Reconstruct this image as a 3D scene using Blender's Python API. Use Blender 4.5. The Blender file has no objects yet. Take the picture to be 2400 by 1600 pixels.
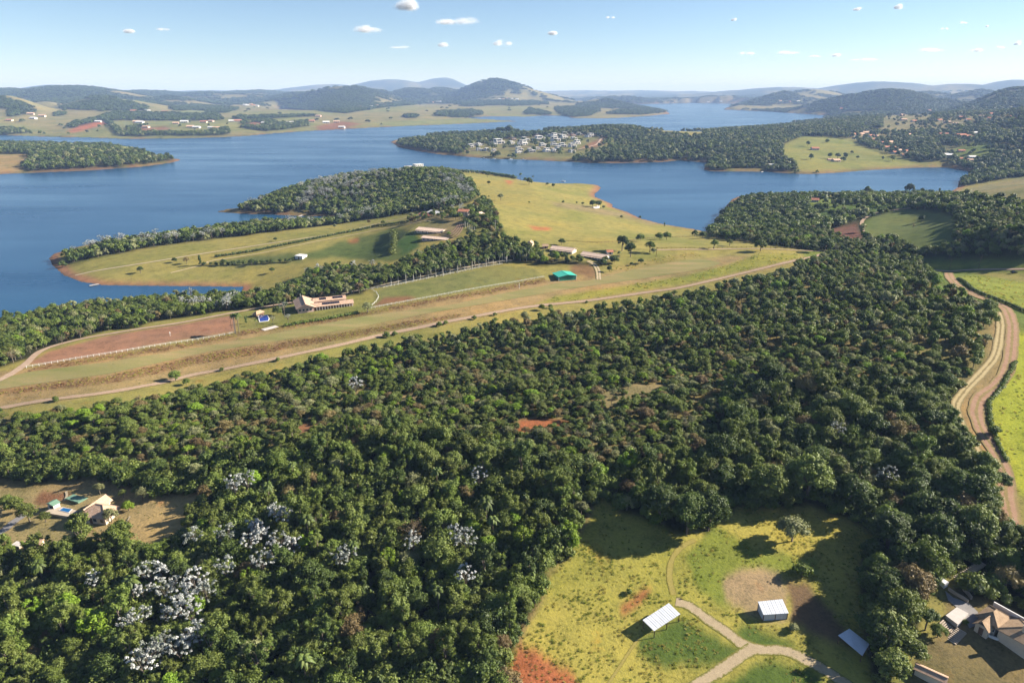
import bpy, bmesh, math, random
import numpy as np
from mathutils import Vector, Matrix
from mathutils.geometry import delaunay_2d_cdt
random.seed(7)
RNG = np.random.default_rng(7)
scene = bpy.context.scene
COL = scene.collection
R = math.radians

# ------------------------------------------------------------------ camera
CAM_Z = 150.0                       # drone height above the lake
PITCH = R(20.2)
FPX = 1600.0                        # focal length in pixels of the 2400 px wide photograph (24 mm lens)
cam_d = bpy.data.cameras.new('camera')
cam_d.sensor_width = 36.0
cam_d.lens = 24.0
cam_d.clip_start = 1.0
cam_d.clip_end = 120000.0
cam = bpy.data.objects.new('camera', cam_d)
COL.objects.link(cam)
cam.location = (0, 0, CAM_Z)
cam.rotation_euler = (math.pi / 2 - PITCH, 0, 0)
scene.camera = cam

# ------------------------------------------------------------------ sky, sun, exposure
SUN_EL, SUN_AZ = R(27), R(79)       # azimuth clockwise from the view direction (+Y): almost due right
world = bpy.data.worlds.new('World')
scene.world = world
world.use_nodes = True
wn, wl = world.node_tree.nodes, world.node_tree.links
wn.clear()
w_out = wn.new('ShaderNodeOutputWorld')
w_bg = wn.new('ShaderNodeBackground')
w_bg.inputs['Strength'].default_value = 0.051
w_sky = wn.new('ShaderNodeTexSky')
w_sky.sky_type = 'NISHITA'
w_sky.sun_disc = False
w_sky.sun_elevation = SUN_EL
w_sky.sun_rotation = SUN_AZ
w_sky.altitude = 2500
w_sky.air_density = 1.0
w_sky.dust_density = 0.5
w_sky.ozone_density = 2.5
wl.new(w_sky.outputs[0], w_bg.inputs['Color'])
wl.new(w_bg.outputs[0], w_out.inputs['Surface'])

sun_d = bpy.data.lights.new('sun', 'SUN')
sun_d.energy = 5.0
sun_d.angle = R(0.53)
sun_d.color = (1.0, 0.93, 0.82)
sun = bpy.data.objects.new('sun', sun_d)
COL.objects.link(sun)
sdir = Vector((math.sin(SUN_AZ) * math.cos(SUN_EL), math.cos(SUN_AZ) * math.cos(SUN_EL), math.sin(SUN_EL)))
sun.rotation_euler = sdir.to_track_quat('Z', 'Y').to_euler()
sun.location = (200, 0, 400)

scene.view_settings.view_transform = 'Standard'
scene.view_settings.look = 'None'
scene.view_settings.exposure = 1.5
scene.view_settings.gamma = 1.0
scene.view_settings.use_curve_mapping = False
cy = scene.cycles
cy.max_bounces = 6
cy.diffuse_bounces = 1
cy.glossy_bounces = 2
cy.transmission_bounces = 3
cy.transparent_max_bounces = 256
cy.volume_bounces = 0
cy.caustics_reflective = False
cy.caustics_refractive = False

# ------------------------------------------------------------------ helpers: properties, materials, meshes
def tag(o, label=None, cat=None, group=None, kind=None):
    if label: o['label'] = label
    if cat: o['category'] = cat
    if group: o['group'] = group
    if kind: o['kind'] = kind
    return o

def empty(name, loc=(0, 0, 0), rz=0.0, label=None, cat=None, group=None):
    o = bpy.data.objects.new(name, None)
    o.empty_display_size = 0.5
    COL.objects.link(o)
    o.location = loc
    o.rotation_euler = (0, 0, rz)
    return tag(o, label, cat, group)

def link(name, mesh, parent=None, loc=None, rz=None, sc=None):
    o = bpy.data.objects.new(name, mesh)
    COL.objects.link(o)
    if parent: o.parent = parent
    if loc is not None: o.location = loc
    if rz is not None: o.rotation_euler = (0, 0, rz)
    if sc is not None: o.scale = sc if hasattr(sc, '__len__') else (sc, sc, sc)
    return o

class NT:
    """small wrapper to write node trees tersely"""
    def __init__(s, name):
        s.m = bpy.data.materials.new(name)
        s.m.use_nodes = True
        s.t = s.m.node_tree
        s.t.nodes.clear()
        s.out = s.t.nodes.new('ShaderNodeOutputMaterial')
    def n(s, typ, ins=None, **kw):
        nd = s.t.nodes.new('ShaderNode' + typ)
        for k, v in kw.items(): setattr(nd, k, v)
        for k, v in (ins or {}).items():
            if isinstance(v, bpy.types.NodeSocket): s.t.links.new(v, nd.inputs[k])
            else: nd.inputs[k].default_value = v
        return nd
    def noise(s, scale, detail=4.0, rough=0.6, vec=None):
        i = {'Scale': scale, 'Detail': detail, 'Roughness': rough}
        if vec is not None: i['Vector'] = vec
        return s.n('TexNoise', i).outputs['Fac']
    def ramp(s, fac, stops):
        nd = s.n('ValToRGB', {'Fac': fac})
        cr = nd.color_ramp
        while len(cr.elements) < len(stops): cr.elements.new(0.5)
        for e, (p, c) in zip(cr.elements, stops):
            e.position = p
            e.color = (c[0], c[1], c[2], 1) if hasattr(c, '__len__') else (c, c, c, 1)
        return nd.outputs['Color']
    def mix(s, a, b, fac, mode='MIX'):
        nd = s.n('Mix', data_type='RGBA', blend_type=mode)
        for k, v in ((0, fac), (6, a), (7, b)):
            if isinstance(v, bpy.types.NodeSocket): s.t.links.new(v, nd.inputs[k])
            else: nd.inputs[k].default_value = v if k == 0 else (v[0], v[1], v[2], 1)
        return nd.outputs[2]
    def math(s, op, a, b=0.0):
        nd = s.n('Math', operation=op)
        for k, v in ((0, a), (1, b)):
            if isinstance(v, bpy.types.NodeSocket): s.t.links.new(v, nd.inputs[k])
            else: nd.inputs[k].default_value = v
        return nd.outputs[0]
    def bump(s, h, strength, dist):
        return s.n('Bump', {'Height': h, 'Strength': strength, 'Distance': dist}).outputs[0]
    def bsdf(s, color, rough=0.8, spec=0.2, normal=None, **kw):
        i = {'Base Color': color if isinstance(color, bpy.types.NodeSocket) else (color[0], color[1], color[2], 1), 'Roughness': rough, 'Specular IOR Level': spec}
        if normal is not None: i['Normal'] = normal
        i.update(kw)
        return s.n('BsdfPrincipled', i)
    def done(s, sh):
        s.t.links.new(sh.outputs[0], s.out.inputs['Surface'])
        return s.m

def mat_plain(name, col, rough=0.7, var=0.25, scale=1.5, spec=0.25, bump=0.0, metal=0.0):
    """a painted / plastered / metal surface: one colour with dirt and fading"""
    t = NT(name)
    geo = t.n('TexCoord').outputs['Object']
    a = t.noise(scale, 5, 0.65, geo)
    b = t.noise(scale * 7.3, 3, 0.6, geo)
    f = t.math('ADD', t.math('MULTIPLY', a, 0.7), t.math('MULTIPLY', b, 0.3))
    c = t.ramp(f, [(0.25, [x * (1 - var) for x in col]), (0.75, [min(1, x * (1 + var * 0.6)) for x in col])])
    nrm = t.bump(b, bump, 0.05) if bump else None
    return t.done(t.bsdf(c, rough, spec, nrm, Metallic=metal))

def mat_leaf(name, dark, mid, light, transl=0.28, rough=0.55):
    """foliage: each plant takes its own tone (object random), each leaf clump its own shade (mesh attribute)"""
    t = NT(name)
    rnd = t.n('ObjectInfo').outputs['Random']
    lf = t.n('Attribute', attribute_name='leaf').outputs['Fac']
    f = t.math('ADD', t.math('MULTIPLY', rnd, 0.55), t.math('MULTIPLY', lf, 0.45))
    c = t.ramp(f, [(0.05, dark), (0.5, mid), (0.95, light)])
    hue = t.n('HueSaturation', {'Hue': t.math('ADD', 0.485, t.math('MULTIPLY', rnd, 0.03)), 'Saturation': 1.0, 'Value': 1.0, 'Color': c}).outputs[0]
    d = t.bsdf(hue, rough, 0.25)
    tr = t.n('BsdfTranslucent', {'Color': t.mix(hue, (0.9, 1.0, 0.35), 0.35, 'MULTIPLY')})
    return t.done(t.n('MixShader', {0: transl, 1: d.outputs[0], 2: tr.outputs[0]}))

def mesh_from(name, verts, faces, mats=(), mat_idx=None, smooth=False):
    me = bpy.data.meshes.new(name)
    me.from_pydata([tuple(v) for v in verts], [], [tuple(f) for f in faces])
    for m in mats: me.materials.append(m)
    if mat_idx is not None: me.polygons.foreach_set('material_index', np.asarray(mat_idx, dtype=np.int32))
    if smooth: me.polygons.foreach_set('use_smooth', np.ones(len(me.polygons), dtype=bool))
    me.update()
    return me

def mesh_np(name, V, F, mats=(), smooth=False):
    """fast mesh from numpy: V (n,3), F (m,k) with constant k"""
    V = np.asarray(V, np.float32); F = np.asarray(F, np.int32)
    me = bpy.data.meshes.new(name)
    me.vertices.add(len(V)); me.vertices.foreach_set('co', V.ravel())
    k = F.shape[1]
    me.loops.add(F.size); me.loops.foreach_set('vertex_index', F.ravel())
    me.polygons.add(len(F)); me.polygons.foreach_set('loop_start', np.arange(0, F.size, k, dtype=np.int32))
    for m in mats: me.materials.append(m)
    me.update(calc_edges=True)
    if smooth: me.polygons.foreach_set('use_smooth', np.ones(len(F), dtype=bool))
    return me

def vnoise(x, y, seed=0):
    """value noise in numpy, 0..1"""
    xi, yi = np.floor(x).astype(np.int64), np.floor(y).astype(np.int64)
    fx, fy = x - xi, y - yi
    fx = fx * fx * (3 - 2 * fx); fy = fy * fy * (3 - 2 * fy)
    def h(a, b):
        n = (a * 374761393 + b * 668265263 + seed * 974634777) & 0xFFFFFFFF
        n = ((n ^ (n >> 13)) * 1274126177) & 0xFFFFFFFF
        return ((n ^ (n >> 16)) & 0xFFFF) / 65535.0
    return (h(xi, yi) * (1 - fx) + h(xi + 1, yi) * fx) * (1 - fy) + (h(xi, yi + 1) * (1 - fx) + h(xi + 1, yi + 1) * fx) * fy

def fbm(x, y, seed=0, oct=4):
    s, a, t = 0.0, 1.0, 0.0
    for o in range(oct):
        s = s + a * vnoise(x * 2 ** o + 17.3 * o, y * 2 ** o - 9.1 * o, seed + o); t += a; a *= 0.5
    return s / t

def inside(px, py, poly):
    """points in polygon (numpy, even-odd)"""
    poly = np.asarray(poly)
    res = np.zeros(px.shape, bool)
    x0, y0 = poly.min(0); x1, y1 = poly.max(0)
    idx = np.nonzero((px >= x0) & (px <= x1) & (py >= y0) & (py <= y1))[0]
    if len(idx) == 0: return res
    X, Y = px[idx], py[idx]
    c = np.zeros(len(idx), bool)
    a = poly; b = np.roll(poly, 1, 0)
    for (ax, ay), (bx, by) in zip(a, b):
        if ay == by: continue
        cond = ((ay > Y) != (by > Y)) & (X < (bx - ax) * (Y - ay) / (by - ay) + ax)
        c ^= cond
    res[idx] = c
    return res

# ------------------------------------------------------------------ unprojection: photograph pixel (2400 x 1600) -> place in the world
SP, CP = math.sin(PITCH), math.cos(PITCH)
def ray(u, v):
    x, up = (u - 1200.0) / FPX, (800.0 - v) / FPX
    return np.array((x, CP + up * SP, -SP + up * CP))
def at_z(u, v, z=0.0):
    d = ray(u, v)
    t = (z - CAM_Z) / d[2]
    return np.array((d[0] * t, d[1] * t))
def project(X, Y, Z):
    zz = Z - CAM_Z
    dep = Y * CP - zz * SP
    upc = Y * SP + zz * CP
    dep = np.where(dep < 1, 1, dep)
    return 1200 + FPX * X / dep, 800 - FPX * upc / dep
def densify(p, step=20.0):
    p = [np.array(q, float) for q in p]; out = []
    for a, b in zip(p, p[1:] + p[:1]):
        n = max(1, int(np.hypot(*(b - a)) / step))
        out += [a + (b - a) * i / n for i in range(n)]
    return out

# shoreline of the reservoir (water level z = 0), traced in image pixels as closed land outlines
MAIN = [(-900, 900), (-400, 800), (0, 748), (150, 722), (300, 706), (440, 694), (520, 688), (566, 684), (570, 672), (500, 671), (400, 670), (300, 669), (240, 668), (190, 660),
        (150, 645), (122, 620), (115, 605), (125, 595), (150, 588), (185, 578), (250, 562), (400, 543), (520, 526), (640, 513), (720, 512), (785, 511), (790, 507), (740, 507),
        (700, 506), (640, 503), (590, 502), (545, 499), (505, 497), (540, 489), (560, 487), (600, 472), (660, 448), (720, 428), (800, 412), (900, 402), (1000, 396), (1060, 395), (1080, 398),
        (1130, 406), (1200, 416), (1230, 425), (1300, 432), (1360, 431), (1400, 434), (1408, 440), (1400, 450), (1392, 455), (1395, 462), (1420, 472), (1437, 480),
        (1435, 486), (1470, 497), (1500, 512), (1550, 525), (1600, 533), (1625, 537), (1650, 543), (1658, 541), (1668, 530), (1680, 520), (1690, 500), (1700, 485),
        (1715, 468), (1730, 461), (1760, 456), (1850, 456), (2000, 456), (2100, 456), (2200, 455), (2225, 450), (2245, 440), (2247, 425), (2265, 412), (2290, 405),
        (2250, 397), (2215, 392), (2150, 393), (2050, 398), (1960, 405), (1900, 408), (1860, 407), (1800, 403), (1760, 402), (1690, 402), (1660, 401), (1648, 397),
        (1655, 390), (1665, 382), (1640, 380), (1590, 376), (1550, 380), (1480, 382), (1400, 383), (1350, 380), (1250, 375), (1150, 372), (1090, 367), (1030, 362),
        (985, 355), (935, 345), (922, 336), (915, 333), (925, 329), (950, 325), (1000, 320), (1060, 316), (1120, 313), (1200, 311), (1300, 307), (1360, 302), (1380, 297),
        (1440, 295), (1500, 300), (1527, 308), (1545, 312), (1600, 316), (1640, 318), (1645, 310), (1680, 304), (1750, 301), (1840, 296), (1850, 288), (1900, 281),
        (1965, 273), (1930, 270), (1870, 266), (1800, 262), (1720, 258), (1697, 257), (1710, 251), (1740, 247), (1775, 243), (2300, 240), (3400, 238), (9000, 300), (9000, 2500), (-900, 2500)]
WEST = [(-500, 420), (-100, 411), (0, 408), (60, 406), (130, 403), (200, 400), (290, 394), (340, 390), (400, 382), (421, 376), (424, 374), (410, 372), (350, 362), (335, 356),
        (310, 346), (250, 339), (150, 336), (80, 334), (0, 331), (-200, 330), (-500, 335)]
NORTH = [(-600, 327), (-200, 325), (0, 317), (80, 320), (200, 323), (290, 326), (400, 325), (500, 323), (560, 320), (640, 313), (700, 309), (800, 303), (900, 298), (1000, 294),
         (1100, 290), (1180, 286), (1212, 285), (1150, 281), (1100, 279), (1085, 276), (1150, 273), (1230, 274), (1280, 271), (1330, 272), (1340, 277), (1400, 278), (1450, 277),
         (1530, 271), (1570, 267), (1560, 262), (1530, 258), (1480, 252), (1400, 247), (1330, 243), (1290, 239), (1275, 233), (1262, 228), (1200, 222), (-600, 222)]
FAR = [(1240, 226), (1262, 226), (1300, 231), (1350, 234), (1375, 240), (1420, 243), (1500, 244.5), (1560, 243), (1620, 241), (1700, 243), (1775, 243.5), (3400, 240), (3400, 222), (1240, 222)]
POND = [(620, 258), (660, 255), (720, 262), (770, 267), (745, 270), (680, 266)]
# ------------------------------------------------------------------ terrain
def wpoly(p, step=25.0): return np.array([at_z(u, v) for u, v in densify(p, step)])
LAND = [wpoly(p) for p in (MAIN, WEST)]
n_w = wpoly(NORTH); f_w = wpoly(FAR)
LAND += [n_w, f_w]
# everything beyond the far shore is land
PONDW = wpoly(POND, 15)

AZ = np.concatenate([np.linspace(-180, -60, 22)[:-1], np.linspace(-60, -46, 26)[:-1], np.linspace(-46, 46, 690), np.linspace(46, 60, 26)[1:], np.linspace(60, 180, 22)[1:]])
AZ = np.radians(AZ)
rr = [0.0, 15.0, 30.0, 45.0, 60.0]
while rr[-1] < 60000:
    r = rr[-1]
    dr = max(1.25, min(r * r * 1.2 / (150 * 683), r * 0.012)) if r < 9000 else r * 0.03
    if r < 95: dr = 4
    rr.append(r + dr)
RAD = np.array(rr)
NA, NR = len(AZ), len(RAD)
GA, GR = np.meshgrid(AZ, RAD, indexing='ij')
GX, GY = GR * np.sin(GA), GR * np.cos(GA)
fx, fy = GX.ravel(), GY.ravel()

def seg_dist(px, py, poly):
    """distance to a polygon's outline"""
    d2 = np.full(px.shape, 1e18)
    a = poly; b = np.roll(poly, -1, 0)
    for (ax, ay), (bx, by) in zip(a, b):
        vx, vy = bx - ax, by - ay
        L = vx * vx + vy * vy
        if L < 1e-9: continue
        t = np.clip(((px - ax) * vx + (py - ay) * vy) / L, 0, 1)
        q = (px - ax - t * vx) ** 2 + (py - ay - t * vy) ** 2
        np.minimum(d2, q, out=d2)
    return np.sqrt(d2)

def land_mask(x, y):
    m = np.zeros(x.shape, bool)
    for P in LAND: m |= inside(x, y, P)
    rad = np.hypot(x, y)
    m |= rad > 11500
    m &= ~inside(x, y, PONDW)
    return m
land = land_mask(fx, fy)
# distance to shore, needed only within reach of the water: work on the grid decimated, then interpolate
sub_i = np.unique(np.r_[np.arange(0, NA, 3), NA - 1]); sub_j = np.unique(np.r_[np.arange(0, NR, 3), NR - 1])
sx, sy = GX[np.ix_(sub_i, sub_j)].ravel(), GY[np.ix_(sub_i, sub_j)].ravel()
sd = np.full(sx.shape, 1e9)
for P in LAND + [PONDW]: sd = np.minimum(sd, seg_dist(sx, sy, P))
sd = sd.reshape(len(sub_i), len(sub_j))
# bilinear back to the full grid, sharpened near the shore with the true mask sign
ii = np.interp(np.arange(NA), sub_i, np.arange(len(sub_i))); jj = np.interp(np.arange(NR), sub_j, np.arange(len(sub_j)))
i0 = np.minimum(ii.astype(int), len(sub_i) - 2); j0 = np.minimum(jj.astype(int), len(sub_j) - 2)
fi, fj = (ii - i0)[:, None], (jj - j0)[None, :]
sdf = (sd[np.ix_(i0, j0)] * (1 - fi) * (1 - fj) + sd[np.ix_(i0 + 1, j0)] * fi * (1 - fj) + sd[np.ix_(i0, j0 + 1)] * (1 - fi) * fj + sd[np.ix_(i0 + 1, j0 + 1)] * fi * fj)
LANDG = land.reshape(NA, NR)
near_shore = sdf < 30
idx = np.nonzero(near_shore.ravel() & (GR.ravel() < 2600))[0]
dd = np.full(len(idx), 1e9)
for P in LAND + [PONDW]: dd = np.minimum(dd, seg_dist(fx[idx], fy[idx], P))
tmp = sdf.ravel().copy(); tmp[idx] = dd; sdf = tmp.reshape(NA, NR)
SD = np.where(LANDG, sdf, -sdf)

# ground heights: spots taken from image pixels, heights guessed (u, v, z), interpolated by a thin-plate spline in log-polar coordinates
SPOTS = [(-300, 1650, 30), (0, 1600, 30), (600, 1600, 30), (1200, 1600, 31), (1800, 1600, 32), (2400, 1600, 40), (2700, 1600, 44), (0, 1330, 29), (500, 1400, 29), (1500, 1400, 31), (1900, 1420, 32), (2250, 1420, 38),
         (0, 1180, 27), (250, 1180, 27), (600, 1200, 27), (1000, 1200, 27), (1450, 1180, 29), (1800, 1180, 30), (2150, 1200, 36), (2350, 1150, 44), (2650, 1150, 46), (2350, 930, 46), (2370, 760, 42), (2240, 660, 38), (2400, 632, 39), (2700, 640, 40),
         (0, 1020, 20), (400, 1000, 21), (900, 950, 23), (1400, 900, 26), (1900, 850, 32), (2150, 750, 36),
         (0, 940, 14), (450, 872, 14.5), (900, 780, 16), (1240, 718, 18), (1600, 672, 21), (1880, 606, 26),
         (0, 890, 17.5), (300, 850, 18), (600, 800, 18.5), (830, 752, 19), (1000, 725, 19.5), (1200, 690, 20), (1340, 662, 20.5), (1500, 640, 21.5), (1690, 614, 23),
         (80, 840, 17.5), (400, 780, 18), (550, 745, 18), (640, 740, 18.5), (780, 715, 20), (900, 695, 21), (1100, 655, 23), (1250, 635, 24), (1330, 600, 27), (1450, 590, 27), (1600, 585, 26), (1780, 588, 26),
         (100, 780, 8), (300, 740, 6), (480, 715, 8), (620, 690, 8), (750, 660, 12), (900, 630, 19), (1080, 590, 27), (1180, 570, 30), (1000, 560, 33), (1000, 545, 36), (1030, 520, 37), (1090, 505, 36), (1120, 480, 32), (940, 555, 24), (900, 580, 17),
         (300, 630, 5), (450, 610, 7), (600, 600, 9), (700, 600, 12), (800, 570, 14), (300, 590, 6), (500, 560, 8), (700, 535, 9), (850, 515, 11), (950, 495, 16), (1000, 495, 25), (160, 620, 3), (640, 640, 6),
         (620, 488, 8), (760, 470, 18), (900, 455, 27), (1040, 450, 26), (960, 410, 36), (860, 415, 30), (1050, 410, 30), (740, 432, 14),
         (1150, 440, 24), (1250, 450, 20), (1350, 445, 10), (1200, 490, 27), (1320, 490, 19), (1420, 505, 10), (1250, 540, 28), (1400, 550, 22), (1550, 560, 18), (1640, 560, 14), (1100, 420, 25),
         (1720, 520, 14), (1750, 490, 16), (1850, 500, 20), (1950, 480, 22), (1850, 470, 12), (2050, 470, 16), (2150, 470, 20), (1800, 560, 20), (1950, 560, 22), (2050, 520, 24), (2150, 520, 30), (2100, 580, 28), (2250, 520, 44), (2400, 500, 66), (2400, 560, 45),
         (2300, 470, 48), (2400, 450, 62), (2600, 480, 72), (2600, 560, 48), (2350, 432, 34), (2400, 420, 40), (2280, 440, 14), (2500, 420, 60), (2200, 590, 34), (2300, 600, 38),
         (1150, 345, 8), (1250, 340, 14), (1300, 330, 16), (1350, 325, 17), (1000, 340, 12), (1450, 350, 12), (1420, 300, 36), (1500, 330, 16), (1600, 345, 18), (1700, 340, 20), (1720, 310, 26), (1800, 340, 20),
         (1750, 370, 12), (1900, 370, 10), (1900, 335, 22), (2000, 370, 9), (2000, 340, 18), (2100, 350, 18), (2100, 320, 26), (2200, 330, 30), (2250, 380, 14), (2350, 370, 34), (2350, 330, 44), (2450, 360, 60), (2300, 300, 50), (2050, 300, 34), (1900, 300, 34), (2050, 275, 40), (2200, 275, 60), (1950, 285, 30),
         (250, 375, 10), (150, 365, 14), (60, 365, 10), (50, 395, 3), (350, 378, 4), (-100, 370, 12),
         (100, 300, 10), (300, 300, 14), (500, 300, 14), (700, 290, 14), (900, 280, 12), (1100, 270, 16), (100, 270, 35), (300, 265, 30), (500, 265, 28), (700, 275, 20), (950, 258, 28), (1150, 255, 25), (1400, 262, 16), (1500, 262, 10), (1450, 268, 10), (0, 290, 25), (0, 265, 45)]
cpx = []; cpz = []
for u, v, z in SPOTS:
    p = at_z(u, v, z); cpx.append(p); cpz.append(z)
for P in (LAND[0], LAND[1], LAND[2]):                       # shoreline points pin the spline near the water
    for q in P[::4]:
        if np.hypot(*q) < 9000 and q[1] > 100: cpx.append(q); cpz.append(1.2)
cpx = np.array(cpx); cpz = np.array(cpz, float)
def warp(x, y): return np.stack([np.arctan2(x, y) * 1.0, np.log(np.maximum(np.hypot(x, y), 60.0)) * 0.8], -1)
CW = warp(cpx[:, 0], cpx[:, 1])
def tpsk(d2): return np.where(d2 > 0, 0.5 * d2 * np.log(np.maximum(d2, 1e-12)), 0)
n = len(CW)
K = tpsk(((CW[:, None] - CW[None]) ** 2).sum(-1)) + np.eye(n) * 4e-4
Pm = np.c_[np.ones(n), CW]
A = np.zeros((n + 3, n + 3)); A[:n, :n] = K; A[:n, n:] = Pm; A[n:, :n] = Pm.T
sol = np.linalg.solve(A, np.r_[cpz, 0, 0, 0])
sa = np.unique(np.r_[np.arange(0, NA, 4), NA - 1]); sj = np.unique(np.r_[np.arange(0, NR, 3), NR - 1])
WX = warp(GX[np.ix_(sa, sj)].ravel(), GY[np.ix_(sa, sj)].ravel())
hs = np.concatenate([tpsk(((c[:, None] - CW[None]) ** 2).sum(-1)) @ sol[:n] + np.c_[np.ones(len(c)), c] @ sol[n:] for c in np.array_split(WX, 24)])
hs = hs.reshape(len(sa), len(sj))
ii = np.interp(np.arange(NA), sa, np.arange(len(sa))); jj = np.interp(np.arange(NR), sj, np.arange(len(sj)))
i0 = np.minimum(ii.astype(int), len(sa) - 2); j0 = np.minimum(jj.astype(int), len(sj) - 2); fi, fj = (ii - i0)[:, None], (jj - j0)[None, :]
base = hs[np.ix_(i0, j0)] * (1 - fi) * (1 - fj) + hs[np.ix_(i0 + 1, j0)] * fi * (1 - fj) + hs[np.ix_(i0, j0 + 1)] * (1 - fi) * fj + hs[np.ix_(i0 + 1, j0 + 1)] * fi * fj
base = np.clip(base, 1.0, 120.0)
far_w = np.clip((GR - 4500) / 3000, 0, 1)
base = base * (1 - far_w) + 26 * far_w
fov_w = np.clip((np.abs(GA) - R(52)) / R(14), 0, 1)         # beyond the picture the land stays near its mean level
base = base * (1 - fov_w) + np.where(GR < 400, 34, 20) * fov_w

# hills: (u, v of the summit, distance, width to the left, width to the right in px, depth along the view)
HILLS = [(150, 203, 7800, 150, 190, 1500), (20, 210, 8200, 140, 120, 1500), (235, 227, 5200, 85, 115, 550), (10, 229, 4700, 70, 75, 500), (330, 216, 9500, 120, 160, 1500), (470, 218, 9000, 90, 130, 1200), (600, 215, 10500, 120, 120, 1500),
         (395, 231, 6800, 60, 70, 500), (820, 200, 7000, 110, 85, 900), (700, 216, 7600, 70, 70, 700), (915, 189, 17000, 110, 100, 3000), (1045, 185, 17500, 90, 60, 3000), (770, 199, 18000, 120, 110, 3000), (960, 208, 8600, 60, 80, 900), (1030, 206, 9000, 50, 60, 900),
         (1165, 187, 8200, 85, 90, 1000), (1250, 206, 8600, 60, 70, 900), (1340, 204, 9600, 55, 45, 900), (1300, 214, 9400, 90, 110, 800), (1530, 208, 7200, 75, 60, 700), (1480, 221, 6800, 80, 70, 500), (1590, 211, 7800, 60, 70, 700), (1660, 207, 8600, 60, 70, 800),
         (1760, 204, 7600, 60, 80, 700), (1900, 210, 8600, 80, 90, 900), (2085, 207, 5600, 115, 125, 700), (1985, 216, 5400, 80, 70, 600), (2200, 228, 5600, 90, 90, 600), (2380, 211, 4600, 95, 200, 600), (2060, 193, 15000, 150, 160, 2500), (2250, 200, 14000, 150, 140, 2500), (2380, 190, 15500, 110, 200, 2500),
         (1830, 204, 15000, 150, 130, 2500), (1450, 212, 20000, 300, 300, 3000), (500, 212, 19000, 300, 250, 3000), (130, 199, 16000, 100, 120, 2500), (2700, 205, 6000, 250, 300, 1500), (-300, 205, 7000, 200, 200, 1500), (2550, 262, 2600, 130, 300, 400),
         (560, 221, 8200, 90, 80, 700), (880, 213, 7900, 60, 60, 600), (1110, 205, 8800, 60, 50, 700), (1420, 215, 8400, 60, 70, 700), (1700, 217, 7000, 50, 60, 500), (1830, 217, 7200, 60, 60, 500), (2170, 214, 8200, 90, 80, 800), (2300, 217, 7600, 80, 80, 700), (260, 216, 8800, 80, 80, 800), (740, 222, 6600, 50, 50, 450), (100, 238, 5600, 60, 60, 400)]
hills = np.zeros_like(base)
for k, (u, v, D, wl_, wr_, dep) in enumerate(HILLS):
    d = ray(u, v); t = D / math.hypot(d[0], d[1])
    zp = CAM_Z + d[2] * t
    az0 = math.atan2(d[0], d[1])
    dpx = FPX / (math.cos(az0) ** 2)                         # px per radian there
    da = (GA - az0) * dpx * 0.97
    w = np.where(da < 0, wl_, wr_)
    q = (da / w) ** 2 + ((GR - D) / dep) ** 2
    wob = 1 + 0.55 * (fbm(GX / (dep * 0.45), GY / (dep * 0.45), 40 + k, 4) - 0.5)
    bump_ = np.exp(-0.85 * np.power(np.maximum(q, 1e-9), 0.95) * wob) * (zp - 26)
    hills = np.maximum(hills, bump_) + 0.12 * np.minimum(hills, np.maximum(bump_, 0))
rough = (fbm(GX / 900, GY / 900, 3, 5) - 0.5) * np.clip((GR - 3500) / 4000, 0, 1) * 62
rough += (fbm(GX / 120, GY / 120, 5, 4) - 0.5) * np.clip((GR - 500) / 1500, 0.12, 1) * 9
rough += (fbm(GX / 14, GY / 14, 9, 3) - 0.5) * 0.5 * np.clip(1 - GR / 900, 0, 1)
H = base + hills * np.clip(SD / 160, 0, 1) + rough
H = np.where(LANDG, np.minimum(np.maximum(H, 0.5), 0.12 + np.maximum(SD, 0) * np.clip(0.16 + GR * 0.00002, 0.16, 0.3)), -np.minimum(sdf * 0.12, 6) - 0.15)
H[:, 0] = H[:, 1] = 33.0

def _cell(x, y):
    a = np.arctan2(x, y); r = np.hypot(x, y)
    i = np.clip(np.interp(a, AZ, np.arange(NA)), 0, NA - 1.001); j = np.clip(np.interp(r, RAD, np.arange(NR)), 0, NR - 1.001)
    return i, j
def ground(x, y):
    """height of the terrain at (x, y); numbers or arrays"""
    i, j = _cell(np.asarray(x, float), np.asarray(y, float))
    i0, j0 = i.astype(int), j.astype(int); a, b = i - i0, j - j0
    return H[i0, j0] * (1 - a) * (1 - b) + H[i0 + 1, j0] * a * (1 - b) + H[i0, j0 + 1] * (1 - a) * b + H[i0 + 1, j0 + 1] * a * b
def gz(x, y): return float(ground(x, y))
RS = np.concatenate([np.arange(70, 700, 1.0), np.geomspace(700, 30000, 2600)])
def hit(u, v, up=0.0):
    """where the line of sight of pixel (u, v) first meets the ground (raised by up)"""
    d = ray(u, v); k = math.hypot(d[0], d[1])
    x, y, z = RS * d[0] / k, RS * d[1] / k, CAM_Z + RS * d[2] / k
    g = np.maximum(ground(x, y), 0) + up
    b = np.nonzero(z <= g)[0]
    if len(b) == 0: i = len(RS) - 1
    else: i = b[0]
    if i == 0: return np.array((x[0], y[0]))
    e0, e1 = z[i - 1] - g[i - 1], z[i] - g[i]
    t = e0 / (e0 - e1) if e0 != e1 else 0
    t = min(max(t, 0), 1)
    return np.array((x[i - 1] + (x[i] - x[i - 1]) * t, y[i - 1] + (y[i] - y[i - 1]) * t))
def hit3(u, v):
    p = hit(u, v); return Vector((p[0], p[1], gz(p[0], p[1])))
def gpoly(p, step=14.0): return np.array([hit(u, v) for u, v in densify(p, step)])
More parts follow.
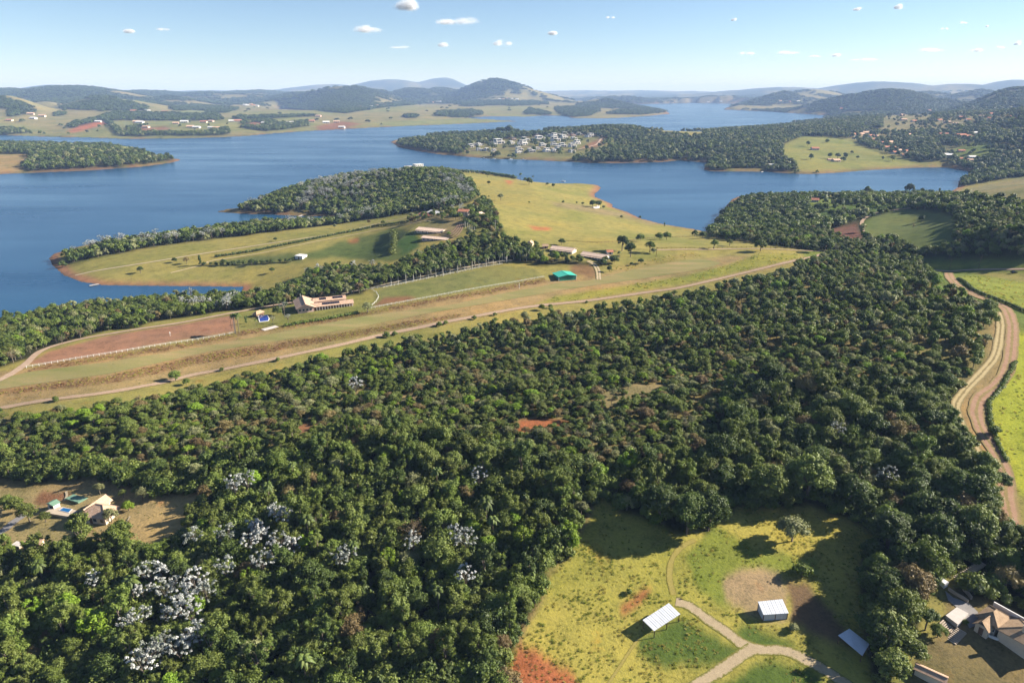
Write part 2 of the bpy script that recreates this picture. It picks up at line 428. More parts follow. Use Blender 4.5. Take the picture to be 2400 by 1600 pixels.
# ------------------------------------------------------------------ land cover: what grows where (outlines traced in image pixels)
C_PASTURE = (0.315, 0.275, 0.085); C_GREEN = (0.17, 0.21, 0.045); C_LUSH = (0.11, 0.16, 0.035); C_YELLOW = (0.34, 0.33, 0.055)
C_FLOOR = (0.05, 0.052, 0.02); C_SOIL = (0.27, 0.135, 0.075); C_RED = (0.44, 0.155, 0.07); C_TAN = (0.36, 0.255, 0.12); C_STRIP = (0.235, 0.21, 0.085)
C_BANK = (0.25, 0.15, 0.075); C_SHORE = (0.36, 0.185, 0.11); C_DRY = (0.30, 0.235, 0.115); C_DIRT = (0.40, 0.28, 0.18); C_FARP = (0.27, 0.235, 0.11); C_FARF = (0.032, 0.052, 0.03)
FOREST_NEAR = [(-120, 985), (110, 975), (300, 945), (420, 918), (560, 890), (650, 872), (800, 842), (900, 818), (1000, 798), (1110, 777), (1250, 753), (1400, 735), (1513, 716), (1679, 684), (1857, 640),
               (1900, 618), (1960, 600), (2060, 604), (2150, 612), (2175, 650), (2215, 690), (2275, 712), (2326, 745), (2316, 840), (2288, 872), (2259, 908), (2237, 946), (2233, 975), (2262, 1022), (2278, 1054), (2310, 1100),
               (2325, 1130), (2332, 1180), (2345, 1222), (2400, 1262), (2560, 1300), (2560, 1352), (2330, 1345), (2215, 1352), (2165, 1400), (2150, 1460), (2120, 1500), (2100, 1530), (2080, 1620), (2050, 1620), (2035, 1530), (2018, 1450),
               (2008, 1380), (2015, 1290), (2030, 1242), (1990, 1216), (1900, 1188), (1800, 1182), (1725, 1188), (1700, 1216), (1672, 1256), (1620, 1263), (1560, 1246), (1500, 1216), (1440, 1190), (1399, 1170), (1376, 1192),
               (1347, 1252), (1330, 1302), (1297, 1332), (1279, 1372), (1257, 1422), (1235, 1462), (1216, 1502), (1199, 1545), (1188, 1640), (-160, 1640)]
# (cover, outline, forest density or None to leave, grass kind)
COVER = [
    ('pasture', C_GREEN, [(1880, 560), (2480, 560), (2480, 800), (1880, 800)], 0, 1),
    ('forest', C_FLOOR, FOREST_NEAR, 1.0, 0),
    ('scrub', (0.26, 0.21, 0.085), [(-120, 985), (110, 975), (300, 945), (650, 872), (1000, 798), (1400, 735), (1679, 684), (1857, 640), (2060, 604), (2275, 712), (2326, 745), (2316, 840), (2259, 908), (2100, 900), (1900, 920), (1650, 980), (1400, 1060), (1000, 1040), (700, 1080), (450, 1090), (200, 1120), (-120, 1110)], 0.8, 0),
    ('gap', C_RED, [(1200, 1014), (1212, 985), (1250, 973), (1330, 985), (1325, 996), (1262, 1003), (1225, 1017)], 0, 0),
    ('gap', C_DRY, [(1380, 940), (1400, 925), (1480, 900), (1560, 895), (1565, 912), (1490, 935), (1430, 950)], 0.25, 0),
    ('gap', C_DRY, [(930, 925), (990, 915), (1010, 930), (960, 945)], 0.3, 0),
    ('gap', C_DRY, [(395, 1100), (450, 1085), (470, 1100), (420, 1125)], 0.1, 0),
    ('gap', C_SOIL, [(690, 1000), (720, 990), (735, 1005), (700, 1018)], 0.1, 0),
    ('yard', (0.44, 0.33, 0.16), [(-120, 1116), (90, 1128), (165, 1123), (225, 1121), (300, 1145), (345, 1152), (405, 1157), (480, 1143), (455, 1185), (425, 1235), (395, 1270), (350, 1288), (290, 1292), (215, 1288), (130, 1295), (60, 1305), (-120, 1320)], 0, 1),
    ('yard', C_TAN, [(-120, 1118), (90, 1130), (165, 1125), (222, 1123), (300, 1147), (300, 1156), (170, 1146), (80, 1146), (-120, 1145)], 0, 0),
    ('yard', C_SOIL, [(70, 1180), (95, 1150), (155, 1150), (160, 1165), (110, 1190)], 0, 0),
    ('brush', (0.16, 0.19, 0.05), [(290, 1294), (350, 1290), (395, 1272), (425, 1240), (445, 1290), (400, 1345), (320, 1345)], 0.3, 2),
    # near meadow
    ('meadow', (0.425, 0.365, 0.085), [(1188, 1640), (1199, 1545), (1222, 1502), (1262, 1422), (1283, 1372), (1335, 1302), (1379, 1192), (1399, 1168), (1440, 1188), (1560, 1244), (1672, 1254), (1700, 1214), (1725, 1186), (1990, 1216), (2030, 1242), (2010, 1300), (2005, 1380), (2015, 1450), (2035, 1530), (2060, 1640)], 0, 2),
    ('meadow', C_LUSH, [(1500, 1500), (1600, 1450), (1700, 1500), (1740, 1520), (1640, 1560), (1560, 1560), (1500, 1530)], 0, 2),
    ('meadow', (0.24, 0.27, 0.05), [(1600, 1300), (1680, 1230), (1760, 1280), (1900, 1300), (1930, 1340), (1820, 1340), (1700, 1360), (1720, 1440), (1650, 1400)], 0, 2),
    ('meadow', C_LUSH, [(1720, 1480), (1780, 1470), (1860, 1490), (1890, 1520), (1820, 1525), (1760, 1515)], 0, 2),
    ('meadow', C_LUSH, [(1650, 1600), (1750, 1560), (1830, 1545), (1900, 1570), (1960, 1640), (1650, 1640)], 0, 2),
    ('edge', C_TAN, [(1376, 1192), (1390, 1180), (1385, 1205), (1345, 1285), (1330, 1310), (1300, 1340), (1270, 1400), (1240, 1465), (1222, 1510), (1205, 1515), (1262, 1402), (1297, 1332), (1330, 1302)], 0, 0),
    ('redcut', C_RED, [(1218, 1512), (1250, 1518), (1290, 1545), (1340, 1575), (1370, 1640), (1190, 1640), (1200, 1560)], 0, 3),
    ('redcut', C_RED, [(1447, 1424), (1462, 1438), (1532, 1382), (1512, 1378)], 0, 3),
    ('bare', (0.42, 0.30, 0.17), [(1690, 1366), (1720, 1352), (1790, 1330), (1835, 1345), (1850, 1375), (1840, 1420), (1860, 1450), (1790, 1460), (1730, 1430), (1700, 1400)], 0, 0),
    ('bare', (0.20, 0.13, 0.075), [(1845, 1350), (1900, 1360), (1950, 1420), (1985, 1480), (1990, 1510), (1920, 1490), (1860, 1450)], 0, 0),
    ('forest', C_FLOOR, [(2560, 1420), (2560, 1300), (2700, 1300), (2800, 1640), (2620, 1640)], 1.0, 0),
    ('forest', C_FLOOR, [(2230, 1340), (2480, 1330), (2560, 1480), (2420, 1445), (2330, 1405), (2250, 1385)], 0.9, 0),
    ('lawn', (0.27, 0.20, 0.09), [(2120, 1640), (2150, 1520), (2190, 1490), (2215, 1440), (2222, 1375), (2260, 1388), (2315, 1402), (2400, 1440), (2480, 1490), (2480, 1640)], 0, 0),
    ('lawn', (0.22, 0.17, 0.08), [(2150, 1560), (2190, 1490), (2250, 1500), (2300, 1540), (2380, 1610), (2240, 1620)], 0, 0),
    # right hand track side
    ('verge', C_TAN, [(2326, 735), (2350, 725), (2385, 760), (2385, 860), (2360, 900), (2310, 950), (2310, 1000), (2345, 1060), (2390, 1160), (2395, 1250), (2345, 1222), (2332, 1180), (2325, 1130), (2310, 1100), (2278, 1054), (2262, 1022), (2233, 975), (2237, 946), (2259, 908), (2288, 872), (2316, 840)], 0, 0),
    ('field', (0.36, 0.38, 0.045), [(2374, 783), (2500, 760), (2600, 1260), (2400, 1160), (2374, 1130), (2358, 1082), (2335, 1044), (2320, 987), (2313, 942), (2342, 907), (2377, 859)], 0, 2),
    ('field', (0.24, 0.27, 0.045), [(2240, 648), (2300, 648), (2420, 665), (2600, 690), (2600, 760), (2400, 735), (2330, 700), (2270, 668)], 0, 2),
    ('field', C_PASTURE, [(2275, 637), (2600, 645), (2600, 680), (2400, 660), (2300, 645)], 0, 1),
    ('field', C_YELLOW, [(2150, 618), (2260, 622), (2260, 628), (2150, 626)], 0, 1),
    # airstrip bench
    ('bench', C_TAN, [(-120, 885), (0, 870), (60, 862), (255, 838), (408, 812), (552, 788), (640, 770), (760, 752), (870, 728), (1000, 704), (1153, 678), (1290, 655), (1400, 645), (1520, 622), (1700, 600), (1880, 598), (1890, 608), (1730, 650), (1510, 690), (1242, 722), (1000, 768), (784, 815), (535, 868), (357, 905), (219, 928), (36, 954), (-120, 975)], 0, 1),
    ('tall', (0.30, 0.285, 0.06), [(1250, 715), (1300, 695), (1600, 648), (1700, 622), (1780, 595), (1870, 596), (1880, 604), (1600, 667), (1383, 700)], 0, 2),
    ('tall', (0.34, 0.26, 0.09), [(1420, 640), (1440, 625), (1500, 610), (1620, 592), (1640, 600), (1580, 612), (1500, 628)], 0, 2),
    ('bank', C_BANK, [(-120, 930), (0, 914), (255, 880), (485, 828), (600, 812), (830, 775), (1000, 747), (1080, 735), (1080, 741), (1000, 757), (830, 790), (600, 830), (485, 848), (255, 898), (0, 925), (-120, 940)], 0, 3),
    ('soil', (0.345, 0.185, 0.118), [(62, 855), (110, 825), (255, 786), (421, 760), (548, 736), (550, 778), (420, 798), (260, 828), (120, 853)], 0, 0),
    ('bank', C_BANK, [(62, 866), (150, 850), (260, 832), (400, 809), (552, 783), (560, 788), (408, 818), (255, 842), (66, 872)], 0, 3),
    ('bank', C_BANK, [(860, 730), (946, 713), (1100, 685), (1153, 676), (1275, 653), (1285, 660), (1153, 686), (1000, 712), (860, 738)], 0, 3),
    ('paddock', (0.215, 0.215, 0.075), [(880, 685), (905, 674), (1000, 655), (1128, 628), (1180, 622), (1250, 628), (1275, 648), (1153, 670), (1000, 698), (870, 722), (888, 697)], 0, 1),
    ('paddock', C_SOIL, [(872, 720), (900, 698), (960, 694), (980, 700)], 0, 0),
    ('garden', (0.24, 0.225, 0.07), [(550, 738), (600, 728), (690, 725), (735, 735), (840, 715), (870, 725), (790, 745), (660, 762), (560, 778)], 0, 1),
    ('bank', C_BANK, [(555, 776), (650, 765), (760, 748), (850, 730), (860, 738), (760, 756), (650, 772), (560, 786)], 0, 3),
    ('bare', C_BANK, [(1330, 625), (1380, 618), (1410, 640), (1390, 652), (1345, 645)], 0, 0),
    # shore woods and the left peninsula
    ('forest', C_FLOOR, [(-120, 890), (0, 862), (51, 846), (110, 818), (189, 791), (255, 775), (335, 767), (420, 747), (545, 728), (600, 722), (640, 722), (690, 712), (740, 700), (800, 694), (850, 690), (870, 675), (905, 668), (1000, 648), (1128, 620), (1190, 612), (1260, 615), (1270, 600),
                         (1250, 585), (1190, 570), (1150, 545), (1100, 560), (1060, 580), (1010, 588), (960, 612), (920, 630), (860, 632), (780, 628), (715, 645), (690, 672), (640, 690), (560, 700), (500, 700), (440, 700), (300, 711), (150, 728), (0, 755), (-120, 775)], 1.0, 0),
    ('gap', C_PASTURE, [(330, 768), (340, 758), (470, 738), (540, 728), (542, 733), (430, 755)], 0, 1),
    ('gap', C_PASTURE, [(110, 790), (140, 775), (170, 778), (150, 795)], 0, 1),
    ('forest', C_FLOOR, [(143, 628), (160, 602), (250, 574), (400, 555), (520, 538), (640, 524), (785, 519), (850, 508), (960, 492), (1000, 490), (940, 503), (781, 527), (628, 545), (446, 567), (383, 575), (255, 598), (217, 606)], 1.0, 0),
    ('forest', C_FLOOR, [(553, 491), (600, 479), (660, 454), (720, 434), (800, 418), (900, 408), (1000, 402), (1055, 402), (1076, 413), (1105, 433), (1120, 464), (1095, 477), (1051, 488), (1000, 494), (950, 498), (870, 508), (800, 510), (735, 506), (725, 492), (700, 494), (640, 498), (590, 497)], 1.0, 0),
    ('lush', (0.12, 0.15, 0.045), [(700, 600), (760, 580), (850, 552), (930, 530), (960, 545), (985, 572), (960, 600), (920, 612), (860, 610), (780, 600), (720, 610)], 0, 1),
    ('lush', (0.13, 0.155, 0.05), [(480, 618), (560, 605), (680, 592), (720, 600), (700, 615), (560, 622)], 0, 1),
    ('lush', (0.06, 0.115, 0.03), [(933, 570), (965, 540), (985, 560), (980, 580), (940, 600)], 0, 1),
    ('bare', C_DRY, [(985, 545), (1000, 525), (1060, 515), (1085, 520), (1075, 540), (1050, 560), (1000, 565)], 0, 0),
    ('bare', (0.30, 0.23, 0.10), [(950, 512), (1000, 500), (1060, 495), (1130, 500), (1120, 520), (1040, 515), (960, 525)], 0.3, 0),
    ('bare', C_RED, [(1180, 421), (1205, 424), (1195, 434)], 0, 0), ('bare', C_RED, [(1240, 529), (1290, 534), (1285, 540), (1250, 538)], 0, 0), ('bare', C_RED, [(815, 562), (840, 558), (842, 567), (820, 568)], 0, 0),
    ('dry', C_DRY, [(1290, 472), (1380, 482), (1500, 505), (1560, 525), (1540, 530), (1460, 512), (1380, 497), (1300, 485)], 0, 0),
    ('forest', C_FLOOR, [(1078, 506), (1108, 490), (1118, 474), (1150, 482), (1165, 510), (1182, 545), (1150, 548), (1130, 532)], 0.9, 0),
    ('forest', C_FLOOR, [(1245, 614), (1262, 604), (1290, 606), (1330, 608), (1380, 611), (1436, 612), (1436, 619), (1370, 623), (1300, 620), (1255, 627)], 0.8, 0),
    # right forest
    ('forest', C_FLOOR, [(1668, 542), (1690, 515), (1715, 486), (1740, 468), (1780, 463), (1900, 461), (2000, 461), (2100, 461), (2230, 463), (2300, 468), (2400, 480), (2600, 490), (2600, 555), (2450, 592), (2400, 606), (2230, 608), (2150, 606), (2100, 600), (2000, 594), (1934, 588), (1870, 584), (1806, 574), (1742, 566), (1668, 558)], 1.0, 0),
    ('field', C_GREEN, [(1880, 480), (1905, 465), (1945, 462), (1985, 471), (1990, 482), (1950, 489), (1900, 494)], 0.1, 1),
    ('field', C_LUSH, [(1905, 500), (1990, 480), (2060, 478), (2130, 475), (2130, 486), (2045, 500), (1980, 510), (1920, 520)], 0.12, 1),
    ('field', (0.16, 0.19, 0.055), [(2045, 506), (2132, 489), (2208, 497), (2240, 512), (2235, 560), (2230, 586), (2150, 593), (2139, 589), (2101, 566), (2042, 570), (2024, 545), (2022, 522)], 0, 1),
    ('ploughed', (0.20, 0.095, 0.07), [(1938, 538), (2009, 521), (2012, 543), (2024, 563), (2017, 574), (1984, 568), (1953, 554)], 0, 0),
    ('field', C_LUSH, [(2150, 612), (2215, 600), (2210, 612), (2160, 620)], 0, 1),
    ('field', C_FARP, [(2240, 455), (2270, 442), (2400, 416), (2600, 405), (2600, 474), (2400, 466), (2300, 460)], 0, 0),
    # far bank with the estate
    ('forest', C_FLOOR, [(922, 338), (950, 330), (1060, 321), (1200, 315), (1300, 310), (1380, 301), (1440, 299), (1500, 304), (1530, 312), (1600, 320), (1640, 322), (1650, 312), (1750, 304), (1850, 296), (1965, 277), (2060, 262), (2400, 255), (2600, 255), (2600, 390), (2290, 402), (2220, 389), (2050, 393), (1900, 404), (1700, 398), (1652, 397), (1665, 384), (1590, 377), (1400, 380), (1250, 372), (1090, 364), (985, 352)], 0.9, 0),
    ('estate', (0.21, 0.20, 0.08), [(1062, 368), (1090, 356), (1108, 340), (1135, 336), (1180, 326), (1230, 323), (1280, 318), (1390, 316), (1420, 326), (1455, 332), (1440, 345), (1410, 356), (1390, 364), (1340, 374), (1290, 375), (1200, 372), (1110, 366)], 0.06, 0),
    ('estate', C_SOIL, [(1360, 348), (1390, 330), (1420, 322), (1420, 335), (1395, 348)], 0, 0),
    ('field', (0.25, 0.24, 0.08), [(1410, 330), (1470, 325), (1500, 332), (1540, 330), (1560, 338), (1480, 345), (1430, 350)], 0.25, 0),
    ('field', (0.26, 0.255, 0.07), [(1830, 358), (1840, 336), (1880, 319), (1950, 321), (2000, 326), (2020, 341), (2080, 361), (2130, 373), (2230, 381), (2230, 390), (2150, 393), (2050, 398), (1960, 405), (1900, 408), (1872, 406), (1866, 392), (1838, 377)], 0.004, 0),
    ('gap', C_FARP, [(1560, 330), (1620, 322), (1700, 325), (1740, 335), (1650, 340)], 0.55, 0), ('gap', C_FARP, [(1950, 312), (2030, 306), (2110, 312), (2100, 318), (1990, 318)], 0.5, 0), ('gap', (0.2, 0.19, 0.08), [(2160, 322), (2240, 312), (2330, 318), (2300, 330), (2200, 335)], 0.35, 0),
    ('gap', C_FARP, [(2300, 345), (2380, 335), (2440, 350), (2330, 362)], 0.2, 0), ('gap', C_FARP, [(2180, 345), (2230, 338), (2260, 350), (2200, 356)], 0.15, 0), ('gap', C_FARP, [(2330, 300), (2440, 290), (2440, 305), (2350, 312)], 0.2, 0), ('gap', C_FARP, [(1700, 345), (1760, 340), (1800, 350), (1740, 356)], 0.5, 0),
    ('field', (0.26, 0.255, 0.07), [(1690, 401), (1720, 394), (1790, 396), (1810, 403)], 0, 0),
    ('field', C_FARP, [(2065, 302), (2070, 270), (2180, 268), (2195, 272), (2150, 300), (2130, 312), (2050, 310), (2030, 302)], 0.03, 0),
    ('field', C_FARP, [(2120, 300), (2180, 280), (2260, 268), (2380, 266), (2390, 280), (2300, 295), (2230, 308), (2150, 312)], 0.18, 0),
    ('field', C_GREEN, [(2220, 355), (2290, 330), (2340, 335), (2350, 360), (2300, 375), (2230, 372)], 0.12, 0),
    ('village', C_FARP, [(1985, 325), (2000, 312), (2110, 318), (2120, 345), (2160, 360), (2120, 368), (2060, 352), (2040, 335)], 0.3, 0),
    ('forest', C_FLOOR, [(2250, 438), (2252, 425), (2290, 408), (2400, 392), (2600, 385), (2600, 402), (2400, 412), (2300, 428)], 1.0, 0),
    # west peninsula
    ('forest', C_FLOOR, [(-300, 340), (0, 337), (80, 338), (250, 343), (330, 358), (345, 366), (405, 373), (405, 377), (330, 385), (300, 389), (200, 396), (120, 400), (52, 400), (50, 390), (75, 374), (62, 361), (0, 361), (-300, 362)], 0.95, 0),
    ('field', C_TAN, [(-300, 363), (0, 363), (60, 362), (72, 374), (48, 391), (50, 405), (0, 408), (-300, 414)], 0, 0),
    ('gap', C_FARP, [(130, 372), (200, 362), (260, 366), (230, 378), (150, 382)], 0.5, 0),
]
NORTHF = [[(238, 285), (245, 268), (270, 262), (380, 266), (510, 268), (520, 282), (400, 283), (300, 282)], [(246, 285), (256, 284), (292, 316), (280, 319)], [(285, 320), (290, 312), (400, 312), (490, 312), (500, 305), (535, 302), (540, 315), (480, 318), (380, 319)],
          [(140, 252), (170, 245), (235, 232), (300, 238), (350, 250), (345, 260), (240, 260), (150, 256)], [(400, 252), (450, 245), (510, 250), (560, 255), (530, 265), (490, 265), (400, 258)], [(545, 277), (560, 274), (740, 270), (742, 273), (560, 280)],
          [(565, 300), (570, 283), (640, 280), (650, 290), (720, 284), (725, 295), (660, 305), (620, 308)], [(-20, 300), (60, 305), (75, 312), (0, 316), (-50, 316)], [(155, 300), (170, 290), (240, 275), (245, 280), (180, 300)], [(20, 262), (80, 255), (85, 265), (20, 275)],
          [(-50, 240), (10, 230), (85, 252), (40, 258), (-50, 250)], [(1018, 272), (1030, 262), (1110, 258), (1128, 262), (1130, 270), (1080, 276)], [(943, 275), (955, 268), (982, 273), (975, 277)], [(1225, 268), (1240, 255), (1260, 258), (1290, 265), (1290, 270)],
          [(1300, 255), (1330, 250), (1400, 252), (1405, 262), (1380, 272), (1340, 275), (1310, 268)], [(1420, 268), (1500, 269), (1560, 263), (1568, 259), (1545, 251), (1510, 248), (1500, 255), (1450, 258)], [(640, 250), (700, 240), (800, 238), (900, 243), (940, 240), (1100, 236), (1280, 238), (1285, 245), (1180, 243), (1000, 243), (900, 252), (810, 266), (700, 256)],
          [(120, 268), (150, 262), (158, 268), (135, 274)], [(300, 300), (340, 296), (345, 306), (300, 308)]]
NP_ = GX.size
col = np.tile(np.array(C_PASTURE), (NP_, 1))
FD = np.zeros(NP_); GK = np.zeros(NP_, np.int8)
gr = GR.ravel(); gHz = H.ravel()
# patchwork of woods and pasture on the far land
big = fbm(fx / 420, fy / 420, 21, 4); sml = fbm(fx / 150, fy / 150, 31, 3)
hillw = np.clip((gHz - 45) / 60, 0, 1)
farwood = (big * 0.7 + sml * 0.3 + hillw * 0.10) > 0.515
fz = (gr > 2400) & (SD.ravel() > 25)
north_m = inside(fx, fy, n_w)
col[fz] = np.where(farwood[fz, None], np.array(C_FARF), np.array(C_FARP))
farf = fz & farwood
FD[farf] = 0.9
lowN = north_m & (gr < 5600)                                   # the low fields behind the north shore are open land
col[lowN] = np.array(C_FARP) * (0.85 + 0.3 * sml[lowN, None]) * np.where(big[lowN, None] > 0.5, np.array((1, 1, 1)), np.array((0.9, 1.02, 0.85)))
FD[lowN] = 0.004
FD[gr > 13000] = 0
front = (fy > 0) & (np.abs(GA.ravel()) < R(56))
fsel = np.nonzero(front)[0]
sxx, syy = fx[fsel], fy[fsel]
# outlines wander a little: soft natural edges instead of ruled ones
wobx = (fbm(sxx / 11, syy / 11, 201, 4) - 0.5); woby = (fbm(sxx / 11, syy / 11, 301, 4) - 0.5)
WOB = {'forest': 7.0, 'meadow': 9.0, 'gap': 8.0, 'yard': 5.0, 'redcut': 3.0, 'bare': 7.0, 'lawn': 3.0, 'lush': 12.0, 'tall': 3.0, 'bank': 2.5, 'edge': 3.0, 'field': 5.0, 'garden': 4.0, 'paddock': 2.5, 'bench': 3.0, 'dry': 12.0}
def paint(c, poly, fd=None, gk=None, step=14, wob=4.0):
    m = inside(sxx + wobx * wob, syy + woby * wob, gpoly(poly, step))
    q = fsel[m]
    if c is not None: col[q] = c
    if fd is not None: FD[q] = fd
    if gk is not None: GK[q] = gk
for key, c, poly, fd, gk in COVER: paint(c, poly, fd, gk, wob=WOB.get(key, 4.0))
for poly in ([(1895, 257), (1965, 226), (2050, 211), (2120, 213), (2200, 238), (2260, 252), (2200, 260), (1980, 260)], [(1050, 222), (1100, 204), (1160, 192), (1190, 200), (1180, 222), (1120, 230)], [(1470, 228), (1500, 214), (1540, 212), (1590, 222), (1600, 234), (1500, 236)], [(1710, 232), (1735, 212), (1765, 208), (1810, 222), (1830, 236)], [(10, 222), (60, 214), (150, 207), (230, 214), (320, 226), (250, 232), (60, 230)], [(2310, 240), (2350, 220), (2420, 214), (2500, 240), (2420, 252)], [(660, 240), (720, 226), (770, 214), (800, 232), (760, 244)]): paint(C_FARF, poly, 0.95, 0, 8)
for poly in NORTHF: paint(C_FARF, poly, 0.95, 0)
paint(C_RED, [(160, 308), (185, 295), (240, 284), (250, 290), (190, 308), (165, 312)], 0, 0)
for q in ([(320, 300), (390, 296), (400, 304), (330, 310)], [(560, 292), (600, 286), (625, 290), (600, 300)], [(740, 296), (800, 284), (850, 290), (800, 303), (745, 306)]): paint(C_SOIL, q, 0, 0)
for q in ([(255, 284), (330, 284), (335, 294), (265, 295)], [(345, 284), (450, 284), (430, 296), (350, 296)], [(620, 280), (730, 276), (735, 281), (640, 285)], [(395, 262), (450, 258), (500, 262), (450, 266)], [(900, 285), (1100, 278), (1180, 285), (1000, 292), (900, 296)]): paint((0.24, 0.25, 0.10), q, 0, 0)
# shore: a strip of bare red bank between grass and water
sdl = SD.ravel()
wsh = 4.5 + gr * 0.0035 + 6 * (fbm(fx / 40, fy / 40, 77, 3) - 0.4)
m = (sdl >= 0) & (sdl < wsh * 1.0) & (gr < 9000)
col[m] = np.array(C_SHORE) * (0.8 + 0.4 * sml[m, None])
FD[m & (sdl < wsh * 0.45)] = 0
col[sdl < 0] = (0.12, 0.09, 0.06)
FD[sdl < 1.5] = 0; GK[sdl < 3] = 0
FDG, GKG = FD.reshape(NA, NR), GK.reshape(NA, NR)

cg = col.reshape(NA, NR, 3)
for _ in range(2):                                             # one cover grades into the next
    cg[1:-1] = 0.25 * cg[:-2] + 0.5 * cg[1:-1] + 0.25 * cg[2:]
    cg[:, 1:-1] = 0.25 * cg[:, :-2] + 0.5 * cg[:, 1:-1] + 0.25 * cg[:, 2:]
col = cg.reshape(-1, 3) * 0.70
me = mesh_np('ground', np.c_[fx, fy, H.ravel()], np.array([[0, 1, 2, 3]]))
ai, rj = np.meshgrid(np.arange(NA - 1), np.arange(NR - 1), indexing='ij')
v00 = (ai * NR + rj).ravel()
F4 = np.c_[v00, v00 + 1, v00 + NR + 1, v00 + NR]
bpy.data.meshes.remove(me)
t = NT('ground_cover')
pos = t.n('NewGeometry').outputs['Position']
vc = t.n('Attribute', attribute_name='cover').outputs['Color']
n1 = t.noise(1.1, 5, 0.7, pos); n2 = t.noise(0.13, 5, 0.65, pos); n3 = t.noise(0.012, 4, 0.6, pos)
v1 = t.math('ADD', t.math('MULTIPLY', n1, 0.55), t.math('MULTIPLY', n2, 0.45))
c1 = t.mix(vc, t.ramp(v1, [(0.33, (0.42, 0.46, 0.42)), (0.5, (0.98, 0.98, 0.95)), (0.68, (1.35, 1.28, 1.12))]), 1.0, 'MULTIPLY')
c2 = t.mix(c1, t.ramp(n3, [(0.36, (0.68, 0.80, 0.66)), (0.5, (1, 1, 1)), (0.64, (1.16, 1.06, 0.95))]), 0.8, 'MULTIPLY')
c3 = t.mix(c2, t.mix(c2, (1.25, 0.72, 0.5), 1.0, 'MULTIPLY'), t.ramp(t.noise(0.06, 6, 0.7, pos), [(0.62, 0.0), (0.74, 0.6)]))
GROUND_MAT = t.done(t.bsdf(c3, 0.95, 0.05, t.bump(n1, 0.6, 0.35)))
gme = mesh_np('ground', np.c_[fx, fy, H.ravel()], F4, [GROUND_MAT], smooth=True)
ca = gme.attributes.new('cover', 'FLOAT_COLOR', 'POINT')
ca.data.foreach_set('color', np.c_[col, np.ones(NP_)].astype(np.float32).ravel())
tag(link('ground', gme), 'rolling farmland, forest floor, red shores and hills around the reservoir', None, None, 'structure')

# ------------------------------------------------------------------ reservoir water
t = NT('lake_water')
pos = t.n('NewGeometry').outputs['Position']
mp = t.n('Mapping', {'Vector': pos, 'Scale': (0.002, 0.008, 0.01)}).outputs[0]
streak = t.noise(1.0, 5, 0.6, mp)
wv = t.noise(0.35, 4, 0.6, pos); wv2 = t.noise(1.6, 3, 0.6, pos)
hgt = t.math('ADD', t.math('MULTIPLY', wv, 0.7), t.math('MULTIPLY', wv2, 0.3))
wc = t.ramp(streak, [(0.36, (0.009, 0.049, 0.112)), (0.5, (0.012, 0.058, 0.125)), (0.64, (0.017, 0.070, 0.138))])  # sky blue off the wave slopes and wind-streak glare put into the colour
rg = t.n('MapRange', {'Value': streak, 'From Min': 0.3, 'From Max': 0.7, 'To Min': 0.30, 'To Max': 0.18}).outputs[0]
sh = t.bsdf(wc, 0.2, 0.29, t.bump(hgt, 0.3, 0.3))
t.t.links.new(rg, sh.inputs['Roughness'])
sh.inputs['IOR'].default_value = 1.33
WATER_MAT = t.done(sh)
nseg = 64
wr = [0.0, 400.0, 1500.0, 4000.0, 14000.0]
wv_ = [(0, 0, 0)] + [(r * math.sin(2 * math.pi * k / nseg), r * math.cos(2 * math.pi * k / nseg), 0) for r in wr[1:] for k in range(nseg)]
wf = [(0, 1 + (k + 1) % nseg, 1 + k) for k in range(nseg)]
for b in range(len(wr) - 2): wf += [(1 + b * nseg + k, 1 + b * nseg + (k + 1) % nseg, 1 + (b + 1) * nseg + (k + 1) % nseg, 1 + (b + 1) * nseg + k) for k in range(nseg)]
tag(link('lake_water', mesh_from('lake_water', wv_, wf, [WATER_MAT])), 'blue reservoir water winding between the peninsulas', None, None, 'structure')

# ------------------------------------------------------------------ haze: one closed box of pale air round everything below the clouds
hm = bpy.data.materials.new('haze_air'); hm.use_nodes = True
hm.node_tree.nodes.clear()
ho = hm.node_tree.nodes.new('ShaderNodeOutputMaterial'); hv = hm.node_tree.nodes.new('ShaderNodeVolumePrincipled')
hv.inputs['Color'].default_value = (0.34, 0.50, 0.85, 1)
hv.inputs['Absorption Color'].default_value = (0.5, 0.5, 0.5, 1)
hv.inputs['Density'].default_value = 0.000078
hv.inputs['Anisotropy'].default_value = 0.0
hm.node_tree.links.new(hv.outputs[0], ho.inputs['Volume'])
bm = bmesh.new(); bmesh.ops.create_cube(bm, size=1.0)
hme = bpy.data.meshes.new('haze'); bm.to_mesh(hme); bm.free(); hme.materials.append(hm)
HZ0, HZ1 = float(H.min()) - 1.0, float(max(H.max(), CAM_Z)) + 12.0
HAZE = link('haze', hme, loc=(0, 0, (HZ0 + HZ1) / 2), sc=(121000, 121000, HZ1 - HZ0))
tag(HAZE, 'pale blue haze over the distant hills', None, None, 'stuff')
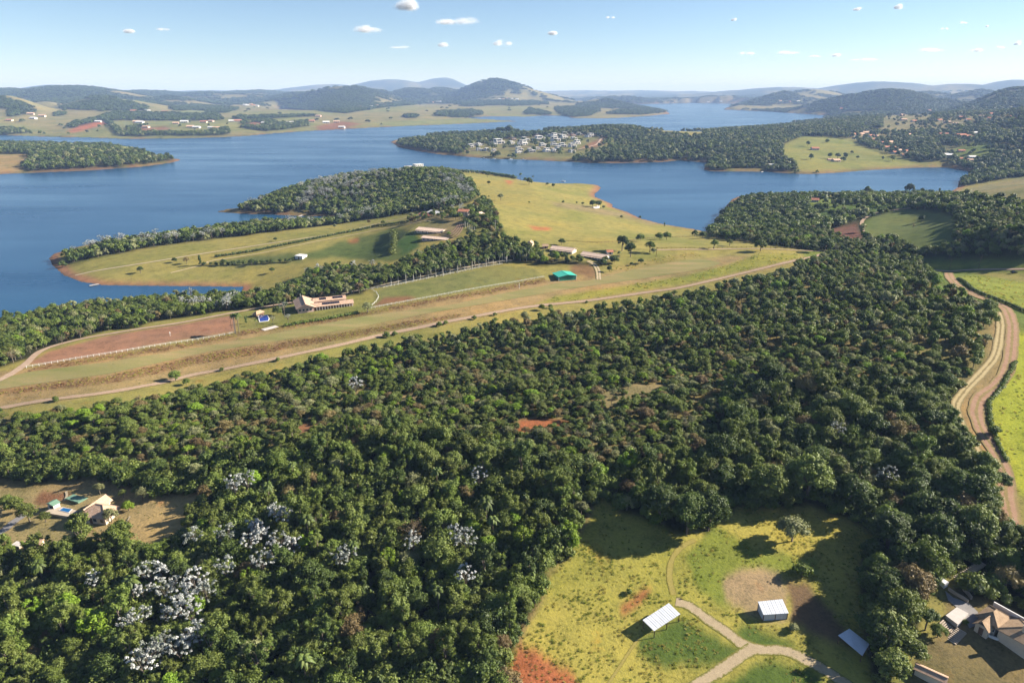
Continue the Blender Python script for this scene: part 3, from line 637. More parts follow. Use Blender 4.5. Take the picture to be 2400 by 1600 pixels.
# ------------------------------------------------------------------ plants: shapes
LEAF = {}
LEAF['dark'] = mat_leaf('leaf_dark_green', (0.036, 0.062, 0.014), (0.074, 0.110, 0.023), (0.134, 0.166, 0.037))
LEAF['mid'] = mat_leaf('leaf_mid_green', (0.064, 0.099, 0.017), (0.127, 0.172, 0.030), (0.205, 0.242, 0.046))
LEAF['olive'] = mat_leaf('leaf_olive_green', (0.073, 0.099, 0.020), (0.139, 0.172, 0.035), (0.219, 0.246, 0.058))
LEAF['bright'] = mat_leaf('leaf_bright_green', (0.099, 0.162, 0.014), (0.183, 0.267, 0.023), (0.267, 0.366, 0.036))
LEAF['grey'] = mat_leaf('leaf_grey_green', (0.133, 0.147, 0.064), (0.233, 0.242, 0.105), (0.350, 0.341, 0.160), 0.25)
LEAF['brown'] = mat_leaf('leaf_brown_green', (0.110, 0.085, 0.032), (0.199, 0.147, 0.060), (0.294, 0.214, 0.093), 0.25)
LEAF['silver'] = mat_leaf('leaf_silver', (0.08, 0.10, 0.06), (0.33, 0.345, 0.315), (0.56, 0.55, 0.525), 0.15)
LEAF['palm'] = mat_leaf('leaf_palm', (0.045, 0.070, 0.015), (0.090, 0.128, 0.027), (0.166, 0.192, 0.048))
LEAF['far'] = mat_leaf('leaf_far_woods', (0.033, 0.051, 0.014), (0.064, 0.092, 0.024), (0.115, 0.141, 0.040), 0.2)
BARK = mat_plain('bark_grey_brown', (0.16, 0.13, 0.10), 0.9, 0.4, 2.0, 0.1)
BARK_PALE = mat_plain('bark_pale', (0.42, 0.39, 0.34), 0.85, 0.25, 2.0, 0.1)

def cards(P, N, size, rng, squash=1.0):
    """leaf clumps: one small bent quad per point, facing roughly along N"""
    n = len(P)
    N = N / np.maximum(np.linalg.norm(N, axis=1, keepdims=True), 1e-6)
    t = rng.normal(size=(n, 3)); t -= N * (t * N).sum(1, keepdims=True); t /= np.maximum(np.linalg.norm(t, axis=1, keepdims=True), 1e-6)
    b = np.cross(N, t)
    s = size * rng.uniform(0.6, 1.35, (n, 1))
    V = np.stack([P - t * s, P - b * s * squash * 0.7 + N * s * 0.15, P + t * s, P + b * s * squash * 0.7 - N * s * 0.1], 1).reshape(-1, 3)
    F = np.arange(4 * n).reshape(n, 4)
    return V, F
def ico(sub):
    bm = bmesh.new(); bmesh.ops.create_icosphere(bm, subdivisions=sub, radius=1.0)
    V = np.array([v.co[:] for v in bm.verts]); F = np.array([[v.index for v in f.verts] for f in bm.faces]); bm.free()
    return V, F
ICO1 = ico(1)
def crown_data(lobes, per, size, rng, jit=0.42, fill=True, up=0.15):
    """lobes: (x,y,z,rx,rz). Leaf quads over every lobe plus a rough inner mass so that light does not leak through."""
    Vs, Fs, A, off = [], [], [], 0
    tot = sum(l[3] * l[3] for l in lobes)
    for (x, y, z, rx, rz) in lobes:
        n = max(6, int(per * rx * rx / tot))
        d = rng.normal(size=(n, 3)); d[:, 2] += 0.25; d /= np.linalg.norm(d, axis=1, keepdims=True)
        rad = rng.uniform(0.6, 1.0, (n, 1)) + (rng.uniform(0, 1, (n, 1)) > 0.88) * rng.uniform(0.05, 0.5, (n, 1))
        lump = 1 + 0.16 * np.sin(d[:, :1] * 5 + x) * np.cos(d[:, 1:2] * 6 + y)
        P = np.array((x, y, z)) + d * rad * lump * np.array((rx, rx, rz))
        N = d / np.array((rx, rx, rz)) * rx + rng.normal(size=(n, 3)) * jit + np.array((0, 0, up))
        V, F = cards(P, N, size, rng)
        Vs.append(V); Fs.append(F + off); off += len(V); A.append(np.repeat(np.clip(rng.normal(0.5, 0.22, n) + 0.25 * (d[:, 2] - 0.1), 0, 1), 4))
    V, F = np.concatenate(Vs), np.concatenate(Fs)
    Q = [tuple(f) for f in F]
    A = np.concatenate(A)
    if fill:
        iv, if_ = ICO1
        ex_v, ex_f, o = [], [], len(V)
        for (x, y, z, rx, rz) in lobes:
            w = iv * np.array((rx, rx, rz)) * 0.66 * (1 + rng.uniform(-0.18, 0.12, (len(iv), 1))) + np.array((x, y, z))
            ex_v.append(w); ex_f += [tuple(f + o) for f in if_]; o += len(iv)
        ev = np.concatenate(ex_v)
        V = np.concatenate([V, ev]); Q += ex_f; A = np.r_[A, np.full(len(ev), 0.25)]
    return V, Q, A
def tube(pts, rads, seg=6):
    """tapered tube along points"""
    V, F = [], []
    for k, (p, r) in enumerate(zip(pts, rads)):
        p = Vector(p)
        a = Vector(pts[min(k + 1, len(pts) - 1)]) - Vector(pts[max(k - 1, 0)])
        q = a.normalized().to_track_quat('Z', 'Y')
        V += [tuple(p + q @ Vector((r * math.cos(2 * math.pi * i / seg), r * math.sin(2 * math.pi * i / seg), 0))) for i in range(seg)]
    for k in range(len(pts) - 1):
        F += [(k * seg + i, k * seg + (i + 1) % seg, (k + 1) * seg + (i + 1) % seg, (k + 1) * seg + i) for i in range(seg)]
    F.append(tuple((len(pts) - 1) * seg + i for i in range(seg)))
    return V, F
def trunk_data(h, r, limbs, rng, lean=0.3):
    V, F = tube([(0, 0, -0.8), (rng.uniform(-lean, lean) * 0.4, rng.uniform(-lean, lean) * 0.4, h * 0.4), (rng.uniform(-lean, lean), rng.uniform(-lean, lean), h)], [r * 1.25, r, r * 0.6])
    for (x, y, z) in limbs:
        v, f = tube([(0, 0, h * 0.45), (x * 0.45, y * 0.45, (h * 0.45 + z) * 0.52), (x * 0.9, y * 0.9, z)], [r * 0.6, r * 0.4, r * 0.15], 5)
        o = len(V); V += v; F += [tuple(i + o for i in q) for q in f]
    return V, F
class Shape: pass
def make_shape(name, crown, trunk):
    s = Shape(); s.name = name
    V, Q, A = crown
    s.crown = mesh_from('crown', V, Q, [LEAF['mid']])
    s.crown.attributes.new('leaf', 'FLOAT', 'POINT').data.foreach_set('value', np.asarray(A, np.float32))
    s.trunk = mesh_from('trunk', trunk[0], trunk[1], [BARK], smooth=True) if trunk else None
    tv, tf = trunk if trunk else ([], [])
    o = len(V)
    s.joint = mesh_from(name, list(map(tuple, V)) + list(tv), list(Q) + [tuple(i + o for i in f) for f in tf], [LEAF['mid'], BARK], [0] * len(Q) + [1] * len(tf))
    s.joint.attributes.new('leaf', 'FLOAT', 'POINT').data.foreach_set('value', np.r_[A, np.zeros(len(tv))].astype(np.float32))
    s.r = float(np.abs(V[:, :2]).max()); s.h = float(V[:, 2].max())
    return s
def broadleaf(seed, r, h, nl, per, size, tall=False, flat=1.0, jit=0.5, fill=True, trunk_r=0.22, lob=(0.30, 0.52)):
    rng = np.random.default_rng(seed)
    lobes = []
    for k in range(nl):
        a = rng.uniform(0, 2 * math.pi); q = math.sqrt(rng.uniform(0, 1)) * (0.6 if tall else 0.72)
        lr = r * rng.uniform(lob[0], lob[1]) * (1.15 if nl < 5 else 1)
        zz = (h - lr * 0.9 * flat) * (rng.uniform(0.12, 1.0) if tall else (0.98 - 0.55 * q * q - rng.uniform(0, 0.28)))
        lobes.append((q * r * math.cos(a), q * r * math.sin(a), max(zz, lr * 0.6), lr, lr * flat * rng.uniform(0.75, 1.05)))
    if not tall: lobes.append((0, 0, h * 0.68, r * 0.55, r * 0.5 * flat))
    limbs = [(l[0], l[1], l[2]) for l in lobes[:5]]
    return make_shape('tree', crown_data(lobes, per, size, rng, jit, fill), trunk_data(h * 0.7, trunk_r, limbs, rng))
def silver_tree(seed, h=8.5, r=2.6):
    """slender tree with candelabra limbs, each ending in a rosette of big pale leaves"""
    rng = np.random.default_rng(seed)
    tips, limbs = [], []
    for k in range(30):
        a = rng.uniform(0, 2 * math.pi); q = rng.uniform(0.1, 1) ** 0.7 * r
        z = h - 0.35 * q - rng.uniform(0, 3.0)
        tips.append((q * math.cos(a), q * math.sin(a), z)); limbs.append(tips[-1])
    Vs, Fs, A, off = [], [], [], 0
    for (x, y, z) in tips:
        n = 20
        d = rng.normal(size=(n, 3)); d[:, 2] = np.abs(d[:, 2]) * 0.7 + 0.1; d /= np.linalg.norm(d, axis=1, keepdims=True)
        P = np.array((x, y, z)) + d * rng.uniform(0.15, 0.5, (n, 1))
        V, F = cards(P, d + rng.normal(size=(n, 3)) * 0.35 + np.array((0, 0, 0.5)), 0.2, rng)
        Vs.append(V); Fs.append(F + off); off += len(V); A.append(np.repeat(np.clip(rng.normal(0.55, 0.3, n), 0, 1), 4))
    return make_shape('silver_tree', (np.concatenate(Vs), [tuple(f) for f in np.concatenate(Fs)], np.concatenate(A)), trunk_data(h * 0.72, 0.13, limbs[:11], rng))
def palm_shape(seed, h, r_tr, nf, fl, droop=0.9, bulge=0.0, name='palm'):
    """palm: ringed trunk, arching fronds with two rows of leaflets"""
    rng = np.random.default_rng(seed)
    Vs, Fs, A, off = [], [], [], 0
    for k in range(nf):
        a = 2 * math.pi * k / nf + rng.uniform(-0.25, 0.25); el = rng.uniform(-0.25, 1.1)
        L = fl * rng.uniform(0.8, 1.1); m = 7
        prev = None
        for j in range(m + 1):
            s = j / m; dr = L * s * math.cos(el) * (1 - 0.15 * s); dz = L * s * math.sin(el) - droop * L * 0.55 * s * s
            c = np.array((dr * math.cos(a), dr * math.sin(a), h + dz))
            w = fl * 0.17 * math.sin(math.pi * min(0.98, 0.12 + 0.86 * s)) + 0.03
            side = np.array((-math.sin(a), math.cos(a), 0.0))
            row = [c - side * w + np.array((0, 0, -w * 0.55)), c, c + side * w + np.array((0, 0, -w * 0.55))]
            Vs += row
            if prev is not None:
                i = off + prev
                Fs += [(i, i + 1, i + 4, i + 3), (i + 1, i + 2, i + 5, i + 4)]
                prev += 3
            else: prev = 0
            A += [float(np.clip(rng.normal(0.5, 0.25), 0, 1))] * 3
        off += 3 * (m + 1)
    rads = [r_tr * 1.3, r_tr * (1 + bulge), r_tr * (1 + bulge * 0.6), r_tr * 0.75]
    trunk = tube([(0, 0, -0.8), (0, 0, h * 0.35), (0, 0, h * 0.7), (0, 0, h)], rads, 7)
    return make_shape(name, (np.array(Vs), Fs, np.array(A)), trunk)
def bare_tree(seed, h=7):
    rng = np.random.default_rng(seed)
    V, F = tube([(0, 0, -0.8), (0.1, 0, h * 0.4), (0.2, 0.1, h * 0.8)], [0.2, 0.16, 0.05])
    tips = []
    for k in range(26):
        a = rng.uniform(0, 6.28); el = rng.uniform(0.4, 1.2); L = rng.uniform(1.4, 3.2); z0 = h * rng.uniform(0.3, 0.75)
        e = (L * math.cos(a) * math.cos(el), L * math.sin(a) * math.cos(el), z0 + L * math.sin(el))
        v, f = tube([(0.1, 0, z0), (e[0] * 0.5, e[1] * 0.5, (z0 + e[2]) * 0.5 + 0.1), e], [0.08, 0.05, 0.02], 4); o = len(V); V += v; F += [tuple(i + o for i in q) for q in f]; tips.append(e)
    lob = [(x, y, z, 0.7, 0.6) for x, y, z in tips]
    return make_shape('bare_tree', crown_data(lob, 420, 0.13, rng, 0.9, False), (V, F))
S = {}
S['vine'] = [broadleaf(100 + k, 3.2 + 0.45 * (k % 3), 7.5 + k * 0.9, 30, 4300, 0.2, tall=True, flat=1.1, lob=(0.16, 0.36)) for k in range(5)]
S['round'] = [broadleaf(200 + k, 3.6 + 0.6 * (k % 3), 6.2 + 0.7 * k, 26, 4000, 0.21, flat=0.85 + 0.1 * (k % 3), lob=(0.18, 0.36)) for k in range(5)]
S['airy'] = [broadleaf(300 + k, 3.8, 6.0 + 0.5 * k, 34, 3000, 0.18, flat=0.7, jit=0.8, fill=False, lob=(0.12, 0.26)) for k in range(4)]
S['big'] = [broadleaf(400 + k, 7.0, 14.0, 90, 12000, 0.26, flat=0.9, trunk_r=0.5, lob=(0.12, 0.26)) for k in range(3)]
S['shrub'] = [broadleaf(500 + k, 2.0, 2.6, 6, 900, 0.19, trunk_r=0.08) for k in range(3)]
S['silver'] = [silver_tree(600 + k, 8.0 + 0.7 * k, 2.4 + 0.25 * k) for k in range(3)]
S['bare'] = [bare_tree(650 + k, 6.5 + k) for k in range(2)]
S['palm'] = [palm_shape(700 + k, 9.0 + k, 0.16, 20, 3.0, 1.25, name='feather_palm') for k in range(2)]
S['royal'] = [palm_shape(720, 7.6, 0.2, 20, 3.4, 1.0, 0.25, 'royal_palm')]
S['med'] = [broadleaf(800 + k, 3.3 + 0.35 * k, 6.8 + 0.7 * k, 16, 1100, 0.34, lob=(0.2, 0.42)) for k in range(5)]
S['medtall'] = [broadleaf(830 + k, 3.0, 9.0, 10, 700, 0.42, tall=True) for k in range(2)]
S['low'] = [broadleaf(850 + k, 4.2 + 0.3 * k, 8.0 + 0.6 * k, 8, 260, 0.75) for k in range(4)]
S['clump'] = [broadleaf(900 + k, 8.0, 8.5 + k, 11, 190, 1.3, flat=0.75) for k in range(4)]
S['conifer'] = [broadleaf(950, 2.6, 13.0, 12, 1000, 0.4, tall=True, flat=1.3)]

def source(shape, tone, nm):
    """an unlinked tree that the woodland masses are made of; tone picks its leaf material"""
    o = bpy.data.objects.new(nm, shape.joint)
    o.material_slots[0].link = 'OBJECT'; o.material_slots[0].material = LEAF[tone]
    return o
def scatter(name, label, pts, scl, rz, idx, sources, kind='stuff', zs=None):
    """one mass object: a point cloud mesh whose points carry instances of the sources (geometry nodes)"""
    pts = np.asarray(pts, np.float32)
    me = bpy.data.meshes.new(name); me.vertices.add(len(pts)); me.vertices.foreach_set('co', pts.ravel())
    for nm, ty, dat in (('sc', 'FLOAT', scl), ('rz', 'FLOAT', rz), ('zs', 'FLOAT', zs if zs is not None else np.ones(len(pts)))):
        me.attributes.new(nm, ty, 'POINT').data.foreach_set('value', np.asarray(dat, np.float32))
    me.attributes.new('pick', 'INT', 'POINT').data.foreach_set('value', np.asarray(idx, np.int32))
    o = link(name, me); tag(o, label, None, None, kind)
    col_ = bpy.data.collections.new(name + '_kinds')
    for s_ in sources: col_.objects.link(s_)
    ng = bpy.data.node_groups.new(name + '_spread', 'GeometryNodeTree')
    ng.interface.new_socket('Geometry', in_out='INPUT', socket_type='NodeSocketGeometry'); ng.interface.new_socket('Geometry', in_out='OUTPUT', socket_type='NodeSocketGeometry')
    N, L = ng.nodes, ng.links
    gi, go = N.new('NodeGroupInput'), N.new('NodeGroupOutput')
    iop = N.new('GeometryNodeInstanceOnPoints'); ci = N.new('GeometryNodeCollectionInfo')
    ci.inputs['Collection'].default_value = col_; ci.inputs['Separate Children'].default_value = True; ci.inputs['Reset Children'].default_value = True
    def attr(nm, ty):
        a = N.new('GeometryNodeInputNamedAttribute'); a.data_type = ty; a.inputs['Name'].default_value = nm
        return [s_ for s_ in a.outputs if s_.enabled and s_.name == 'Attribute'][0]
    cx = N.new('ShaderNodeCombineXYZ'); cs = N.new('ShaderNodeCombineXYZ'); mm = N.new('ShaderNodeMath'); mm.operation = 'MULTIPLY'
    sc_ = attr('sc', 'FLOAT')
    L.new(attr('rz', 'FLOAT'), cx.inputs[2]); L.new(sc_, cs.inputs[0]); L.new(sc_, cs.inputs[1]); L.new(sc_, mm.inputs[0]); L.new(attr('zs', 'FLOAT'), mm.inputs[1]); L.new(mm.outputs[0], cs.inputs[2])
    L.new(gi.outputs[0], iop.inputs['Points']); L.new(ci.outputs[0], iop.inputs['Instance']); iop.inputs['Pick Instance'].default_value = True
    L.new(attr('pick', 'INT'), iop.inputs['Instance Index']); L.new(cx.outputs[0], iop.inputs['Rotation']); L.new(cs.outputs[0], iop.inputs['Scale'])
    L.new(iop.outputs[0], go.inputs[0])
    md = o.modifiers.new('spread', 'NODES'); md.node_group = ng
    return o
def jitter_grid(r0, r1, s, azm=R(50)):
    """evenly jittered points in a ring sector"""
    n = int(r1 / s) + 1
    xs = np.arange(-n, n + 1) * s; ys = np.arange(0, n + 1) * s
    X, Y = np.meshgrid(xs, ys); X = X.ravel(); Y = Y.ravel()
    X = X + RNG.uniform(-0.48, 0.48, X.shape) * s; Y = Y + RNG.uniform(-0.48, 0.48, Y.shape) * s
    r = np.hypot(X, Y); k = (r >= r0) & (r < r1) & (np.abs(np.arctan2(X, Y)) < azm)
    return X[k], Y[k]
def lookup(G, x, y):
    i, j = _cell(x, y); return G[np.round(i).astype(int), np.round(j).astype(int)]
def in_frame(x, y, z, ml=160, mr=160, mb=140, mt=60):
    u, v = project(x, y, z); return (u > -ml) & (u < 2400 + mr) & (v < 1600 + mb) & (v > -mt)
# ------------------------------------------------------------------ woods
def kinds(prefix, lst):
    """list of (shape, tone, weight) -> sources, weights"""
    src = [source(sh, tone, '%s_%03d_%s' % (prefix, k, tone)) for k, (sh, tone, w) in enumerate(lst)]
    w = np.array([x[2] for x in lst], float)
    return src, w / w.sum()
def woods(name, label, r0, r1, s, lst, size=(0.75, 1.25), maxn=None, mr=160, sink=0.2):
    X, Y = jitter_grid(r0, r1, s)
    f = lookup(FDG, X, Y); k = RNG.uniform(size=len(X)) < f
    X, Y = X[k], Y[k]; Z = ground(X, Y)
    k = in_frame(X, Y, Z, mr=mr) & (Z > 0.1); X, Y, Z = X[k], Y[k], Z[k]
    src, w = kinds(name, lst)
    idx = RNG.choice(len(lst), len(X), p=w)
    return X, Y, Z, RNG.uniform(size[0], size[1], len(X)), RNG.uniform(0, 6.283, len(X)), idx, src

# near forest, tree by tree: the front is tall and draped with vines, the back a lower, lighter scrub
def near_points(r0, r1, s_):
    X, Y = jitter_grid(r0, r1, s_); Z = ground(X, Y); U, V_ = project(X, Y, Z)
    return X, Y, Z, U, V_
A1 = near_points(70, 345, 4.4); A2 = near_points(150, 345, 3.1)
def scrub(u, v): return ((v < 1060 + 40 * np.sin(u / 190.0)) & (u < 1700)) | ((v < 900) & (u >= 1700))
k1 = ~scrub(A1[3], A1[4]); k2 = scrub(A2[3], A2[4])
X, Y, Z, U, Vv = [np.concatenate([a[k1], b[k2]]) for a, b in zip(A1, A2)]
isscrub = np.r_[np.zeros(k1.sum(), bool), np.ones(k2.sum(), bool)]
thin = np.where(isscrub, np.clip(1.7 - 1.65 * fbm(X / 16, Y / 16, 71, 3), 0.2, 1), 1.0)
f = lookup(FDG, X, Y); k = (RNG.uniform(size=len(X)) < f * 0.97 * thin) & in_frame(X, Y, Z, mr=420)
X, Y, Z, U, Vv, isscrub = [a[k] for a in (X, Y, Z, U, Vv, isscrub)]
NEAR = [(sh, tone) for key, tones in (('vine', ('mid', 'dark', 'olive')), ('round', ('dark', 'mid', 'olive')), ('airy', ('grey', 'olive', 'mid', 'brown')), ('shrub', ('mid', 'olive', 'grey')), ('big', ('dark', 'olive'))) for sh in S[key] for tone in tones]
NEAR += [(S['round'][0], 'bright'), (S['round'][3], 'bright'), (S['airy'][1], 'bright'), (S['vine'][1], 'bright'), (S['round'][2], 'brown'), (S['palm'][0], 'palm'), (S['palm'][1], 'palm'), (S['bare'][0], 'grey'), (S['bare'][1], 'brown'), (S['silver'][0], 'silver'), (S['silver'][1], 'silver')]
NKEY = [next(kk for kk in S if sh in S[kk]) for sh, _ in NEAR]
def wts(**kw):
    w = np.array([kw.get(kk, 0) * kw.get('t_' + tn, 1.0) / NKEY.count(kk) for kk, (sh, tn) in zip(NKEY, NEAR)]); return w / w.sum()
W = [wts(vine=6, round=2.2, airy=0.9, shrub=0.8, palm=0.22, bare=0.06, t_bright=0.4), wts(vine=4, round=3, airy=1.5, shrub=0.6, palm=0.15, t_bright=1.2, t_olive=1.8, t_dark=0.4),
     wts(round=4, airy=4, shrub=2.6, vine=0.4, bare=0.3, t_bright=2.2, t_grey=1.3, t_dark=0.25, t_brown=0.5, t_olive=1.3), wts(round=2.5, airy=4, shrub=2.4, vine=0.3, bare=0.6, t_grey=2.8, t_brown=1.3, t_dark=0.35, t_bright=0.6),
     wts(vine=1.8, round=4.5, airy=1.4, shrub=0.8, big=0.3, bare=0.1, t_dark=2.0, t_bright=0.2)]
pt = fbm(X / 26, Y / 26, 81, 3)
zone = np.where(isscrub, np.where(pt > 0.52, 3, 2), np.where(U > 1650, 4, np.where(pt > 0.55, 1, 0)))
idx = np.zeros(len(X), int)
for zz, w in enumerate(W):
    q = np.nonzero(zone == zz)[0]; idx[q] = RNG.choice(len(NEAR), len(q), p=w)
scl = np.where(isscrub, RNG.lognormal(-0.55, 0.28, len(X)), np.clip(RNG.lognormal(-0.16, 0.25, len(X)), 0.5, 1.4))
scl = np.where((U > 1960) & (U < 2280) & (Vv > 1150), scl * 1.3, scl)
scl = np.where((U > 330) & (U < 620) & (Vv > 1080) & (Vv < 1310), scl * 0.68, scl)
scl = np.where((U < 360) & (Vv > 1060) & (Vv < 1130), scl * 0.62, scl)
isbig = np.array([kk == 'big' for kk in NKEY])[idx]; scl = np.where(isbig, np.clip(scl, 0.5, 0.95), scl)
rot = RNG.uniform(0, 6.283, len(X))
zsq = np.where(isscrub, 0.78, 1.0)
NX, NY, NZ, NSC, NRO, NID, NU, NV, NQ = X, Y, Z, scl, rot, idx, U, Vv, zsq
# ------------------------------------------------------------------ building kit
M = {}
M['white'] = mat_plain('white_plaster', (0.66, 0.64, 0.61), 0.8, 0.12, 0.5)
M['cream'] = mat_plain('cream_plaster', (0.62, 0.52, 0.40), 0.85, 0.15, 0.5)
M['pink'] = mat_plain('pinkish_plaster', (0.62, 0.42, 0.36), 0.85, 0.18, 0.5)
M['grey'] = mat_plain('grey_render', (0.36, 0.36, 0.37), 0.85, 0.2, 0.6)
M['metal'] = mat_plain('galvanised_sheet', (0.60, 0.62, 0.66), 0.45, 0.24, 0.45, 0.5, 0.0, 0.25)
M['metal_dull'] = mat_plain('dull_zinc_wall', (0.48, 0.50, 0.53), 0.55, 0.15, 0.7, 0.4)
M['green'] = mat_plain('green_sheet_roof', (0.055, 0.42, 0.31), 0.5, 0.12, 0.4, 0.35)
M['green_wall'] = mat_plain('shaded_green_wall', (0.03, 0.20, 0.13), 0.55, 0.15, 0.5, 0.3)  # darker than the roof green: shade on the hangar walls put into the colour
M['green_pale'] = mat_plain('faded_green_panel', (0.14, 0.24, 0.17), 0.75, 0.2, 0.5)
M['wood'] = mat_plain('weathered_wood', (0.16, 0.10, 0.065), 0.9, 0.35, 2.0, 0.1)
M['post'] = mat_plain('white_painted_timber', (0.68, 0.66, 0.60), 0.8, 0.2, 1.0, 0.15)
M['stone'] = mat_plain('pale_stone_paving', (0.44, 0.36, 0.28), 0.9, 0.25, 0.8, 0.1)
M['paving'] = mat_plain('grey_paving', (0.27, 0.25, 0.24), 0.9, 0.25, 0.8, 0.1)
M['concrete'] = mat_plain('pale_concrete', (0.52, 0.47, 0.43), 0.9, 0.2, 0.8, 0.1)
M['dark'] = mat_plain('dark_opening', (0.018, 0.018, 0.02), 0.5, 0.2, 1.0, 0.3)
M['solar'] = mat_plain('solar_cell', (0.012, 0.014, 0.028), 0.2, 0.2, 1.0, 0.6)
M['car'] = mat_plain('dark_car_paint', (0.02, 0.023, 0.03), 0.25, 0.1, 1.0, 0.6)
M['brick'] = mat_plain('raw_brick', (0.42, 0.20, 0.12), 0.9, 0.2, 1.5, 0.1)
M['boat'] = mat_plain('white_boat_hull', (0.75, 0.76, 0.78), 0.4, 0.08, 1.0, 0.4)
t = NT('window_glass'); GLASS = t.done(t.bsdf((0.03, 0.045, 0.06), 0.08, 0.6)); M['glass'] = GLASS
def mat_tiles(name, ca, cb, cc):
    """clay tile roof: channels down the slope, weathering in patches"""
    t = NT(name)
    oc = t.n('TexCoord').outputs['Object']
    p = t.noise(0.9, 5, 0.7, oc); q = t.noise(6.0, 3, 0.7, oc)
    c = t.ramp(t.math('ADD', t.math('MULTIPLY', p, 0.6), t.math('MULTIPLY', q, 0.4)), [(0.3, ca), (0.5, cb), (0.68, cc)])
    wv = t.n('TexWave', {'Vector': oc, 'Scale': 4.0, 'Distortion': 0.6, 'Detail': 1.0}, bands_direction='X').outputs['Fac']
    return t.done(t.bsdf(c, 0.9, 0.1, t.bump(wv, 0.5, 0.06)))
M['tile'] = mat_tiles('pale_clay_tiles', (0.33, 0.20, 0.13), (0.50, 0.335, 0.235), (0.60, 0.43, 0.315))
M['tile_pale'] = mat_tiles('sunlit_clay_tiles', (0.50, 0.34, 0.25), (0.68, 0.50, 0.38), (0.78, 0.62, 0.49))  # brighter copy of the clay tiles, sunlight on the farm roofs put into the colour
M['tile_red'] = mat_tiles('red_clay_tiles', (0.26, 0.10, 0.06), (0.42, 0.18, 0.11), (0.54, 0.27, 0.18))
M['tile_brown'] = mat_tiles('brown_weathered_tiles', (0.24, 0.155, 0.095), (0.38, 0.265, 0.17), (0.50, 0.36, 0.235))
t = NT('pool_water'); M['pool'] = t.done(t.bsdf((0.01, 0.10, 0.27), 0.06, 0.5))
t = NT('deep_pool_water'); M['pool_deep'] = t.done(t.bsdf((0.012, 0.03, 0.22), 0.06, 0.5))

def box_vf(x0, x1, y0, y1, z0, z1):
    V = [(x0, y0, z0), (x1, y0, z0), (x1, y1, z0), (x0, y1, z0), (x0, y0, z1), (x1, y0, z1), (x1, y1, z1), (x0, y1, z1)]
    return V, [(3, 2, 1, 0), (4, 5, 6, 7), (0, 1, 5, 4), (1, 2, 6, 5), (2, 3, 7, 6), (3, 0, 4, 7)]
def join(parts):
    V, F = [], []
    for v, f in parts:
        o = len(V); V += list(v); F += [tuple(i + o for i in q) for q in f]
    return V, F
def slab(quad, th):
    """a sheet with thickness below a quad/triangle of points"""
    n = len(quad); a = [Vector(q) for q in quad]
    nr = (a[1] - a[0]).cross(a[2] - a[0]).normalized()
    if nr.z < 0: nr = -nr
    V = [tuple(p) for p in a] + [tuple(p - nr * th) for p in a]
    F = [tuple(range(n)), tuple(range(2 * n - 1, n - 1, -1))] + [(i, i + n, (i + 1) % n + n, (i + 1) % n) for i in range(n)]
    return V, F
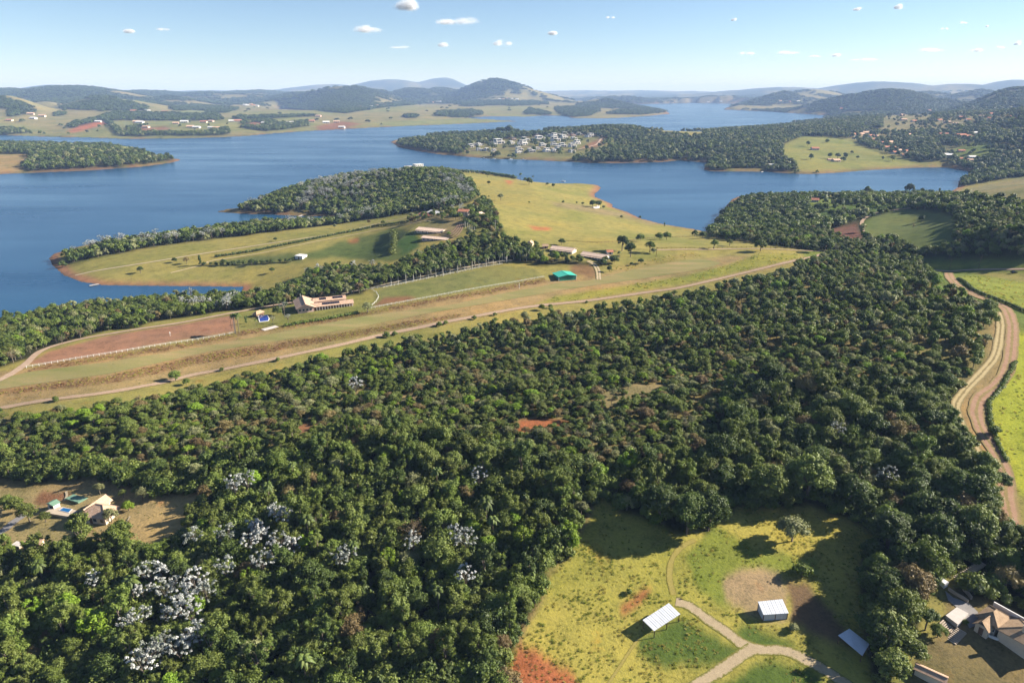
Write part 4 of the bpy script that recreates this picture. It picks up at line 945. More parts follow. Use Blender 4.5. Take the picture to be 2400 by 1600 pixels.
class Building:
    """a house laid out from its front ground corners; local x runs along the front, y to the back"""
    def __init__(s, name, label, cat, A, B, group=None, dz=0.0, off=(0, 0)):
        a, b = hit(*A), hit(*B)
        s.L = float(np.hypot(*(b - a))); s.rz = math.atan2(b[1] - a[1], b[0] - a[0])
        z = min(gz(*a), gz(*b))
        s.root = empty(name, (a[0], a[1], z + dz), s.rz, label, cat, group)
    def add(s, part, vf, mat, parent=None, smooth=False):
        return link(part, mesh_from(part, vf[0], vf[1], [M[mat] if isinstance(mat, str) else mat], smooth=smooth), parent or s.root)
    def box(s, part, x0, x1, y0, y1, z0, z1, mat, parent=None): return s.add(part, box_vf(x0, x1, y0, y1, z0, z1), mat, parent)
    def gable(s, x0, x1, y0, y1, z, h, mat, axis='x', oh=0.6, th=0.14, part='roof', wall=None):
        X0, X1, Y0, Y1 = x0 - oh, x1 + oh, y0 - oh, y1 + oh
        if axis == 'x':
            ym = (y0 + y1) / 2; dz = h * oh / max(ym - y0, 0.1)
            q = [slab([(X0, Y0, z - dz), (X1, Y0, z - dz), (X1, ym, z + h), (X0, ym, z + h)], th), slab([(X1, Y1, z - dz), (X0, Y1, z - dz), (X0, ym + 0.004, z + h - 0.004), (X1, ym + 0.004, z + h - 0.004)], th)]
            tri = [((x, y0, z - 0.05), (x, y1, z - 0.05), (x, ym, z + h - th * 1.3)) for x in (x0 + 0.02, x1 - 0.02)]
        else:
            xm = (x0 + x1) / 2; dz = h * oh / max(xm - x0, 0.1)
            q = [slab([(X0, Y0, z - dz), (xm, Y0, z + h), (xm, Y1, z + h), (X0, Y1, z - dz)], th), slab([(X1, Y0, z - dz), (X1, Y1, z - dz), (xm + 0.004, Y1, z + h - 0.004), (xm + 0.004, Y0, z + h - 0.004)], th)]
            tri = [((x0, y, z - 0.05), (x1, y, z - 0.05), (xm, y, z + h - th * 1.3)) for y in (y0 + 0.02, y1 - 0.02)]
        r = s.add(part, join(q), mat)
        if axis == 'x': rc = box_vf(X0, X1, ym - 0.16, ym + 0.16, z + h - 0.05, z + h + 0.09)
        else: rc = box_vf(xm - 0.16, xm + 0.16, Y0, Y1, z + h - 0.05, z + h + 0.09)
        s.add('ridge_cap', rc, mat, r)
        if wall:
            for tr in tri: s.add('gable_end', (list(tr), [(0, 1, 2)]), wall)
        return r
    def hip(s, x0, x1, y0, y1, z, h, mat, oh=0.6, part='roof'):
        X0, X1, Y0, Y1 = x0 - oh, x1 + oh, y0 - oh, y1 + oh
        w, d = X1 - X0, Y1 - Y0; ym, xm = (Y0 + Y1) / 2, (X0 + X1) / 2
        if w >= d: r0, r1 = (X0 + d / 2, ym, z + h), (X1 - d / 2, ym, z + h)
        else: r0, r1 = (xm, Y0 + w / 2, z + h), (xm, Y1 - w / 2, z + h)
        V = [(X0, Y0, z), (X1, Y0, z), (X1, Y1, z), (X0, Y1, z), r0, r1, (X0, Y0, z - 0.15), (X1, Y0, z - 0.15), (X1, Y1, z - 0.15), (X0, Y1, z - 0.15)]
        F = [(0, 1, 5, 4), (1, 2, 5), (2, 3, 4, 5), (3, 0, 4)] if w >= d else [(0, 1, 4), (1, 2, 5, 4), (2, 3, 5), (3, 0, 4, 5)]
        F += [(6, 7, 1, 0), (7, 8, 2, 1), (8, 9, 3, 2), (9, 6, 0, 3), (9, 8, 7, 6)]
        r = s.add(part, (V, F), mat)
        caps = []
        for a, b in ((V[0], r0), (V[3], r0), (V[1], r1), (V[2], r1), (r0, r1)) if w >= d else ((V[0], r0), (V[1], r0), (V[2], r1), (V[3], r1), (r0, r1)):
            if (Vector(a) - Vector(b)).length > 0.1: caps.append(tube([(a[0], a[1], a[2] + 0.03), (b[0], b[1], b[2] + 0.03)], [0.12, 0.12], 5))
        s.add('ridge_cap', join(caps), mat, r)
        return r
    def window(s, x, z, w, h, y=0.0, face='f', mat='glass', frame='white', part='window'):
        """front (f), back (b), right (r: x is the wall plane, y the position) window with a proud frame"""
        if face == 'f': fr, pn = box_vf(x - w / 2 - 0.08, x + w / 2 + 0.08, y - 0.05, y + 0.05, z - 0.08, z + h + 0.08), box_vf(x - w / 2, x + w / 2, y - 0.07, y - 0.02, z, z + h)
        else: fr, pn = box_vf(x - 0.05, x + 0.05, y - w / 2 - 0.08, y + w / 2 + 0.08, z - 0.08, z + h + 0.08), box_vf(x + 0.02, x + 0.07, y - w / 2, y + w / 2, z, z + h)
        o = s.add(part, fr, frame); s.add('pane', pn, mat, o); return o
    def door(s, x, w, h, y=0.0, mat='wood'):
        o = s.add('door', box_vf(x - w / 2, x + w / 2, y - 0.06, y + 0.03, 0.02, h), mat)
        s.add('handle', box_vf(x + w / 2 - 0.2, x + w / 2 - 0.12, y - 0.11, y - 0.06, h * 0.47, h * 0.5), 'metal_dull', o); return o

def ribbon(name, label, px, width, mat, up=0.1, raw=None, step=3.0, cross=7, kind='structure', smoothit=True):
    """a road or path draped over the ground"""
    P = raw if raw is not None else [hit(u, v) for u, v in px]
    P = [np.array(p, float) for p in P]
    if smoothit and len(P) > 2:                                # Catmull-Rom
        Q = [2 * P[0] - P[1]] + P + [2 * P[-1] - P[-2]]; out = []
        for i in range(1, len(Q) - 2):
            n_ = max(2, int(np.hypot(*(Q[i + 1] - Q[i])) / step))
            for k in range(n_):
                s_ = k / n_
                out.append(0.5 * (2 * Q[i] + (Q[i + 1] - Q[i - 1]) * s_ + (2 * Q[i - 1] - 5 * Q[i] + 4 * Q[i + 1] - Q[i + 2]) * s_ ** 2 + (3 * Q[i] - Q[i - 1] - 3 * Q[i + 1] + Q[i + 2]) * s_ ** 3))
        out.append(P[-1]); P = out
    else:
        out = []
        for a, b in zip(P, P[1:]):
            n_ = max(1, int(np.hypot(*(b - a)) / step)); out += [a + (b - a) * k / n_ for k in range(n_)]
        P = out + [P[-1]]
    P = np.array(P); T = np.gradient(P, axis=0); T /= np.maximum(np.linalg.norm(T, axis=1, keepdims=True), 1e-6); Nn = np.c_[-T[:, 1], T[:, 0]]
    wn_ = width / 2 * (1 + 0.45 * (fbm(P[:, 0] / 3.5, P[:, 1] / 3.5, 55, 3) - 0.5))
    V = []
    for k in range(cross):
        s_ = (k / (cross - 1)) * 2 - 1
        q = P + Nn * (wn_ * s_)[:, None]
        V.append(np.c_[q, ground(q[:, 0], q[:, 1]) + up + np.hypot(q[:, 0], q[:, 1]) * 0.00025])
    V = np.stack(V, 1).reshape(-1, 3); n_ = len(P)
    F = [(i * cross + k, i * cross + k + 1, (i + 1) * cross + k + 1, (i + 1) * cross + k) for i in range(n_ - 1) for k in range(cross - 1)]
    me_ = mesh_from(name, V, F, [mat], smooth=True)
    me_.attributes.new('across', 'FLOAT', 'POINT').data.foreach_set('value', np.tile(np.linspace(-1, 1, cross), n_).astype(np.float32))
    return tag(link(name, me_), label, None, None, kind)
def patch(name, label, px, mat, up=0.12, cell=4.0, kind='structure'):
    """a flat sheet of ground cover draped over the terrain inside an outline"""
    B = gpoly(px, 10)
    keep = [B[0]]
    for p in B[1:]:
        if np.hypot(*(p - keep[-1])) > 0.8: keep.append(p)
    B = np.array(keep)
    x0, y0 = B.min(0); x1, y1 = B.max(0)
    gx, gy = np.meshgrid(np.arange(x0, x1, cell), np.arange(y0, y1, cell)); gx, gy = gx.ravel(), gy.ravel()
    m_ = inside(gx, gy, B); gx, gy = gx[m_], gy[m_]
    pts = [Vector(p) for p in B] + [Vector((a, b)) for a, b in zip(gx, gy)]
    n_ = len(B)
    vs, es, fs, *_ = delaunay_2d_cdt(pts, [(i, (i + 1) % n_) for i in range(n_)], [list(range(n_))], 1, 1e-4)
    V = np.array([(v.x, v.y) for v in vs]); Z = ground(V[:, 0], V[:, 1]) + up
    return tag(link(name, mesh_from(name, np.c_[V, Z], fs, [mat], smooth=True)), label, None, None, kind)
def mat_dirt(name, c1, c2, ruts=None):
    t = NT(name); pos = t.n('NewGeometry').outputs['Position']
    f = t.math('ADD', t.math('MULTIPLY', t.noise(0.5, 6, 0.7, pos), 0.6), t.math('MULTIPLY', t.noise(4.0, 4, 0.7, pos), 0.4))
    return t.done(t.bsdf(t.ramp(f, [(0.32, c1), (0.62, c2)]), 0.95, 0.05, t.bump(f, 0.5, 0.2)))
def mat_ruts(name, c1, c2, grass):
    """a farm track: worn wheel ruts with grass between and along the edges"""
    t = NT(name); pos = t.n('NewGeometry').outputs['Position']
    f = t.math('ADD', t.math('MULTIPLY', t.noise(0.5, 6, 0.7, pos), 0.6), t.math('MULTIPLY', t.noise(4.0, 4, 0.7, pos), 0.4))
    ac = t.n('Attribute', attribute_name='across').outputs['Fac']
    a = t.math('ABSOLUTE', t.math('ADD', ac, t.math('MULTIPLY', t.math('SUBTRACT', t.noise(0.7, 3, 0.6, pos), 0.5), 0.35)))
    g = t.ramp(t.math('ADD', a, t.math('MULTIPLY', t.math('SUBTRACT', f, 0.5), 0.5)), [(0.12, 1.0), (0.26, 0.0), (0.62, 0.0), (0.85, 1.0)])
    c = t.mix(t.ramp(f, [(0.32, c1), (0.62, c2)]), t.ramp(f, [(0.35, [x * 0.6 for x in grass]), (0.6, grass)]), t.math('MULTIPLY', g, 0.8))
    return t.done(t.bsdf(c, 0.95, 0.05, t.bump(f, 0.5, 0.2)))
def mat_path(name, c1, c2, grass):
    """a worn path whose edges fray into the grass"""
    t = NT(name); pos = t.n('NewGeometry').outputs['Position']
    f = t.math('ADD', t.math('MULTIPLY', t.noise(0.6, 6, 0.75, pos), 0.5), t.math('MULTIPLY', t.noise(5.0, 4, 0.75, pos), 0.5))
    a = t.math('ABSOLUTE', t.n('Attribute', attribute_name='across').outputs['Fac'])
    g = t.ramp(t.math('ADD', a, t.math('MULTIPLY', t.math('SUBTRACT', t.noise(1.3, 5, 0.75, pos), 0.5), 1.3)), [(0.62, 0.0), (0.86, 1.0)])
    c = t.mix(t.ramp(f, [(0.3, c1), (0.62, c2)]), t.ramp(f, [(0.35, [x * 0.5 for x in grass]), (0.6, grass)]), g)
    return t.done(t.bsdf(c, 0.95, 0.05, t.bump(f, 0.6, 0.25)))
D_PALE = mat_dirt('pale_dirt', (0.30, 0.20, 0.135), (0.43, 0.315, 0.225)); D_RED = mat_dirt('red_dirt', (0.30, 0.17, 0.11), (0.44, 0.28, 0.19)); D_GRAVEL = mat_dirt('pale_gravel', (0.33, 0.26, 0.165), (0.46, 0.38, 0.265)); R_RED = mat_ruts('red_rutted_track', (0.25, 0.14, 0.088), (0.36, 0.23, 0.15), (0.25, 0.20, 0.075)); P_GRAVEL = mat_path('frayed_gravel', (0.26, 0.20, 0.12), (0.42, 0.33, 0.21), (0.19, 0.18, 0.045)); P_ROAD = mat_path('frayed_dirt', (0.26, 0.17, 0.115), (0.37, 0.265, 0.185), (0.22, 0.19, 0.07)); P_TRAIL = mat_path('trodden_grass', (0.22, 0.18, 0.05), (0.31, 0.255, 0.075), (0.25, 0.21, 0.05)); R_TAN = mat_ruts('straw_track', (0.34, 0.26, 0.13), (0.44, 0.35, 0.19), (0.20, 0.155, 0.07)); R_PALE = mat_ruts('pale_rutted_track', (0.34, 0.25, 0.15), (0.46, 0.36, 0.24), (0.16, 0.16, 0.05)); D_TAN = mat_dirt('tan_track', (0.34, 0.27, 0.14), (0.46, 0.37, 0.21))

# ------------------------------------------------------------------ roads, paths, airstrip
def mat_strip():
    t = NT('mown_airstrip_grass'); pos = t.n('NewGeometry').outputs['Position']
    mp = t.n('Mapping', {'Vector': pos, 'Rotation': (0, 0, R(-19)), 'Scale': (0.02, 0.12, 0.1)}).outputs[0]
    a = t.noise(1.0, 5, 0.6, mp); b = t.noise(0.9, 5, 0.7, pos)
    c = t.ramp(t.math('ADD', t.math('MULTIPLY', a, 0.7), t.math('MULTIPLY', b, 0.3)), [(0.34, (0.145, 0.15, 0.05)), (0.5, (0.205, 0.18, 0.072)), (0.66, (0.29, 0.205, 0.10))])
    return t.done(t.bsdf(c, 0.95, 0.05, t.bump(b, 0.3, 0.1)))
patch('airstrip', 'mown grass airstrip with tan edges running past the green hangar', [(-90, 905), (0, 888), (66, 872), (255, 848), (408, 824), (600, 790), (855, 741), (1059, 714), (1153, 693), (1306, 664), (1383, 657), (1450, 640), (1510, 626), (1600, 611), (1640, 606), (1691, 616), (1670, 625), (1602, 638), (1500, 654), (1331, 678), (1153, 709), (1000, 735), (830, 769), (600, 807), (485, 825), (255, 876), (0, 912), (-90, 926)], mat_strip(), 0.14, 5.0)
ribbon('dirt_road', 'pale dirt road along the upper edge of the big forest', [(-100, 975), (36, 950), (219, 924), (357, 901), (454, 878), (535, 863), (651, 839), (784, 811), (901, 784), (1000, 764), (1110, 742), (1242, 719), (1383, 704), (1510, 686), (1600, 673), (1730, 643), (1883, 607), (1940, 592)], 5.0, P_ROAD)
ribbon('dirt_road', 'pale road curving past the brown riding ground to the pool garden', [(-60, 908), (0, 890), (55, 858), (102, 820), (180, 797), (255, 783), (340, 769), (421, 757), (548, 733), (640, 716), (730, 702)], 4.0, D_PALE, 0.16)
ribbon('dirt_track', 'reddish farm track curving down the right side of the forest', [(2223, 640), (2234, 660), (2259, 678), (2290, 694), (2330, 709), (2358, 725), (2371, 757), (2371, 805), (2361, 866), (2335, 904), (2300, 930), (2288, 965), (2300, 1006), (2326, 1047), (2342, 1076), (2355, 1114), (2358, 1162), (2366, 1200), (2375, 1240)], 5.6, R_RED, 0.12)
ribbon('dirt_track', 'straw coloured mown strip between the forest and the red track', [(2339, 732), (2345, 760), (2335, 827), (2306, 868), (2262, 915), (2240, 952), (2255, 1000), (2278, 1040), (2305, 1085)], 4.0, R_TAN, 0.08)
ribbon('dirt_road', 'sandy road crossing behind the forest to the wooden pole', [(2130, 626), (2160, 631), (2221, 636), (2272, 633), (2400, 631), (2560, 634)], 3.0, D_PALE, 0.16)
ribbon('gravel_path', 'pale gravel path from the metal canopy across the meadow into the shade', [(1584, 1409), (1617, 1420), (1659, 1451), (1704, 1481), (1746, 1512), (1790, 1522), (1840, 1524), (1894, 1548), (1950, 1580), (2010, 1625)], 3.6, P_GRAVEL, 0.02, step=1.2)
ribbon('gravel_path', 'pale gravel path forking to the bottom edge of the meadow', [(1765, 1519), (1735, 1537), (1689, 1570), (1640, 1600), (1590, 1640)], 3.4, P_GRAVEL, 0.05, step=1.2)
ribbon('footpath', 'faint worn trail curving up the meadow from the gravel path', [(1578.5, 1393.7), (1569.5, 1351.8), (1575.5, 1309.8), (1599.5, 1279.8), (1629.5, 1264.9)], 1.8, P_TRAIL, 0.02, step=1.0)
ribbon('footpath', 'faint narrow trail running down the meadow below the open canopy', [(1497, 1494), (1473.6, 1528.6), (1450, 1565), (1420, 1610)], 0.8, P_TRAIL, 0.02, step=1.0)
ribbon('footpath', 'thin straight footpath along the grassy peninsula', [(176, 646), (250, 631), (332, 618), (500, 591), (600, 576), (700, 561), (806, 544), (900, 521), (959, 510)], 2.2, D_GRAVEL, 0.14)
ribbon('footpath', 'narrow track below the dark hedge row on the peninsula', [(400, 640), (480, 620), (500, 611), (640, 588), (760, 563), (880, 540), (967, 524), (1010, 518)], 2.0, D_TAN, 0.14)
ribbon('footpath', 'track along the fence across the yellow pasture', [(1540, 586), (1620, 585), (1704, 584), (1806, 584), (1934, 590)], 2.6, D_PALE, 0.14)
ribbon('driveway', 'two rut driveway climbing from the airstrip to the tiled house', [(1404, 656), (1403, 645), (1402, 636), (1397, 625), (1389, 617), (1378, 612)], 4.2, R_PALE, 0.12)
ribbon('driveway', 'palm lined drive behind the white paddock fence', [(760, 700), (830, 683), (872, 675), (905, 667), (1000, 647), (1128, 620), (1200, 610)], 4.0, D_GRAVEL, 0.12)
ribbon('dirt_track', 'narrow track between the ploughed plot and the green slope', [(2150, 486), (2080, 494), (2045, 503), (2024, 515), (2019, 528), (2024, 545), (2032, 556)], 3.2, D_PALE, 0.14)
for k_, lb_ in enumerate(('innermost', 'second', 'third', 'outermost')):
    ribbon('terrace_path', 'reddish terrace line curving right of the hilltop houses, %s' % lb_, [(1040 + 4 * k_, 553 + 4 * k_), (1058 + 4 * k_, 545 + 3 * k_), (1070 + 4 * k_, 533 + 2 * k_), (1074 + 4 * k_, 522 + k_)], 1.0, D_RED, 0.1)
ribbon('dirt_road', 'street through the lakeside estate of white houses', [(1065, 358), (1130, 350), (1200, 347), (1280, 346), (1340, 352), (1390, 342), (1410, 325)], 6, D_PALE, 0.3, step=12)
ribbon('dirt_road', 'red dirt road along the back of the lakeside estate', [(1180, 326), (1240, 321), (1300, 318), (1390, 317), (1425, 322)], 6, D_RED, 0.3, step=12)
# ------------------------------------------------------------------ sheet-metal canopies in the near meadow
def corner3(px, up): 
    p = hit(px[0], px[1], up); return Vector((p[0], p[1], gz(*p) + up))
def canopy(label, C, hts, n, walls=False, post_mat='wood'):
    """C: four roof corners in order, hts: height of each above the ground; n sheets across edge 0-1"""
    W = [corner3(c, h) for c, h in zip(C, hts)]
    cen = sum(W, Vector()) / 4; z0 = min(gz(w.x, w.y) for w in W)
    root = empty('metal_shed', (cen.x, cen.y, z0), 0, label, 'shed', 'small metal sheds on the near meadow')
    Lc = [w - Vector((cen.x, cen.y, z0)) for w in W]
    for k in range(n):
        a, b = k / n, (k + 1) / n - 0.006
        V, F = [], []
        for j in range(9):                                    # trapezoid profile across the sheet
            s_ = a + (b - a) * j / 8; hgt = 0.022 if j % 4 in (1, 2) else 0.0
            p, q = Lc[0].lerp(Lc[1], s_), Lc[3].lerp(Lc[2], s_)
            V += [tuple(p + Vector((0, 0, hgt))), tuple(q + Vector((0, 0, hgt)))]
        F = [(2 * j, 2 * j + 2, 2 * j + 3, 2 * j + 1) for j in range(8)]
        nv = len(V); V += [(x, y, z - 0.03) for x, y, z in V]; F += [(2 * j + nv + 1, 2 * j + nv + 3, 2 * j + nv + 2, 2 * j + nv) for j in range(8)]
        F += [(0, 1, nv + 1, nv), (nv + 16, nv + 17, 17, 16)] + [(2 * j, 2 * j + nv, 2 * j + 2 + nv, 2 * j + 2) for j in range(8)] + [(2 * j + 1, 2 * j + 3, 2 * j + 3 + nv, 2 * j + 1 + nv) for j in range(8)]
        link('roof_sheet', mesh_from('roof_sheet', V, F, [M['metal']]), root)
    ins = [l.lerp((Lc[0] + Lc[1] + Lc[2] + Lc[3]) / 4, 0.07) for l in Lc]
    mids = [ins[0].lerp(ins[1], 0.5), ins[3].lerp(ins[2], 0.5)]
    for p in ins + mids:
        g = gz(cen.x + p.x, cen.y + p.y) - z0
        link('post', mesh_from('post', *box_vf(p.x - 0.09, p.x + 0.09, p.y - 0.09, p.y + 0.09, g - 0.5, p.z - 0.05), [M[post_mat]]), root)
    for p, q in ((ins[0], ins[1]), (ins[3], ins[2])):
        v, f = tube([tuple(p - Vector((0, 0, 0.1))), tuple(q - Vector((0, 0, 0.1)))], [0.09, 0.09], 4); link('beam', mesh_from('beam', v, f, [M[post_mat]]), root)
    if walls:
        for i in range(4):
            p, q = ins[i], ins[(i + 1) % 4]
            gp, gq = gz(cen.x + p.x, cen.y + p.y) - z0 - 0.4, gz(cen.x + q.x, cen.y + q.y) - z0 - 0.4
            m_ = 8; V, F = [], []
            nn = Vector((q.y - p.y, p.x - q.x, 0)).normalized()
            for j in range(m_ * 2 + 1):
                s_ = j / (m_ * 2); c = p.lerp(q, s_) + nn * (0.04 if j % 2 else 0); V += [(c.x, c.y, gp + (gq - gp) * s_), (c.x, c.y, c.z - 0.08)]
            F = [(2 * j, 2 * j + 2, 2 * j + 3, 2 * j + 1) for j in range(m_ * 2)]
            link('wall', mesh_from('wall', V, F, [M['metal_dull']]), root)
    return root
canopy('open canopy with bright metal roof beside the red cut bank on the meadow', [(1506, 1452), (1568, 1412), (1595, 1438), (1533, 1478)], (2.9, 2.9, 2.6, 2.6), 7)
canopy('walled metal shed with white sheet roof on the bare earth patch', [(1776, 1409), (1834, 1403), (1849, 1436), (1789, 1440)], (2.9, 2.9, 2.2, 2.2), 6, walls=True)
canopy('metal roofed canopy standing in tree shade by the gravel path', [(1964, 1488), (1991, 1472), (2038, 1508), (2021, 1536)], (2.7, 2.7, 2.4, 2.4), 3)

# ------------------------------------------------------------------ big tiled house, bottom right
def roofed(name, label, cat, C, wall_h, rise, tile, wall='cream', style='hip', group=None, oh=0.7, base_up=None, wins=0):
    """building whose four eave corners (FL, FR, BR, BL) are image pixels unprojected at height wall_h"""
    W = [hit(c[0], c[1], wall_h) for c in C]
    a, b = W[0], W[1]; ex = (b - a); L = np.hypot(*ex); ex = ex / L; ey = np.array((-ex[1], ex[0]))
    d = max(2.0, 0.5 * (np.dot(W[2] - W[1], ey) + np.dot(W[3] - W[0], ey)))
    L = 0.5 * (L + abs(np.dot(W[2] - W[3], ex)))
    z = min(gz(*(a + ex * L * i + ey * d * j)) for i in (0, 1) for j in (0, 1))
    z = 0.5 * (z + gz(*((W[0] + W[2]) / 2)))
    B_ = Building.__new__(Building); B_.L, B_.rz = L, math.atan2(ex[1], ex[0]); B_.D = d
    B_.root = empty(name, (a[0], a[1], z), B_.rz, label, cat, group)
    B_.box('wall', oh, L - oh, oh, d - oh, -1.5, wall_h, wall)
    if style == 'hip': B_.hip(oh, L - oh, oh, d - oh, wall_h, rise, tile, oh)
    elif style in ('x', 'y'): B_.gable(oh, L - oh, oh, d - oh, wall_h, rise, tile, style, oh, wall=wall)
    elif style == 'flat': B_.box('roof', 0, L, 0, d, wall_h, wall_h + 0.25, tile)
    for k in range(wins):
        B_.window(oh + (L - 2 * oh) * (k + 0.5) / wins, wall_h * 0.32, 1.3, wall_h * 0.42, oh)
    return B_
BR = roofed('tiled_house', 'sprawling house with brown hipped tile roofs at the bottom right', 'house', [(2286.5, 1437.7), (2337.2, 1473.1), (2377.4, 1447.3), (2324.8, 1412)], 3.4, 1.9, 'tile_brown', 'cream', 'hip', wins=3)
L_, D_ = BR.L, BR.D
BR.box('wall', L_ + 0.2, L_ + 9.5, 0.4, D_ + 1.8, -1.5, 3.2, 'cream'); BR.hip(L_ + 0.2, L_ + 9.5, 0.4, D_ + 1.8, 3.2, 2.0, 'tile_brown', 0.7)
BR.box('wall', L_ * 0.22, L_ * 0.78, -1.9, 0.6, -1.5, 3.0, 'cream'); BR.gable(L_ * 0.22, L_ * 0.78, -2.2, D_ * 0.5, 3.0, 1.6, 'tile_brown', 'y', 0.5)
BR.box('chimney', L_ + 4.2, L_ + 5.0, D_ * 0.35, D_ * 0.35 + 0.8, 4.2, 6.4, 'cream')
BR.box('parapet', 0.6, L_ + 9.0, D_ + 0.25 + 0.5, D_ + 0.62 + 0.5, -1.0, 4.5, 'white')
BR.door(L_ * 0.5, 1.1, 2.2, -1.96)
def poly_slab(name, label, cat, px, th, mat, up=0.35, kind=None, root=None, group=None):
    """a flat terrace with corners placed from image pixels, level, standing proud of the ground"""
    P = [hit(u, v) for u, v in px]; z = max(gz(*p) for p in P) + up
    c = sum(P) / len(P)
    V = [(p[0] - c[0], p[1] - c[1], 0) for p in P]; n_ = len(P)
    V += [(x, y, -th) for x, y, _ in V]
    F = [tuple(range(n_)), tuple(range(2 * n_ - 1, n_ - 1, -1))] + [(i, i + n_, (i + 1) % n_ + n_, (i + 1) % n_) for i in range(n_)]
    bm = bmesh.new(); me_ = mesh_from(name, V, F, [M[mat]]); bm.from_mesh(me_); bmesh.ops.recalc_face_normals(bm, faces=bm.faces); bm.to_mesh(me_); bm.free()
    o = link(name, me_, None, (c[0], c[1], z))
    return tag(o, label, cat, group, kind)
def stairs(label, A, B, width, n, mat='stone'):
    """flight of steps from bottom A to top B (pixels)"""
    a, b = hit(*A), hit(*B); L = float(np.hypot(*(b - a))); rz = math.atan2(b[1] - a[1], b[0] - a[0])
    za, zb = gz(*a), gz(*b) + 0.3; rise = max(0.14, (zb - za) / n)
    root = empty('garden_stairs', (a[0], a[1], za), rz, label, 'stairs', 'garden stairs around the tiled house')
    m_ = mesh_from('step', *box_vf(0, L / n * 0.6, -width / 2, width / 2, -0.45, rise), [M[mat]])  # short treads leave dark gaps that stand in for riser shadows
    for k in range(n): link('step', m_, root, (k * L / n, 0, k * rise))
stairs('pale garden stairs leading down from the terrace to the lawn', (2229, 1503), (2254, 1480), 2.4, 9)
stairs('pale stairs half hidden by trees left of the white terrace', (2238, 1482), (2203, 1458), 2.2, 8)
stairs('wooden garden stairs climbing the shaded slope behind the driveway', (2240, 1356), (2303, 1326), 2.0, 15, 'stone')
poly_slab('terrace', 'pinkish white terrace slab between the trees and the tiled house', 'terrace', [(2214.8, 1447.3), (2241.6, 1472.2), (2268.4, 1441.6), (2241.6, 1424.4)], 1.6, 'concrete', 0.4)
poly_slab('terrace', 'white topped retaining wall block under the trees above the terrace', 'terrace', [(2188, 1357), (2212, 1379), (2221, 1373), (2196, 1353)], 2.0, 'white', 1.0)
patch('driveway', 'grey paved drive between the terrace and the tiled house', [(2215, 1384), (2234, 1400), (2272, 1414), (2292, 1434), (2291, 1464), (2272, 1472), (2259, 1446), (2241, 1422), (2222, 1407)], M['paving'], 0.12, 2.0)
def curved_wall(name, label, cat, px, h, th, mat, smooth=True):
    P = [hit(u, v) for u, v in px]; P = np.array(P)
    if smooth:
        for _ in range(2): P = np.concatenate([P[:1]] + [np.stack([0.75 * a + 0.25 * b, 0.25 * a + 0.75 * b]) for a, b in zip(P, P[1:])] + [P[-1:]])
    T = np.gradient(P, axis=0); T /= np.maximum(np.linalg.norm(T, axis=1, keepdims=True), 1e-6); N_ = np.c_[-T[:, 1], T[:, 0]] * th / 2
    c = P.mean(0); z = ground(P[:, 0], P[:, 1]); z0 = float(z.min()); V, F = [], []
    for p, n_, zz in zip(P, N_, z):
        for q, dz in ((p - n_, -0.4), (p + n_, -0.4), (p + n_, h), (p - n_, h)): V.append((q[0] - c[0], q[1] - c[1], zz - z0 + dz))
    for i in range(len(P) - 1): F += [(4 * i + a, 4 * i + (a + 1) % 4, 4 * i + 4 + (a + 1) % 4, 4 * i + 4 + a) for a in range(4)]
    F += [(3, 2, 1, 0), tuple(4 * (len(P) - 1) + a for a in range(4))]
    return tag(link(name, mesh_from(name, V, F, [M[mat]]), None, (c[0], c[1], z0)), label, cat)
curved_wall('garden_wall', 'low curved white garden wall below the tiled house', 'wall', [(2306, 1464), (2296, 1457), (2289, 1463), (2293, 1474), (2306, 1486), (2330, 1497), (2358, 1505), (2385, 1520)], 0.8, 0.35, 'white')
curved_wall('garden_wall', 'low stone wall beside the shaded grey driveway', 'wall', [(2222, 1382), (2240, 1394), (2258, 1404), (2268, 1412)], 0.9, 0.4, 'stone', False)
curved_wall('garden_wall', 'short rubble wall standing below the shaded stairs', 'wall', [(2256, 1381), (2268, 1393), (2276, 1404)], 1.0, 0.5, 'stone', False)
LB = roofed('outbuilding', 'long low outbuilding with pinkish sheet roof at the bottom edge', 'outbuilding', [(2142, 1562), (2215, 1601), (2232, 1585), (2151.7, 1545.8)], 2.6, 0.5, 'tile', 'cream', 'x', oh=0.4)

# ------------------------------------------------------------------ house with pool, left
H1 = roofed('tiled_house', 'pale tiled house with two roof wings beside the bright blue pool', 'house', [(183.8, 1211), (246, 1217), (289, 1180), (232, 1172)], 3.0, 2.6, 'tile', 'cream', 'hip', oh=1.0, wins=3)
d1 = H1.D
H1.box('wall', -1.2, 2.6, d1 * 0.35, d1 + 2.6, -1.5, 2.9, 'cream'); H1.gable(-1.2, 2.6, d1 * 0.3, d1 + 2.6, 2.9, 1.4, 'tile', 'y', 0.7)
H1.door(H1.L * 0.35, 1.1, 2.1, 1.0)
G1 = roofed('garden_shed', 'small white shed with dull green roof above the pool', 'shed', [(107, 1180), (127, 1186), (131, 1171), (121, 1165)], 2.4, 0.5, 'green_pale', 'white', 'y', oh=0.3, wins=1)
G1.door(G1.L * 0.75, 0.8, 1.9, 0.3)
poly_slab('court_slab', 'flat faded green slab behind the pale tiled house', 'slab', [(154, 1173.5), (184, 1181), (206, 1167), (173, 1161)], 0.5, 'green_pale', 0.25)
PD = poly_slab('pool_deck', 'pale stone deck round the bright blue pool', 'pool deck', [(104, 1208.6), (162.8, 1214), (184, 1198), (168.4, 1193.5), (148.7, 1190), (130.5, 1191)], 0.8, 'stone', 0.15)
